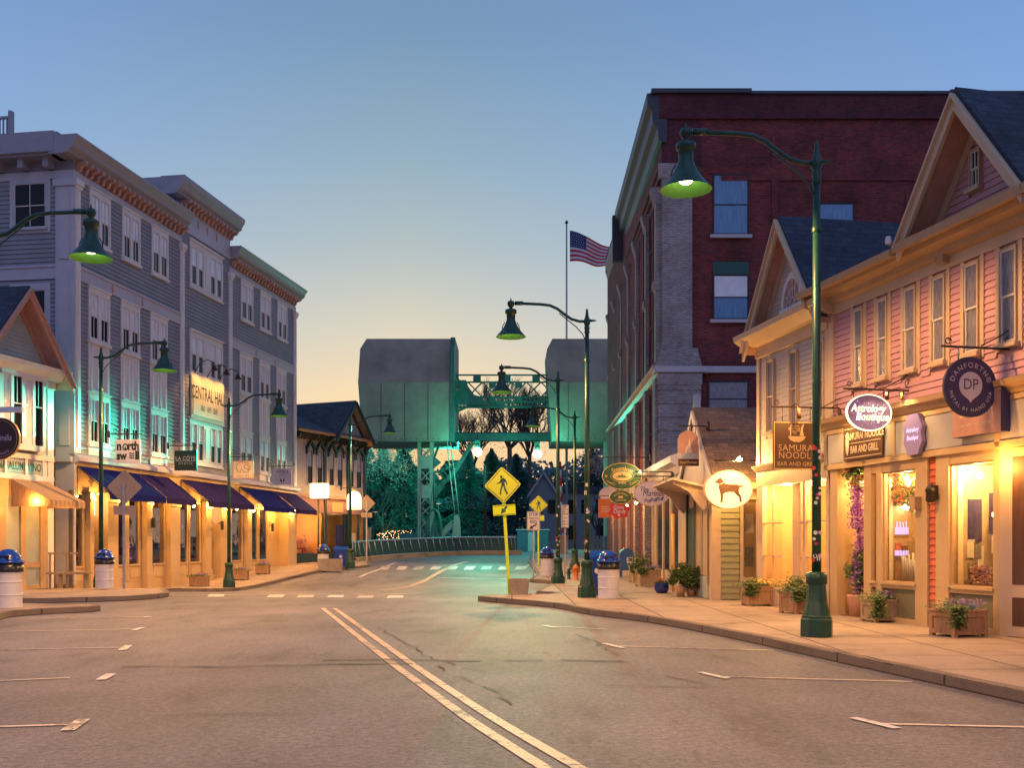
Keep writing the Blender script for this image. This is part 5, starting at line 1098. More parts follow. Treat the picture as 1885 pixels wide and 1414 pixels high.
spots = [(672, 118, 0, 'dark evergreen directly behind the raised gate arm, under the pinkish twigs'), (705, 122, 1, 'bushy teal evergreen just right of the raised gate arm'), (742, 120, 0, 'dark evergreen immediately left of the lattice bridge tower'), (782, 126, 1, 'teal evergreen hidden partly by the lattice bridge tower'), (822, 128, 0, 'dark evergreen behind the bridge machinery and its slanting rods'), (862, 124, 1, 'teal evergreen below the left green light'), (905, 130, 0, 'dark evergreen behind the large yellow crossing sign'), (950, 126, 1, 'teal evergreen between the two green lights'), (640, 124, 1, 'teal evergreen behind the Victorian shop roof'), (1090, 128, 0, 'dark evergreen under the right counterweight')]
used = [0, 0]
for px, Y, k, lb in spots:
    o = ev[k] if not used[k] else dup(ev[k], (0, 0, 0)); used[k] = 1
    o.location = (xx(px, Y), Y, .3); o['label'] = lb; o.rotation_euler = (0, 0, px * .7); s = 1 + .12 * sin(px); o.scale = (s * 1.1, s, s * (1.0 if px < 800 else .95))
def bare(h, seed, depth=6, spread=.5, twig='bark', r0=.3, up=.25, trunk=None):
    random.seed(seed); t = MB()
    def br(p, d, l, r, k):
        if k == 0 or r < .01: return
        q = p; pts = [p]; dd = d.copy()
        for i in range(3): dd = (dd + Vector((random.gauss(0, .13), random.gauss(0, .13), random.gauss(0, .08)))).normalized(); q = q + dd * l / 3; pts.append(q)
        t.tube(pts, [r, r * .88, r * .78, r * .68], 5 if k > 3 else 3)
        for j in range(3 if k > 2 else 4):
            a = Vector((random.gauss(0, 1), random.gauss(0, 1), random.gauss(0, .4))).normalized(); nd = (dd + a * spread * random.uniform(.6, 1.4) + Vector((0, 0, up))).normalized(); br(pts[-1] if j < 2 else pts[2], nd, l * random.uniform(.66, .86), r * .62, k - 1)
    if trunk:
        t.tube([(0, 0, 0), (.1, 0, trunk * .5), (0, 0, trunk)], [r0 * 1.4, r0 * 1.15, r0], 8)
        for k in range(7): a = k * .9 + random.random() * .4; d0 = Vector((cos(a) * (.35 + .75 * random.random()), sin(a) * .5, 1)).normalized(); br(Vector((0, 0, trunk - .5 * random.random())), d0, h * .23, r0 * .62, depth - 1)
        return t
    br(Vector((0, 0, 0)), Vector((0, 0, 1)), h * .23, r0, depth); return t
G2 = 'bare trees against the glow'
bt1 = thing('bare_tree', 'tall bare tree whose limbs fan out inside the bridge portal', 'tree', (xx(938, 135), 135, .8), 0, G2)
bare(12, 5, 7, .42, r0=.30, trunk=13.5, up=.25).build('limbs', 'bark', bt1); 
b2 = dup(bt1, (xx(975, 165), 165, .8), 1.9, 'bare tree just right of the fanning one, seen through the portal'); b2.scale = (1.1,) * 3
b3 = dup(bt1, (xx(872, 160), 160, .8), 3.7, 'bare tree at the left side of the portal opening'); b3.scale = (1.0, 1, .98)
def twigtree(name, label, px, Y, h, r, zc, n, mat, seed, sz=.16):
    o = thing(name, label, 'tree', (xx(px, Y), Y, .8)); bare(h, seed, 5, .6, r0=.25).build('limbs', 'bark', o)
    random.seed(seed); t = MB(); leaves(t, (0, 0, zc), r, n, sz, 22); t.build('crown', mat, o); return o
twigtree('budding_tree', 'tree with pale pinkish lamplit twigs left of the lattice tower', 712, 112, 11, (4.2, 3, 3.0), 10.0, 6500, 'twig_pink', 11, .09)
twigtree('budding_tree', 'pale pinkish twiggy tree high behind the portal truss', 925, 175, 22, (10, 4, 6.5), 19, 2600, 'twig_pink', 13, .10)
twigtree('budding_tree', 'small pale twiggy tree under the right counterweight beside the brick block', 1100, 105, 8, (2.2, 2, 1.6), 9, 1500, 'twig_pink', 15, .09)
twigtree('lit_shrub', 'shrub wound with glowing orange fairy lights behind the railing', 716, 92, 2.2, (1.0, .6, 1.0), 1.5, 700, 'leaf_mid', 17, .08)
random.seed(5)
for nm, lb, px, w_ in (('fairy_lights', 'string of orange fairy lights wound through the shrub behind the railing', 712, 1.0), ('fairy_lights', 'orange fairy lights along the fence left of the lattice tower', 742, .9)):
    t = MB()
    for i in range(70): t.lathe([(0, -.03), (.03, 0), (0, .03)], (random.gauss(0, w_ * .5), random.gauss(0, .3), random.random() ** .7 * 1.7), 5)
    t.build(nm, 'fairy', loc=(xx(px, 91), 91, 1.0), label=lb, category='lights')
def polelamp(px, py, Y, label, lit=True):
    z = zz(py, Y); g = .85; o = thing('pole_lamp', label, 'lamp', (xx(px, Y), Y, g)); h = z - g
    MB().tube([(0, 0, 0), (0, 0, h + .35)], .05, 6).build('pole', 'iron', o); MB().lathe([(.05, .35), (.12, .22), (.32, .02), (.34, -.05)], (0, 0, h), 14).build('shade', 'iron', o)
    if lit: MB().lathe([(0, -.06), (.26, -.04), (.26, 0)], (0, 0, h), 12).build('bulb', 'lit_panel', o)
polelamp(807, 927, 95, 'small lit harbour lamp right of the lattice tower'); polelamp(691, 942, 92, 'small shaded lamp right of the blank diamond sign'); polelamp(867, 935, 92, 'dark shaded lamp left of the big crossing sign', False)
t = MB(); t.tube([(0, 0, 0), (0, 0, 8.2)], [.2, .15], 8).box(-.9, .9, -.06, .06, 7.4, 7.55); t.build('utility_pole', 'bark', loc=(xx(893, 98), 98, .8), label='wooden utility pole rising left of the big crossing sign', category='utility pole')
t = MB()
for i in range(14): t.box(i * .3, i * .3 + .22, 0, .04, 0, 1.3)
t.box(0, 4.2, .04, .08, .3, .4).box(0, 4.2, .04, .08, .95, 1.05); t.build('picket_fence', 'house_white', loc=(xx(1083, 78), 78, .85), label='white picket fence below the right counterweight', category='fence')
t = MB(); t.box(0, 5, 0, .1, 0, 1.6); 
for i in range(6): t.box(i, i + .1, -.06, 0, 0, 1.7)
t.build('harbour_fence', 'blue_wall', loc=(xx(735, 90), 90, .85), label='low board fence behind the railing left of the lattice tower', category='fence')
# distant wooded shore
random.seed(21); t = MB()
for i in range(30000):
    x = random.uniform(-75, 75); h = 14.5 + 2.5 * sin(x * .09) + 1.6 * sin(x * .31 + 2) + random.random() * 1.5; z = random.random() ** .7 * h; y = 190 + random.gauss(0, 4); s = random.uniform(.35, .7); d = Vector((random.gauss(0, 1), random.gauss(0, .4), random.gauss(0, 1))).normalized(); e = d.orthogonal().normalized(); p = Vector((x, y, z)); t.add([p - d * s, p + e * s * .6, p + d * s, p - e * s * .6], [(0, 1, 2, 3)])
t.build('far_woods', 'leaf_teal', label='distant dark wooded shore beyond the bridge', category='woods', kind='stuff')
# crossing gates
def gate(px0, py0, px1, py1, Y, label, base):
    o = thing('crossing_gate', label, 'barrier', (xx(px0, Y), Y, gz(xx(px0, Y), Y))); p, q = Vector((xx(px0, Y), Y, zz(py0, Y))), Vector((xx(px1, Y), Y, zz(py1, Y))); g = gz(xx(px0, Y), Y); p.z -= g; q.z -= g; O = Vector((o.location.x, o.location.y, 0)); p -= O; q -= O; n = 9
    for c, m_ in ((0, 'red_paint'), (1, 'white_paint')):
        t = MB()
        for i in range(c, n, 2): a, b = p.lerp(q, i / n), p.lerp(q, (i + 1) / n); t.tube([a, b], .085, 6)
        t.build('arm_stripes', m_, o)
    MB().box(-.35, .35, -.25, .35, 0, base).box(-.4, .4, -.3, .4, base, base + .08).build('cabinet', 'beige_panel', o); MB().tube([(0, -.1, base), (p.x, 0, p.z + .1)], .08, 6).build('arm_mount', 'galv', o)
gate(664, 985, 670, 797, 66, 'raised red and white gate arm beside the Victorian shop corner', 1.35); gate(1036, 985, 1031, 850, 72, 'raised red and white gate arm right of the stop line sign', 1.3)
# ================================================================ STREET LAMPS
GL = 'green arc street lamps along the street'
def make_lamp():
    o = thing('street_lamp', '', 'street lamp', (0, 0, 0), 0, GL)
    t = MB(); t.lathe([(.0, 0), (.25, 0), (.255, .02), (.25, .27), (.235, .30), (.24, .325), (.215, .34)], (0, 0, 0), 8, smooth=False)
    prof = [(.205, .34), (.19, .42), (.165, .55), (.15, .70), (.142, .82)]; n = 32; vs = []; fs = []
    for r_, z in prof: vs += [(r_ * (1 - .035 * (k % 2)) * cos(2 * pi * k / n), r_ * (1 - .035 * (k % 2)) * sin(2 * pi * k / n), z) for k in range(n)]
    for i in range(len(prof) - 1):
        for k in range(n): fs.append([i * n + k, i * n + (k + 1) % n, (i + 1) * n + (k + 1) % n, (i + 1) * n + k])
    t.add(vs, fs); t.lathe([(.15, .82), (.165, .83), (.165, .98), (.15, 1.0), (.09, 1.02), (.0, 1.02)], (0, 0, 0), 16); t.build('base', 'lamp_green', o)
    MB().tube([(0, 0, 1.0), (0, 0, 4.2), (0, 0, 7.1)], [.075, .066, .055], 14).lathe([(.07, 6.35), (.075, 6.37), (.075, 6.42), (.06, 6.44)], (0, 0, 0), 14).build('post', 'lamp_green', o)
    MB().lathe([(.055, 7.1), (.075, 7.14), (.06, 7.2), (.08, 7.26), (.06, 7.32), (.085, 7.38), (.09, 7.46), (.06, 7.54), (.045, 7.6), (.03, 7.72), (.035, 7.74), (0, 7.8)], (0, 0, 0), 14).tube([(0, 0, 7.46), (-.16, 0, 7.46), (-.25, 0, 7.46)], [.05, .03, .015], 8).build('finial', 'lamp_green', o)
    P = [(0, 0, 7.44), (.2, 0, 7.44), (.42, 0, 7.5), (.62, 0, 7.64), (.80, 0, 7.78), (1.0, 0, 7.87), (1.25, 0, 7.9), (1.95, 0, 7.93)]
    MB().tube([(p[0], 0, p[2]) for p in P], .038, 10).tube([(1.72, 0, 7.93), (1.95, 0, 7.93)], .055, 10).tube([(.05, 0, 6.95), (.12, 0, 7.1), (.3, 0, 7.3), (.55, 0, 7.5), (.75, 0, 7.66)], .014, 6).build('arm', 'lamp_green', o)
    X = 2.05
    t = MB(); t.lathe([(.0, 8.08), (.015, 8.05), (.02, 8.0), (.08, 7.98), (.10, 7.92), (.08, 7.85), (.045, 7.82), (.05, 7.78), (.13, 7.76), (.155, 7.74), (.155, 7.66), (.12, 7.64), (.115, 7.48), (.15, 7.38), (.21, 7.26), (.26, 7.19), (.335, 7.1), (.405, 7.02)], (X, 0, 0), 28)
    for s_ in (-1, 1): t.tube([(X + s_ * .16, 0, 7.42), (X + s_ * .22, 0, 7.32), (X + s_ * .235, 0, 7.2)], .012, 6)
    sh_ = t.build('shade', 'lamp_green', o)
    MB().lathe([(.405, 7.018), (.33, 7.09), (.25, 7.17), (.14, 7.3), (.0, 7.34)], (X, 0, 0), 28).build('reflector', 'shade_inner', sh_)
    MB().lathe([(.0, 7.11), (.07, 7.12), (.105, 7.15), (.1, 7.2), (0, 7.22)], (X, 0, 0), 16).build('bulb', 'bulb_hot', sh_)
    light('lamp', 'SPOT', (X, 0, 7.0), 1900, SODIUM, o, (0, 0, 0), spot_size=R(164), spot_blend=.25, shadow_soft_size=.1); light('lamp_inside', 'POINT', (X, 0, 7.07), 2.0, (1, .8, .4), o, shadow_soft_size=.04)
    return o
lamp0 = make_lamp()
LAMPS = [(4.78, 16.2, .13, pi, 'tall green arc lamp on the right pavement, nearest the viewer, before the white gabled shop'), (2.02, 27.8, .135, pi, 'green arc lamp beside the white drum bin on the right pavement'), (1.67, 37.5, .06, pi, 'green arc lamp behind the large yellow crossing sign'), (3.07, 50.5, .30, pi, 'farthest green arc lamp on the right side, before the right counterweight'),
         (-10.25, 20.1, .13, 0, 'green arc lamp reaching in from the left edge above the gabled restaurant'), (-13.3, 33.4, .16, 0, 'green arc lamp beside the white drum bin before the grey corner building'), (-11.6, 42.3, -.22, 0, 'green arc lamp before the middle awnings of the grey building'), (-8.4, 53.6, .29, 0, 'green arc lamp beside the blue bin before the Victorian shop'), (6.4, 4.2, .13, pi, 'added green arc lamp on the right pavement beside the viewer, unseen, lighting the foreground'), (-9.9, 5.5, .13, 0, 'added green arc lamp on the left pavement beside the viewer, unseen, lighting the foreground')]  # last two lamps are added out of view to light the foreground
for i, (x, y, z, rz, lb) in enumerate(LAMPS):
    o = lamp0 if i == 0 else dup(lamp0, (x, y, z)); o.location = (x, y, z); o.rotation_euler = (0, 0, rz); o['label'] = lb
# stickers on the near posts
random.seed(4)
for X, Y, z0_, n in ((4.78, 16.2, 1.2, 22), (2.02, 27.8, 1.15, 14), (1.67, 37.5, 1.1, 12)):
    t = MB()
    for i in range(n):
        z = z0_ + random.random() ** 1.2 * 1.9; a = random.uniform(-2.6, -.5); r_ = .077; w_ = random.uniform(.03, .055); dth = w_ / r_
        k = random.randrange(4); h_ = w_ * random.uniform(.6, 1.1); m = 8; P = [(a + dth * .8 * cos(2 * pi * j / m), z + h_ * sin(2 * pi * j / m)) for j in range(m)] if k else [(a - dth * .7, z - h_), (a + dth * .7, z - h_), (a + dth * .7, z + h_), (a - dth * .7, z + h_)]
        t.add([(r_ * cos(q), r_ * sin(q), zz_) for q, zz_ in P], [list(range(len(P)))], k % 4)
    par = [o for o in bpy.data.objects if o.name.startswith('street_lamp') and abs(o.location.x - X) < .01][0]
    o = t.build('stickers', ['paper', 'sign_white', 'red_sign', 'lavender_sign'], par); o.rotation_euler = (0, 0, -pi)
# ================================================================ BINS, BOXES, HYDRANT
def drum(loc, label, lid='plastic_blue', s=1., rz=0):
    o = thing('drum_bin', label, 'trash can', loc, rz, 'white drum bins with domed lids')
    MB().lathe([(0, 0), (.29, 0), (.295, .01), (.29, .03), (.285, .05), (.285, .26), (.285, .272), (.295, .28), (.295, .30), (.285, .308), (.285, .32), (.285, .55), (.285, .562), (.295, .57), (.295, .59), (.285, .598), (.285, .61), (.285, .85), (.298, .87), (.29, .88), (.0, .88)], (0, 0, 0), 28).build('drum', 'drum_white', o)
    MB().lathe([(.31, .80), (.315, .82), (.305, 1.0), (.0, 1.0)], (0, 0, 0), 28).build('bag_band', 'plastic_black', o)
    l_ = MB().lathe([(.31, .99), (.335, 1.0), (.335, 1.03), (.29, 1.05), (.27, 1.12), (.22, 1.22), (.12, 1.29), (0, 1.31)], (0, 0, 0), 28).build('lid', lid, o)
    MB().box(-.13, .13, -.27, -.15, 1.03, 1.16).build('flap', 'plastic_black', l_)
    o.scale = (s, s, s); return o
drum((xx(1120, 27.3), 27.3, .13), 'large white drum bin with domed blue lid next to a green lamp base', s=.97)
drum((-13.15, 33.3, .14), 'white drum bin with a blue domed lid beside the lamp before the grey building', s=.97)
drum((-11.42, 23.4, .13), 'white drum bin with a blue domed lid at the very left edge', s=1.02); drum((-12.0, 23.0, .13), 'second drum bin, hard against the left picture edge')
drum((xx(1007, 45.5), 45.5, .12), 'white drum bin with blue lid behind the lamp, near the stop line sign'); drum((xx(595, 53.5), 53.5, .24), 'white drum bin with a dark blue lid behind the concrete planter on the left pavement')
def bluebox(loc, label, w=.6, h=1.15, rz=0):
    o = thing('recycling_bin', label, 'bin', loc, rz); t = MB(); t.prismx([(-.3, 0), (.3, 0), (.3, h * .8), (-.3, h * .8)], -w / 2, w / 2); t.build('body', 'plastic_blue', o)
    MB().prismx([(-.34, h * .8), (.34, h * .8), (.34, h * .88), (.1, h), (-.1, h), (-.34, h * .88)], -w / 2 - .03, w / 2 + .03).build('lid', 'plastic_blue', o); MB().disc(0, h * .55, .08, .08, -.308, -.301, 16).build('round_badge', 'paper', o); return o
bluebox((xx(1098, 29.2), 29.2, .13), 'blue lidded bin behind the green lamp base on the right pavement', .55, 1.25); bluebox((xx(629, 54.4), 54.4, .26), 'blue lidded bin beside the lamp before the Victorian shop', .72, 1.15); bluebox((xx(1105, 31), 31, .13), 'second blue bin, farther back behind the white drum bin', .5, 1.2)
mbx = thing('mailbox', 'blue round-topped collection mailbox with a white eagle badge', 'mailbox', (xx(1153, 44), 44, .13)); t = MB()
pr = [(-.3, .3), (.3, .3), (.3, .95)] + [(.3 * cos(pi * k / 12), .95 + .3 * sin(pi * k / 12)) for k in range(13)] + [(-.3, .95)]
t.prism(pr, -.3, .3); t.build('body', 'mail_blue', mbx)
for x in (-.26, .2):
    for y in (-.28, .22): MB().box(x, x + .06, y, y + .06, 0, .32).build('leg', 'mail_blue', mbx)
t = MB(); t.box(-.02, .24, -.312, -.301, .62, .86); o = t.build('badge', 'paper', mbx); MB().prism([(.0, .68), (.1, .70), (.22, .74), (.22, .80), (.1, .84), (.02, .8), (.14, .77)], -.32, -.313).build('emblem', 'ink', o)
hy = thing('fire_hydrant', 'orange fire hydrant behind the green lamp on the right', 'hydrant', (xx(1060, 41), 41, .1)); MB().lathe([(0, 0), (.16, 0), (.16, .05), (.11, .07), (.11, .45), (.14, .47), (.14, .5), (.1, .58), (.04, .64), (0, .68)], (0, 0, 0), 16).tube([(-.18, 0, .38), (.18, 0, .38)], .05, 8).build('body', 'hydrant_orange', hy)
MB().lathe([(0, 0), (.1, 0), (.1, .04), (.07, .06), (.07, .38), (.09, .4), (.0, .48)], (0, 0, 0), 12).tube([(-.12, 0, .28), (.12, 0, .28)], .03, 8).build('standpipe', 'lamp_green', loc=(xx(1047, 42), 42, .1), label='small green standpipe just left of the orange hydrant', category='standpipe')
# ================================================================ TRAFFIC SIGNS
def walker(mb, x, z, s, y): # walking figure facing left
    mb.disc(x - .04 * s, z + .40 * s, .065 * s, .065 * s, y, y + .006, 14)
    for q in ([(-.05, .31), (.06, .33), (.12, .28), (.10, .02), (-.04, .0), (-.08, .18)], [(-.06, .30), (.0, .22), (-.10, .12), (-.26, .06), (-.27, .10), (-.14, .17)], [(.04, .32), (.13, .28), (.22, .12), (.22, -.02), (.18, -.02), (.17, .10), (.08, .2)], [(-.04, .05), (.05, .03), (-.06, -.2), (-.10, -.45), (-.17, -.43), (-.13, -.18)], [(.02, .05), (.10, .03), (.12, -.14), (.23, -.42), (.16, -.45), (.05, -.18)]):
        mb.prism([(x + a * s, z + b * s) for a, b in q], y, y + .006)
def diamondplate(mb, z, r, y0, y1, cr_=.06):
    P = []
    for k, (a, b) in enumerate(((0, -1), (1, 0), (0, 1), (-1, 0))):
        c = Vector((a, b)) * r; n1 = Vector(((0, -1), (1, 0), (0, 1), (-1, 0))[k - 1]) * r; n2 = Vector(((0, -1), (1, 0), (0, 1), (-1, 0))[(k + 1) % 4]) * r
        for m_ in ((c + (n1 - c).normalized() * cr_), c + (n1 - c).normalized() * cr_ * .3 + (n2 - c).normalized() * cr_ * .3, (c + (n2 - c).normalized() * cr_)): P.append((m_.x, z + m_.y))
    mb.prism(P, y0, y1)
def ped(X, Y, z, zc, r, label, lean=0., h=None, post='post_lime', plaque=True):
    o = thing('crossing_sign', label, 'road sign', (X, Y, z), 0, 'yellow pedestrian crossing signs'); o.rotation_euler = (0, lean, 0)
    MB().box(-.045, .045, 0, .05, 0, zc - .1).build('post', post, o)
    t = MB(); diamondplate(t, zc, r, -.025, -.012); b = t.build('diamond_plate', 'sign_yellow', o)
    t = MB()
    for k in range(4):
        A = [(0, -1), (1, 0), (0, 1), (-1, 0)]; a, c = Vector(A[k]) * (r - .05), Vector(A[(k + 1) % 4]) * (r - .05); d = (c - a).normalized(); n = Vector((-d.y, d.x)); a += d * .03; c -= d * .03; t.prism([(a.x, zc + a.y), (c.x, zc + c.y), (c.x + n.x * .014, zc + c.y + n.y * .014), (a.x + n.x * .014, zc + a.y + n.y * .014)], -.031, -.0255)
    walker(t, .0, zc - .0, r * 1.12, -.032); t.build('walking_figure', 'ink_green', b)
    if plaque:
        zp = zc - r - .18; p = MB().box(-r * .60, r * .60, -.03, -.015, zp - .15, zp + .15).build('arrow_plaque', 'post_lime', o)
        t = MB(); s = .8; P = [(.13, .11), (.02, .0), (.07, -.05), (-.13, -.12), (-.08, .08), (-.04, .04), (.07, .15)]; t.prism([(a * s, zp + b * s) for a, b in P], -.038, -.031); t.box(-r * .57, r * .57, -.034, -.031, zp + .12, zp + .13).box(-r * .57, r * .57, -.034, -.031, zp - .13, zp - .12); t.build('arrow', 'ink_green', p)
    return o
Yp = 29.7; zc = CH + (1000 - 893) / 1900 * Yp; ped(xx(938, Yp), Yp, .13, zc - .13, .54, 'large yellow walking-figure sign on a leaning lime post in a concrete planter', lean=R(-3.6))
Yp = 56; ped(xx(991, Yp), Yp, .25, zz(930, Yp) - .25, .53, 'smaller, farther yellow walking-figure sign behind the stop line sign')
def plate(name, label, X, Y, z, w, zb, zt, lines, mat='sign_white', ink='ink', post='galv', arrow=False, cat='road sign', h=None):
    o = thing(name, label, cat, (X, Y, z)); MB().box(-.03, .03, 0, .04, 0, zt - .05).build('post', post, o); b = MB().box(-w / 2, w / 2, -.02, -.005, zb, zt).build('plate', mat, o)
    t = MB(); e = .012; i_ = .02; t.box(-w / 2 + i_, w / 2 - i_, -.024, -.0205, zb + i_, zb + i_ + e).box(-w / 2 + i_, w / 2 - i_, -.024, -.0205, zt - i_ - e, zt - i_).box(-w / 2 + i_, -w / 2 + i_ + e, -.024, -.0205, zb + i_ + e, zt - i_ - e).box(w / 2 - i_ - e, w / 2 - i_, -.024, -.0205, zb + i_ + e, zt - i_ - e)
    for s, sz, zz_ in lines: letter(t, s, sz, 0, zb + (zt - zb) * zz_, -.024, squash=.85, bold=.01)
    if arrow: za = zb + (zt - zb) * .16; t.prism([(.16, za + .12), (-.04, za + .0), (.0, za - .05), (-.18, za - .07), (-.1, za + .1), (-.07, za + .05), (.13, za + .17)], -.028, -.0245)
    t.build('lettering', ink, b); return o
Ys = 45.; plate('stop_line_sign', 'white sign lettered STOP HERE ON RED with an arrow', xx(982, Ys), Ys, .1, .57, zz(977, Ys) - .1, zz(942, Ys) - .1, [('STOP', .2, .84), ('HERE ON', .11, .63), ('RED', .2, .44)], arrow=True)
Ys = 39.; plate('parking_sign', 'narrow pale sign of small lettering between two green lamp posts', xx(1040, Ys), Ys, .1, .28, zz(972, Ys) - .1, zz(930, Ys) - .1, [('NO', .1, .9), ('PARKING', .062, .8), ('HERE TO', .062, .7), ('CORNER', .062, .6), ('2 HR', .09, .42), ('PARKING', .062, .28), ('9AM-6PM', .055, .15)], mat='sign_white')
def backsign(px, py, Y, z, r, label, plaque):
    o = thing('blank_diamond_sign', label, 'road sign', (xx(px, Y), Y, z), 0, 'diamond signs seen from behind'); zc = zz(py, Y) - z
    MB().box(-.04, .04, -.06, -.01, 0, zc + .1).build('post', 'galv', o); t = MB(); diamondplate(t, zc, r, 0, .012); t.build('diamond_plate', 'sign_back', o)
    MB().box(-r * .62, r * .62, 0, .012, zc - r - .32, zc - r - .02).build('plaque', 'sign_back', o)
backsign(229, 897, 33, .14, .57, 'back of a large diamond sign behind the white drum bin on the left pavement', 1); backsign(675, 927, 62, .35, .53, 'back of a smaller diamond sign beside the raised gate arm', 1)
# ================================================================ PLANTERS
def foliage(par, w, d, z, n, size, mat, spill=.0, seed=0, flowers=None, h=.2, nm='plant'):
    random.seed(seed); t = MB(); mats = [mat] + ([flowers] if flowers else [])
    for i in range(n):
        x = random.gauss(0, w * .3); y = random.gauss(0, d * .25); zz_ = z + abs(random.gauss(0, h)) * (1 - min(1, abs(x) / w) * .5)
        if spill and random.random() < .5: x = -w * .5 + random.gauss(0, .07) + random.choice((0, 0, .1)); y = -d * .5 - abs(random.gauss(0, .05)); zz_ = z + .1 - random.random() * spill
        d_ = Vector((random.gauss(0, 1), random.gauss(0, 1), random.gauss(0, .8))).normalized(); e = d_.orthogonal().normalized(); p = Vector((x, y, zz_)); s = size * random.uniform(.6, 1.5)
        fl_ = flowers and x > -.1 * w and random.random() < .45
        if fl_: s *= .7; p.z = z + .08 + random.random() * .1
        t.add([p - d_ * s, p + e * s * .4, p + d_ * s, p - e * s * .4], [(0, 1, 2, 3)], 1 if fl_ else 0)
    return t.build(nm, mats, par)
def planter(X, Y, z, w, d, h, label, mat='wood_planter', rz=0, seed=0, flowers='petal_violet', spill=.3, n=900, size=.035, leaf='leaf_ivy', ph=.1):
    o = thing('wooden_planter', label, 'planter', (X, Y, z), rz, 'wooden planter boxes along the shopfronts')
    t = MB(); e = .03; t.box(-w / 2 + .02, w / 2 - .02, -d / 2 + .02, d / 2 - .02, .04, h - .05)
    for sx in (-1, 1):
        for sy in (-1, 1): t.box(sx * (w / 2 - .035) - .035, sx * (w / 2 - .035) + .035, sy * (d / 2 - .035) - .035, sy * (d / 2 - .035) + .035, 0, h - .03)
    for sy in (-1, 1): t.box(-w / 2 + .07, w / 2 - .07, sy * (d / 2 - .01) - .012, sy * (d / 2 - .01) + .012, .04, .11).box(-w / 2 + .07, w / 2 - .07, sy * (d / 2 - .01) - .012, sy * (d / 2 - .01) + .012, h - .11, h - .03)
    for sx in (-1, 1): t.box(sx * (w / 2 - .01) - .012, sx * (w / 2 - .01) + .012, -d / 2 + .07, d / 2 - .07, .04, .11).box(sx * (w / 2 - .01) - .012, sx * (w / 2 - .01) + .012, -d / 2 + .07, d / 2 - .07, h - .11, h - .03)
    t.box(-w / 2 - .02, w / 2 + .02, -d / 2 - .02, -d / 2 + .06, h - .03, h).box(-w / 2 - .02, w / 2 + .02, d / 2 - .06, d / 2 + .02, h - .03, h).box(-w / 2 - .02, -w / 2 + .06, -d / 2 + .06, d / 2 - .06, h - .03, h).box(w / 2 - .06, w / 2 + .02, -d / 2 + .06, d / 2 - .06, h - .03, h)
    t.build('box', mat, o); MB().box(-w / 2 + .06, w / 2 - .06, -d / 2 + .06, d / 2 - .06, h - .08, h - .04).build('soil', 'soil', o)
    foliage(o, w, d, h - .02, n, size, leaf, spill, seed, flowers, ph); return o
RZ = R(13)
p1 = planter(xx(1764, 16.35), 16.35, .13, .66, .55, .42, 'weathered wooden planter of ivy and violet pansies, largest and nearest on the right', rz=R(20), seed=1, spill=.35, n=1400, size=.03)
p2 = planter(xx(1623, 19.3), 19.3, .13, .58, .5, .42, 'pale wooden planter of purple pansies with a small paper pinwheel, by the candle window', 'wood_old', RZ, 2, 'petal_violet', .42, 1300, .03)
planter(xx(1466, 21.6), 21.6, .13, .5, .5, .46, 'wooden planter box of dark juniper behind the near green lamp base', rz=R(30), seed=3, flowers=None, spill=.25, n=1500, size=.05, ph=.16)
planter(xx(1394, 24.3), 24.3, .13, .6, .5, .46, 'wooden planter of juniper and yellow flowers below the framed-print window', rz=R(8), seed=4, flowers='petal_yellow', spill=.3, n=900, size=.045)
for i, (px, py, w_, lb) in enumerate(((149, 1081, .85, 'wooden planter box left of the near lamp base before the grey building'), (252, 1080, .8, 'wooden planter box right of the white drum bin by the purple-lit window'), (367, 1080, .72, 'wooden planter box below the oval-glass window of the grey building'), (443, 1068, .66, 'wooden planter box right of the middle lamp base'), (484, 1057, .62, 'wooden planter box nearest the clapboard recess of the grey building'))):
    p = gp(px, py, .13); planter(p.x, p.y, gz(p.x, p.y) + .13, w_, .45, .42, lb, rz=G.a - R(82), seed=20 + i, flowers='petal_violet', spill=0, n=500, size=.03, ph=.06)
planter(xx(1193, 35), 35, .13, .75, .5, .55, 'pale wooden planter of purple flowers at the foot of the brick block', 'wood_old', RZ, 31, 'petal_violet', .2, 900, .04); planter(xx(1178, 38.5), 38.5, .13, .7, .5, .6, 'tall wooden planter with ivy just beyond the purple-flowered one', 'wood_old', RZ, 32, None, .3, 1200, .05, ph=.25)
def flaglet(X, Y, z, lb): MB().tube([(0, 0, 0), (0, 0, .16)], .004, 5).add([(0, -.002, .05), (.13, -.01, .07), (.02, -.002, .16)], [(0, 1, 2)]).add([(0, .002, .04), (.12, .03, .03), (.0, .002, .12)], [(0, 1, 2)]).build('paper_pinwheel', 'paper_blue', loc=(X, Y, z), label=lb, category='pinwheel')
flaglet(xx(1785, 16.3), 16.3, .52, 'pale blue paper pinwheel in the nearest wooden planter'); flaglet(xx(1645, 19.3), 19.3, .52, 'pale paper pinwheel in the planter by the candle window'); flaglet(xx(1402, 24.3), 24.3, .55, 'pale blue paper pinwheel in the planter below the framed prints')
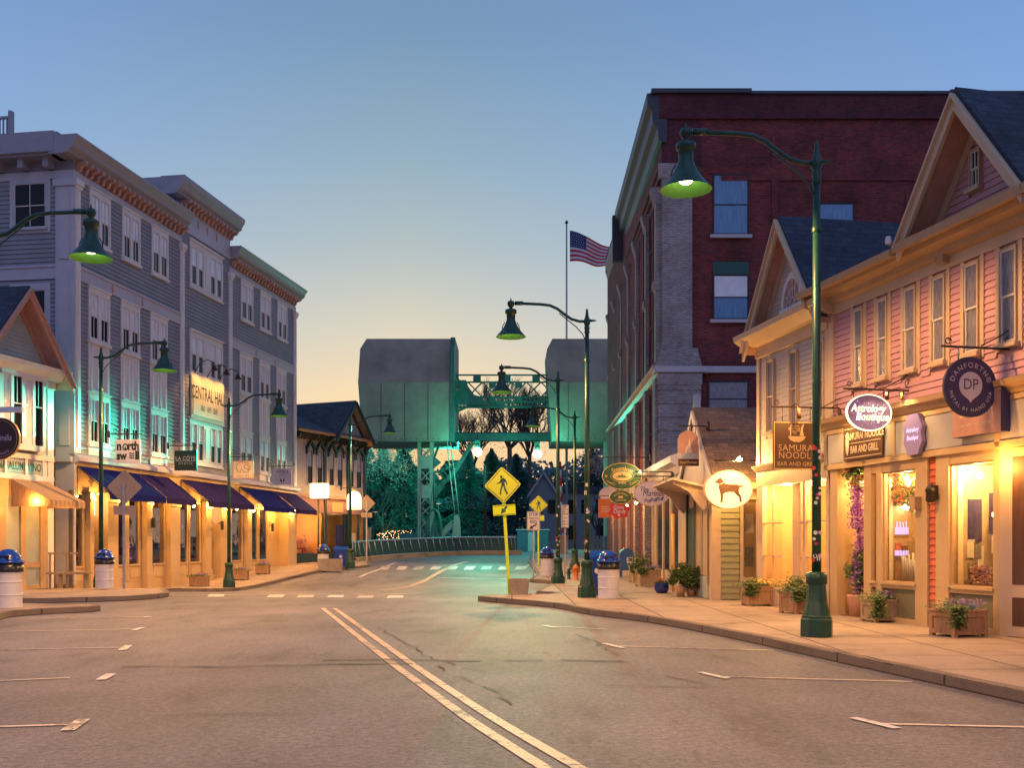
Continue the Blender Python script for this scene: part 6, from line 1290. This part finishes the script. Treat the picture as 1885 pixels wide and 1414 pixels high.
# bush tubs
o = thing('bushy_planter', 'large bushy green plants in dark tubs before the olive clapboard shop', 'plant', (xx(1270, 28.2), 28.2, .13))
for k, x in enumerate((-.25, .05, .32)): MB().lathe([(0, 0), (.1, 0), (.14, .28), (0, .28)], (x, .1 * k, 0), 14).build('tub', 'wood_planter', o)
random.seed(8); t = MB()
for x in (-.25, .05, .32): leaves(t, (x, 0, .52), (.28, .25, .3), 1500, .05, 18)
t.build('foliage', 'leaf_ivy', o)
o = thing('glazed_pot', 'round cobalt blue glazed pot with red flowers on the right pavement', 'pot', (xx(1218, 30.2), 30.2, .13)); MB().lathe([(0, 0), (.14, 0), (.20, .08), (.225, .18), (.2, .27), (.215, .3), (.19, .3), (.18, .24), (0, .24)], (0, 0, 0), 24).build('pot', 'pot_blue', o); random.seed(2); t = MB(); leaves(t, (0, 0, .32), (.14, .14, .08), 300, .04, 10); leaves(t, (-.03, -.04, .38), (.08, .08, .05), 90, .03, 5, 1); t.build('flowers', ['leaf_ivy', 'petal_red'], o)
MB().tube([(0, 0, 0), (0, 0, 2.35)], .05, 12).build('timber_post', 'gold', loc=(xx(1239, 31.2), 31.2, .13), label='slim ochre post beside the cobalt blue pot', category='post')
# concrete planters
def cplanter(X, Y, z, w, d, h, label, rz=0, top=None):
    o = thing('concrete_planter', label, 'planter', (X, Y, z), rz, 'square concrete planters'); t = MB(); b = .06
    t.add([(-w / 2 + b, -d / 2 + b, 0), (w / 2 - b, -d / 2 + b, 0), (w / 2 - b, d / 2 - b, 0), (-w / 2 + b, d / 2 - b, 0), (-w / 2, -d / 2, h), (w / 2, -d / 2, h), (w / 2, d / 2, h), (-w / 2, d / 2, h), (-w / 2 + .07, -d / 2 + .07, h), (w / 2 - .07, -d / 2 + .07, h), (w / 2 - .07, d / 2 - .07, h), (-w / 2 + .07, d / 2 - .07, h), (-w / 2 + .07, -d / 2 + .07, h - .08), (w / 2 - .07, -d / 2 + .07, h - .08), (w / 2 - .07, d / 2 - .07, h - .08), (-w / 2 + .07, d / 2 - .07, h - .08)],
          [(0, 1, 5, 4), (1, 2, 6, 5), (2, 3, 7, 6), (3, 0, 4, 7), (4, 5, 9, 8), (5, 6, 10, 9), (6, 7, 11, 10), (7, 4, 8, 11), (8, 9, 13, 12), (9, 10, 14, 13), (10, 11, 15, 14), (11, 8, 12, 15)]); t.build('tub', 'planter_concrete', o); MB().face([(-w / 2 + .07, -d / 2 + .07, h - .06), (w / 2 - .07, -d / 2 + .07, h - .06), (w / 2 - .07, d / 2 - .07, h - .06), (-w / 2 + .07, d / 2 - .07, h - .06)]).build('soil', 'soil', o)
cplanter(xx(956, 29.5), 29.5, .12, .6, .6, .46, 'square concrete planter holding the leaning crossing sign'); cplanter(xx(608, 51.8), 51.8, .2, 1.25, .7, .6, 'long concrete planter before the drum bin on the left pavement', rz=R(8))
# wisteria doorway flowers
o = thing('doorway_flowers', 'tall arrangement of purple wisteria and blooms in a clay pot inside the doorway', 'flowers', tuple(PF.w(PF.u(1568), .15, .13))); o.rotation_euler = (0, 0, PF.a)
MB().lathe([(0, 0), (.16, 0), (.22, .4), (.23, .44), (0, .42)], (0, 0, 0), 18).build('clay_pot', 'mould_orange', o); MB().tube([(0, 0, .4), (.05, 0, 1.2), (-.05, .02, 2.0), (.02, 0, 2.7)], [.04, .03, .03, .02], 6).build('stem', 'bark', o)
random.seed(12); t = MB(); leaves(t, (0, 0, 1.0), (.26, .2, .45), 1100, .05, 22); leaves(t, (-.02, 0, 2.75), (.3, .2, .16), 500, .05, 10); t.build('leaves', 'leaf_mid', o)
t = MB()
for x, z0_, z1_, s in ((-.15, 1.75, 2.75, .06), (.02, 1.2, 2.7, .06), (.12, 1.0, 2.3, .07), (-.05, 2.0, 2.8, .05)):
    for i in range(420): v = random.random(); t_ = 1 - v; p = Vector((x + random.gauss(0, s * (.3 + v)), random.gauss(0, s), z0_ + (z1_ - z0_) * v)); d_ = Vector((random.gauss(0, 1), random.gauss(0, 1), random.gauss(0, 1))).normalized() * .02; e = d_.orthogonal() * .8; t.add([p - d_, p + e, p + d_, p - e], [(0, 1, 2, 3)])
leaves(t, (0, -.05, .9), (.22, .15, .35), 260, .03, 12); t.build('wisteria', 'petal_purple', o)
t = MB(); leaves(t, (.1, 0, 2.7), (.2, .15, .15), 160, .03, 6); t.build('red_blooms', 'petal_red', o); t = MB(); leaves(t, (0, -.08, .85), (.24, .15, .4), 200, .035, 12); t.build('violet_blooms', 'petal_violet', o)
# bistro rail by the restaurant
t = MB()
for x in (0, .55): t.box(x - .03, x + .03, -.03, .03, 0, 1.15)
t.box(-.05, .9, -.02, .02, 1.1, 1.16).box(-.05, 1.3, -.2, .2, .45, .52).box(.3, .36, -.15, .15, 0, .45).box(1.15, 1.2, -.15, .15, 0, .45); t.build('wooden_bench', 'wood_old', loc=(xx(92, 33.6), 33.6, .13), rotz=0, label='slatted wooden bench and rail between the restaurant and the grey building', category='bench')
# ================================================================ HANGING AND WALL SIGNS
LZ, RZs = R(-9), R(13)
def hang(name, label, px, py, Y, rz=0): return thing(name, label, 'shop sign', tuple(at(px, py, Y)), rz)
def bracket(o, x0, x1, z, drops, scroll=True, r=.018, mat='iron'):
    t = MB(); t.tube([(x0, 0, z), (x1, 0, z)], r, 6).lathe([(0, -.12), (.05, -.12), (.05, .12), (0, .12)], (x1 if abs(x1) > abs(x0) else x0, 0, z), 8)
    for x, zb in drops: t.tube([(x, 0, z), (x, 0, zb)], .008, 5)
    if scroll:
        xm = x1 if abs(x1) > abs(x0) else x0; s = -1 if xm > 0 else 1
        t.tube([(xm, 0, z + .42), (xm + s * .15, 0, z + .38), (xm + s * .4, 0, z + .2), (xm + s * .75, 0, z + .03)], .012, 5)
        t.tube([(xm + s * .25 + .09 * cos(a) * (1 - a / 14), 0, z + .12 + .09 * sin(a) * (1 - a / 14)) for a in [k * .5 for k in range(18)]], .009, 5)
        t.tube([(x0 + .12 + .06 * cos(a) * (1 - a / 14), 0, z + .08 + .06 * sin(a) * (1 - a / 14)) for a in [k * .5 for k in range(18)]], .008, 5)
    return t.build('bracket', mat, o)
# -- right side
o = hang('round_hanging_sign', 'round navy hanging sign with a pale drop-shaped centre and two dark letters', 1785, 713, 16, RZs)
MB().disc(0, 0, .465, .465, -.02, .02, 56).build('board', 'navy', o); t = MB(); t.ring(0, 0, .468, .468, .012, -.024, .024, 56); t.build('rim', 'cornice_dark', o)
t = MB(); t.prism([(.205 * cos(a), .03 + .205 * sin(a)) for a in [pi * (-.32) + k * (pi * 1.64) / 30 for k in range(31)]] + [(-.03, -.2), (0, -.245), (.03, -.2)], -.027, -.021); t.build('pale_disc', 'lavender_sign', o)
t = MB(); letter(t, 'DP', .24, 0, .035, -.03, squash=.9); t.build('monogram', 'cornice_dark', o); t = MB(); letter(t, 'DANFORTH®', .118, 0, 0, -.025, bend=(.335, True), spacing=1.35); letter(t, 'METAL BY HAND USA', .082, 0, 0, -.025, bend=(.36, False), spacing=1.3); t.build('lettering', 'lavender_sign', o)
bracket(o, -.5, .95, .62, [(-.2, .4), (.2, .4)]); MB().tube([(-.2, 0, .62), (-.2, 0, .45)], .014, 5).build('hook', 'galv', o)
o = hang('oval_hanging_sign', 'oval violet hanging sign with glowing script and painted stars', 1599, 760, 18.5, RZs)
MB().disc(0, 0, .445, .325, -.02, .02, 56).build('board', 'purple_sign', o); t = MB(); t.ring(0, 0, .45, .33, .018, -.03, .025, 56); t.build('rim', 'glow_script', o)
t = MB(); letter(t, 'Astrology', .19, -.03, .07, -.03, ital=.25, bold=.02, squash=.9); letter(t, 'Boutique', .19, .05, -.08, -.03, ital=.25, bold=.02, squash=.95); t.build('lettering', 'glow_script', o)
t = MB(); random.seed(6)
for i in range(26): a = random.uniform(0, 6.28); r_ = random.uniform(.55, .9); s = random.uniform(.004, .013); x, z = .42 * r_ * cos(a), .3 * r_ * sin(a); t.prism([(x, z - s), (x + s * .3, z), (x, z + s), (x - s * .3, z)], -.027, -.021).prism([(x - s, z), (x, z - s * .3), (x + s, z), (x, z + s * .3)], -.0275, -.0211)
t.build('painted_stars', 'neon_violet', o); bracket(o, -.5, 1.05, .42, [(-.3, .27), (.3, .27)])
t = MB()
for x in (.12, .42): t.tube([(x, -.05, .42), (x, -.3, .42), (x + .02, -.34, .36)], .012, 5); t.tube([(x + .02, -.34, .38), (x + .05, -.3, .2)], .04, 8)
t.build('spot_lamp', 'rust_iron', o)
for x in (.12, .42): light('lamp', 'SPOT', (x + .0, -.36, .32), 30, (1, .62, .25), o, (R(25), 0, 0), spot_size=R(110), spot_blend=.6, shadow_soft_size=.03)
o = hang('square_hanging_sign', 'square brown hanging sign with a bowl emblem, half behind the near green lamp post', 1466, 821, 20.8, R(10))
MB().box(-.5, .5, -.02, .02, -.48, .48).build('board', 'brown_sign', o); t = MB(); letter(t, 'SAMURAI', .19, 0, -.05, -.025, spacing=1.1, squash=.95); letter(t, 'NOODLE', .19, 0, -.2, -.025, spacing=1.1, squash=.95); letter(t, 'BAR AND GRILL', .118, 0, -.37, -.025, spacing=1.0)
letter(t, '侍', .25, -.06, .30, -.025, bold=.02); t.prism([(-.19 + .0, .19), (.19, .19), (.15, .12), (.06, .075), (-.06, .075), (-.15, .12)], -.028, -.021); t.prism([(.06, .2), (.15, .2), (.12, .33), (.16, .44), (.14, .44), (.09, .36)], -.028, -.0211); t.build('lettering', 'orange_sign' if False else 'trim_ochre', o)
t = MB(); e = .012; t.box(-.49, .49, -.024, -.021, .46, .46 + e).box(-.49, .49, -.024, -.021, -.47, -.47 + e).box(-.49, -.478, -.024, -.021, -.458, .46).box(.478, .49, -.024, -.021, -.458, .46); t.build('border', 'gold', o)
bracket(o, -.55, 1.35, .78, [(-.3, .48), (.3, .48)], mat='rust_iron'); t = MB()
for x in (-.12, .75, 1.05): t.tube([(x, -.0, .78), (x, -.22, .82), (x + .02, -.3, .7)], .014, 5); t.tube([(x + .02, -.3, .72), (x + .06, -.26, .52)], .04, 8)
t.build('spot_lamp', 'rust_iron', o); light('lamp', 'SPOT', (-.1, -.55, .8), 60, (1, .55, .16), o, (R(35), 0, 0), spot_size=R(110), spot_blend=.6, shadow_soft_size=.03)
o = hang('dog_oval_sign', 'glowing white oval sign with a brown standing dog', 1340, 902, 25.4, R(6))
MB().disc(0, 0, .61, .475, -.05, .05, 56).build('lightbox', 'sign_glow_dog', o); t = MB(); t.ring(0, 0, .615, .48, .028, -.07, .06, 56); t.build('rim', 'trim_cream', o)
dog = [(-.345, .195), (-.30, .225), (-.255, .275), (-.20, .285), (-.155, .25), (-.13, .19), (-.09, .145), (.05, .13), (.20, .13), (.26, .11), (.33, .10), (.40, .125), (.345, .075), (.275, .055), (.255, -.02), (.27, -.09), (.32, -.17), (.325, -.26), (.335, -.295), (.27, -.30), (.275, -.25), (.265, -.18), (.20, -.12), (.13, -.05), (.02, -.055), (-.08, -.07), (-.13, -.10), (-.14, -.2), (-.15, -.275), (-.145, -.305), (-.215, -.315), (-.20, -.27), (-.195, -.16), (-.225, -.03), (-.25, .07), (-.25, .14), (-.275, .165), (-.335, .165)]
t = MB(); t.prism([(x + .0, z) for x, z in dog], -.062, -.051); d_ = t.build('dog', 'dog_brown', o); MB().prism([(-.25, .105), (-.245, .13), (-.12, .19), (-.11, .17)], -.066, -.0625).build('collar', 'paper', d_)
bracket(o, -.35, .75, .72, [(-.3, .38), (.2, .46)], False); t = MB(); t.tube([(.2, 0, .72), (.2, -.3, .8)], .012, 5).lathe([(0, 0), (.05, .02), (.06, .06), (0, .09)], (.2, -.32, .68), 8); t.build('flood_lamp', 'bulb_hot', o); light('lamp', 'POINT', (.2, -.42, .68), 120, (1, .52, .14), o, shadow_soft_size=.05); light('lamp', 'POINT', (.3, .35, .55), 170, (1, .50, .12), o, shadow_soft_size=.05)
o = hang('arched_picture_sign', 'arch-topped hanging sign painted with a sailing boat over gold script', 1267, 826, 28.2, R(4))
w = .29; MB().prism([(w, -.48), (w, .2)] + [(w * cos(pi * k / 20), .2 + .29 * sin(pi * k / 20)) for k in range(21)] + [(-w, -.48)], -.02, .02).build('board', 'mould_orange', o)
MB().box(-w + .01, w - .01, -.024, -.0205, -.28, -.14).build('painted_sea', 'siding_teal', o); MB().box(-w + .005, w - .005, -.0245, -.0206, -.47, -.29).build('name_strip', 'maroon', o); MB().prism([(-.02, -.12), (.02, .3), (.1, -.12)], -.026, -.021).prism([(-.12, -.13), (-.02, .12), (-.03, -.13)], -.026, -.021).build('painted_sail', 'cream_sign', o); t = MB(); letter(t, 'Island Portraits', .105, 0, -.38, -.027, ital=.25, squash=.75, bold=.01); t.build('lettering', 'gold', o); bracket(o, -.3, .55, .62, [(-.2, .38), (.2, .38)], False)
o = hang('oval_white_sign', 'pale oval hanging sign with blue script above a blue wave', 1200, 909, 31, R(4))
MB().disc(0, 0, .53, .38, -.02, .02, 48).build('board', 'lavender_sign', o); t = MB(); t.ring(0, 0, .535, .385, .015, -.026, .024, 48); t.build('rim', 'trim_ochre', o)
t = MB(); letter(t, 'The', .2, -.25, .13, -.025, ital=.35, squash=.85); letter(t, 'Mariner', .25, .04, .0, -.025, ital=.35, squash=.85); t.build('lettering', 'navy', o)
t = MB()
for dz in (0, -.055): t.tube([(-.24 + k * .022, -.025, -.2 + dz + .028 * sin(k * .75) + k * .0035) for k in range(28)], .009, 5)
t.build('wave', 'pot_blue', o); bracket(o, -.48, .62, .52, [(-.35, .3), (.35, .3)], False); MB().tube([(-.48, 0, .66), (.62, 0, .66)], .016, 6).lathe([(0, -.04), (.04, 0), (0, .04)], (-.48, 0, .66), 10).lathe([(0, -.04), (.04, 0), (0, .04)], (-.48, 0, .52), 10).build('upper_bar', 'iron', o)
o = hang('oval_green_sign', 'oval green sign with gold rim and gold lettering, a smaller oval below it', 1145, 877, 36, R(3))
MB().disc(0, 0, .69, .46, -.02, .02, 48).build('board', 'green_sign', o); t = MB(); t.ring(0, 0, .695, .465, .018, -.028, .024, 48); letter(t, 'Steamboat', .23, 0, -.42, -.026, bend=(.68, True), ital=.2, squash=.78, bold=.01); letter(t, 'INN', .14, 0, -.235, -.026, bold=.01); t.disc(0, .0, .34, .16, -.026, -.021, 32); t.ring(0, 0, .40, .21, .012, -.028, -.021, 36)
for s in (-1, 1): t.tube([(s * (.52 - .04 * k), -.025, -.22 - .012 * k + .02 * sin(k)) for k in range(8)], .008, 5); t.tube([(s * (.58 - .04 * k), -.025, -.16 - .012 * k + .02 * sin(k)) for k in range(9)], .008, 5)
t.prism([(-.56 + (.06 if i % 2 == 0 else .025) * sin(pi * i / 5), .0 + (.06 if i % 2 == 0 else .025) * cos(pi * i / 5)) for i in range(10)], -.027, -.021); t.build('lettering', 'gold', o); t = MB(); t.box(-.2, .2, -.03, -.0265, -.05, -.02).box(-.14, .12, -.03, -.0265, -.015, .03).box(-.02, .02, -.03, -.0265, .035, .09); t.build('painted_boat', 'green_sign', o)
MB().disc(-.05, -.73, .39, .24, -.02, .02, 40).build('lower_board', 'green_sign', o); t = MB(); t.ring(-.05, -.73, .395, .245, .014, -.028, .024, 40); letter(t, 'WATER FRONT', .085, -.05, -.90, -.026, bend=(.30, True), squash=.9, bold=.01); letter(t, 'LODGING', .095, -.05, -.89, -.026, squash=.9, bold=.01) if False else letter(t, 'LODGING', .095, -.05, -.84, -.026, squash=.9, bold=.01); t.box(-.13, .03, -.026, -.021, -.77, -.69); t.tube([(-.3, 0, -.4), (-.3, 0, -.58)], .008, 5).tube([(.2, 0, -.4), (.2, 0, -.58)], .008, 5); t.build('lower_lettering', 'gold', o); bracket(o, -.7, 1.0, .66, [(-.5, .3), (.5, .3)], False)
MB().lathe([(0, -.05), (.05, 0), (0, .05)], (.62, -.1, .15), 10).build('bulb', 'bulb_hot', o); light('lamp', 'POINT', (.5, -.55, .2), 22, (1, .78, .35), o, shadow_soft_size=.05)
o = hang('red_hanging_sign', 'red scalloped sign with pale script below the green oval', 1139, 940, 40, 0); MB().prism([((.40 + .05 * sin(6 * a)) * cos(a), (.31 + .04 * sin(6 * a)) * sin(a)) for a in [2 * pi * k / 48 for k in range(48)]], -.03, .03).build('board', 'red_sign', o); t = MB(); letter(t, 'Gone', .2, -.02, .12, -.035, ital=.2, bold=.015, squash=.9); letter(t, 'Dandy', .22, .02, -.04, -.035, ital=.2, bold=.015, squash=.85); t.prism([(.0, -.25), (.06, -.17), (.0, -.12), (-.06, -.17)], -.036, -.031); t.build('lettering', 'lavender_sign', o); bracket(o, -.3, .7, .45, [(-.2, .2), (.2, .2)], False)
o = hang('orange_hanging_sign', 'orange rectangular sign left of the red scalloped sign', 1113, 936, 46, 0); MB().box(-.28, .28, -.02, .02, -.42, .42).build('board', 'orange_sign', o); t = MB()
for z in (.05, -.05, -.15): t.box(-.15, .18, -.025, -.021, z, z + .03)
t.build('lines', 'cream_sign', o); bracket(o, -.3, 1.2, .55, [(-.2, .42), (.2, .42)], False)
o = hang('round_pale_sign', 'small pale round sign above the orange one', 1120, 911, 48, 0); MB().disc(0, 0, .42, .36, -.02, .02, 32).build('board', 'lavender_sign', o); t = MB(); t.ring(0, 0, .43, .37, .02, -.025, .025, 32); t.build('rim', 'trim_lav', o); bracket(o, -.3, 1.3, .5, [(-.2, .3), (.2, .3)], False)
# -- left side
o = hang('square_white_sign', 'pale square sign with bold black rounded letters above the first blue awning', 236, 831, 37, LZ); MB().box(-.48, .48, -.02, .02, -.42, .42).build('board', 'lavender_sign', o); t = MB(); letter(t, 'n', .42, -.34, .18, -.025, bold=.05, squash=.9); letter(t, 'rth', .42, .21, .18, -.025, bold=.05, squash=.85); t.ring(-.10, .15, .11, .13, .045, -.026, -.021, 24); t.prism([(-.15, .04), (-.05, .04), (-.1, .2)], -.0265, -.0211); letter(t, 'sw', .4, -.24, -.17, -.025, bold=.05, squash=.85); letter(t, 'll', .4, .36, -.16, -.025, bold=.06, squash=.9)
for dz in (-.08, -.16, -.24): t.tube([(.05 + k * .02, -.022, dz + .02 * sin(k * .7)) for k in range(11)], .022, 4)
t.build('lettering', 'ink', o); bracket(o, .55, -.75, .62, [(-.3, .42), (.3, .42)])
o = hang('square_black_sign', 'black square sign with thin white capitals over a white line', 342, 848, 41.3, LZ); MB().box(-.48, .48, -.02, .02, -.4, .4).build('board', 'plastic_black', o); t = MB(); letter(t, 'LA CÔTE', .215, 0, .08, -.025, squash=.95, spacing=1.05); letter(t, 'MYSTIC', .115, 0, -.13, -.025, spacing=1.7); t.box(-.42, .42, -.025, -.021, -.035, -.02); t.build('lettering', 'sign_white', o); bracket(o, .5, -.75, .6, [(-.3, .42), (.3, .42)])
o = hang('elephant_sign', 'yellow framed sign with the outline of an elephant', 448, 865, 47.3, LZ); MB().box(-.5, .5, -.03, .02, -.41, .41).build('frame', 'mould_orange', o); MB().box(-.46, .46, -.035, -.0305, -.37, .37).build('board', 'cream_sign', o)
t = MB(); ep = [(-.33, .06), (-.28, .22), (-.15, .3), (0, .3), (.08, .28), (.2, .3), (.32, .2), (.36, .05), (.32, -.06), (.27, -.04), (.29, .04), (.27, .12), (.2, .2), (.1, .18), (.04, .1), (.08, .02), (.16, .02), (.24, -.02), (.26, -.16), (.18, -.17), (.14, -.1), (.08, -.17), (.0, -.17), (.0, -.06), (-.06, -.02), (-.12, -.06), (-.12, -.17), (-.23, -.17), (-.25, -.06), (-.3, .0), (-.34, .02), (-.33, .06)]
t.tube([(x, -.04, z + .04) for x, z in ep], .012, 5); letter(t, 'toy soldier', .12, 0, -.28, -.038, spacing=1.3) if False else letter(t, 'ivory ella', .12, 0, -.28, -.038, spacing=1.3); t.build('elephant', 'brown_sign', o); bracket(o, .5, -.75, .6, [(-.3, .42), (.3, .42)])
o = hang('square_grey_sign', 'lavender grey square sign with small lettering above two black leaves', 520, 878, 53, LZ); MB().box(-.5, .5, -.02, .02, -.42, .42).build('board', 'lavender_sign', o); t = MB(); letter(t, 'FATFACE', .21, 0, .25, -.025, squash=.75, bold=.012); letter(t, 'MYSTIC', .1, 0, .08, -.025, squash=.9); t.prism([(-.12, -.08), (-.14, -.18), (-.06, -.28), (-.01, -.28), (-.04, -.16)], -.025, -.021).prism([(.08, -.06), (.12, -.16), (.08, -.26), (.03, -.28), (.03, -.16)], -.025, -.021); t.build('lettering', 'ink', o); bracket(o, .5, -.9, .55, [(-.3, .42), (.3, .42)])
o = hang('lit_box_sign', 'glowing rounded rectangular sign on two posts before the Victorian shop', 588, 904, 57.3, R(-10)); P_ = []
for cx, cz, a0 in ((.45, -.34, -90), (.45, .34, 0), (-.45, .34, 90), (-.45, -.34, 180)):
    for k in range(5): a = R(a0 + k * 22.5); P_.append((cx + .08 * cos(a), cz + .08 * sin(a)))
MB().prism(P_, -.06, .06).build('lightbox', 'sign_glow', o); t = MB(); letter(t, 'GIFTS', .25, -.05, .1, -.065, bold=.01) if False else t.box(-.35, .1, -.064, -.061, .08, .12).box(-.35, .2, -.064, -.061, -.04, -.01).box(-.3, .1, -.064, -.061, -.16, -.13); t.build('faint_lines', 'gold', o); g = -at(588, 904, 57.3).z + .3
MB().box(-.1, -.02, -.04, .04, g, -.42).build('post', 'iron', o); MB().box(.26, .34, -.04, .04, g, -.42).build('post', 'iron', o); MB().box(-.5, .6, -.05, .05, -.47, -.422).build('cross_bar', 'iron', o); light('lamp', 'POINT', (0, -.4, 0), 26, (1, .75, .4), o, shadow_soft_size=.3)
o = hang('lit_round_sign', 'glowing round-topped sign projecting from the Victorian shop corner', 652, 921, 60, R(-10)); MB().prism([(.42, -.55), (.42, .1)] + [(.42 * cos(pi * k / 16), .1 + .42 * sin(pi * k / 16)) for k in range(17)] + [(-.42, -.55)], -.06, .06).build('lightbox', 'sign_glow', o); t = MB(); t.ring(0, .05, .3, .3, .03, -.068, -.061, 28); t.box(-.3, .3, -.068, -.061, -.5, -.44); t.build('emblem', 'gold', o); bracket(o, .3, -.8, .7, [(-.2, .4), (.2, .4)], False); light('lamp', 'POINT', (0, -.4, 0), 30, (1, .75, .35), o, shadow_soft_size=.3)
o = hang('round_maroon_sign', 'round maroon sign with pale script cut by the left picture edge', 2, 808, 30, LZ); MB().disc(0, 0, .6, .6, -.03, .03, 48).build('board', 'maroon', o); t = MB(); t.ring(0, 0, .61, .61, .015, -.035, .035, 48); t.ring(0, 0, .53, .53, .008, -.034, -.03, 48); t.build('rim', 'gold', o); t = MB(); letter(t, "s'Emilia", .26, .05, .02, -.035, ital=.25, squash=.8); letter(t, 'RISTORANTE', .085, 0, 0, -.035, bend=(.44, False), spacing=1.2); t.build('lettering', 'lavender_sign', o)
MB().box(-1.2, .7, -.06, .06, .76, .92).build('bracket', 'trim_white', o)
# -- wall signs on the pink building
def wallsign(name, label, frame, u, z, y=-.13): return thing(name, label, 'shop sign', tuple(frame.w(u, y, z)), frame.a)
u = (PF.u(1567) + PF.u(1639)) / 2; w = (PF.u(1639) - PF.u(1567)) / 2; o = wallsign('flat_wall_sign', 'dark brown wall board with pale capitals over the flowered doorway', PF, u, 3.56, -.14)
MB().box(-w, w, -.03, .0, -.33, .33).build('board', 'brown_sign', o); t = MB(); e = .012; t.box(-w + .03, w - .03, -.034, -.0305, .28, .28 + e).box(-w + .03, w - .03, -.034, -.0305, -.29, -.29 + e); letter(t, 'SAMURAI NOODLE', .2, .1 * w, .12, -.035, squash=.72 * w / .62, bold=.015); letter(t, 'BAR AND GRILL', .2, .1 * w, -.14, -.035, squash=.62 * w / .62, bold=.015); t.box(-w * .62, w * .92, -.034, -.0305, -.012, -.0); t.lathe([(0, -.24), (.05, -.16), (.07, 0), (.05, .12), (.02, .22), (0, .22)], (-w * .8, -.03, 0), 10, sy=.2); t.build('lettering', 'cream_sign', o)
u = PF.u(1700); o = wallsign('scalloped_wall_sign', 'small violet eight-sided wall sign with glowing script between the two shopfronts', PF, u, 3.52, -.14); t = MB(); t.prism([(-.16, -.36), (.16, -.36), (.2, -.24), (.27, -.14), (.24, 0), (.27, .14), (.2, .24), (.16, .36), (-.16, .36), (-.2, .24), (-.27, .14), (-.24, 0), (-.27, -.14), (-.2, -.24)], -.08, 0); t.build('board', 'purple_sign', o); t = MB(); letter(t, 'Astrology', .115, 0, .08, -.085, ital=.2, squash=.8, bold=.02); letter(t, 'Boutique', .115, 0, -.06, -.085, ital=.2, squash=.8, bold=.02); t.build('lettering', 'neon_violet', o); light('lamp', 'SPOT', (0, -.45, .75), 45, (1, .6, .22), o, (R(30), 0, 0), spot_size=R(100), spot_blend=.6, shadow_soft_size=.03)
u0_, u1_ = PF.u(1757, .25), PF.u(1846, .25); u = (u0_ + u1_) / 2; w = (u1_ - u0_) / 2; o = wallsign('box_wall_sign', 'deep copper-faced box sign on the wall behind the round navy sign', PF, u, 3.66, -.12); MB().box(-w, w, -.16, 0, -.33, .36).build('box', 'navy', o); MB().box(-w + .005, w - .005, -.166, -.161, -.325, .355).build('face', 'mould_orange', o); t = MB(); letter(t, 'DANFORTH', .24, 0, .05, -.17, squash=.62, bold=.008); letter(t, 'we work metal by hand', .105, 0, -.15, -.17, squash=.72); t.build('lettering', 'cream_sign', o)


# small lamps over the boards of the pink building
for k, uu in enumerate((PF.u(1575), PF.u(1632))):
    light('lamp', 'SPOT', (uu, -.55, 4.02), 45, (1, .55, .16), pb, (R(28), 0, 0), spot_size=R(120), spot_blend=.7, shadow_soft_size=.04)

# shop lights close behind the glass, spilling onto the pavement
for uu, e_ in ((PF.u(1570), 90), (PF.u(1645), 110), (PF.u(1680), 70), (PF.u(1775), 130), (PF.u(1815), 110)):
    light('window_lamp', 'POINT', (uu, .28, 2.82), e_, (1, .56, .18), pb, shadow_soft_size=.06)
for uu, e_ in ((.9, 110), (2.3, 60), (3.1, 90)): light('window_lamp', 'POINT', (uu, .3, 2.82), e_, (1, .56, .18), wb, shadow_soft_size=.06)
t = MB()
for uu in (PF.u(1645), PF.u(1775), PF.u(1815)): t.lathe([(0, -.05), (.035, -.04), (.05, 0), (.03, .06), (0, .07)], (uu, .3, 2.72), 10)
t.build('spot_bulb', 'bulb_hot', pb)
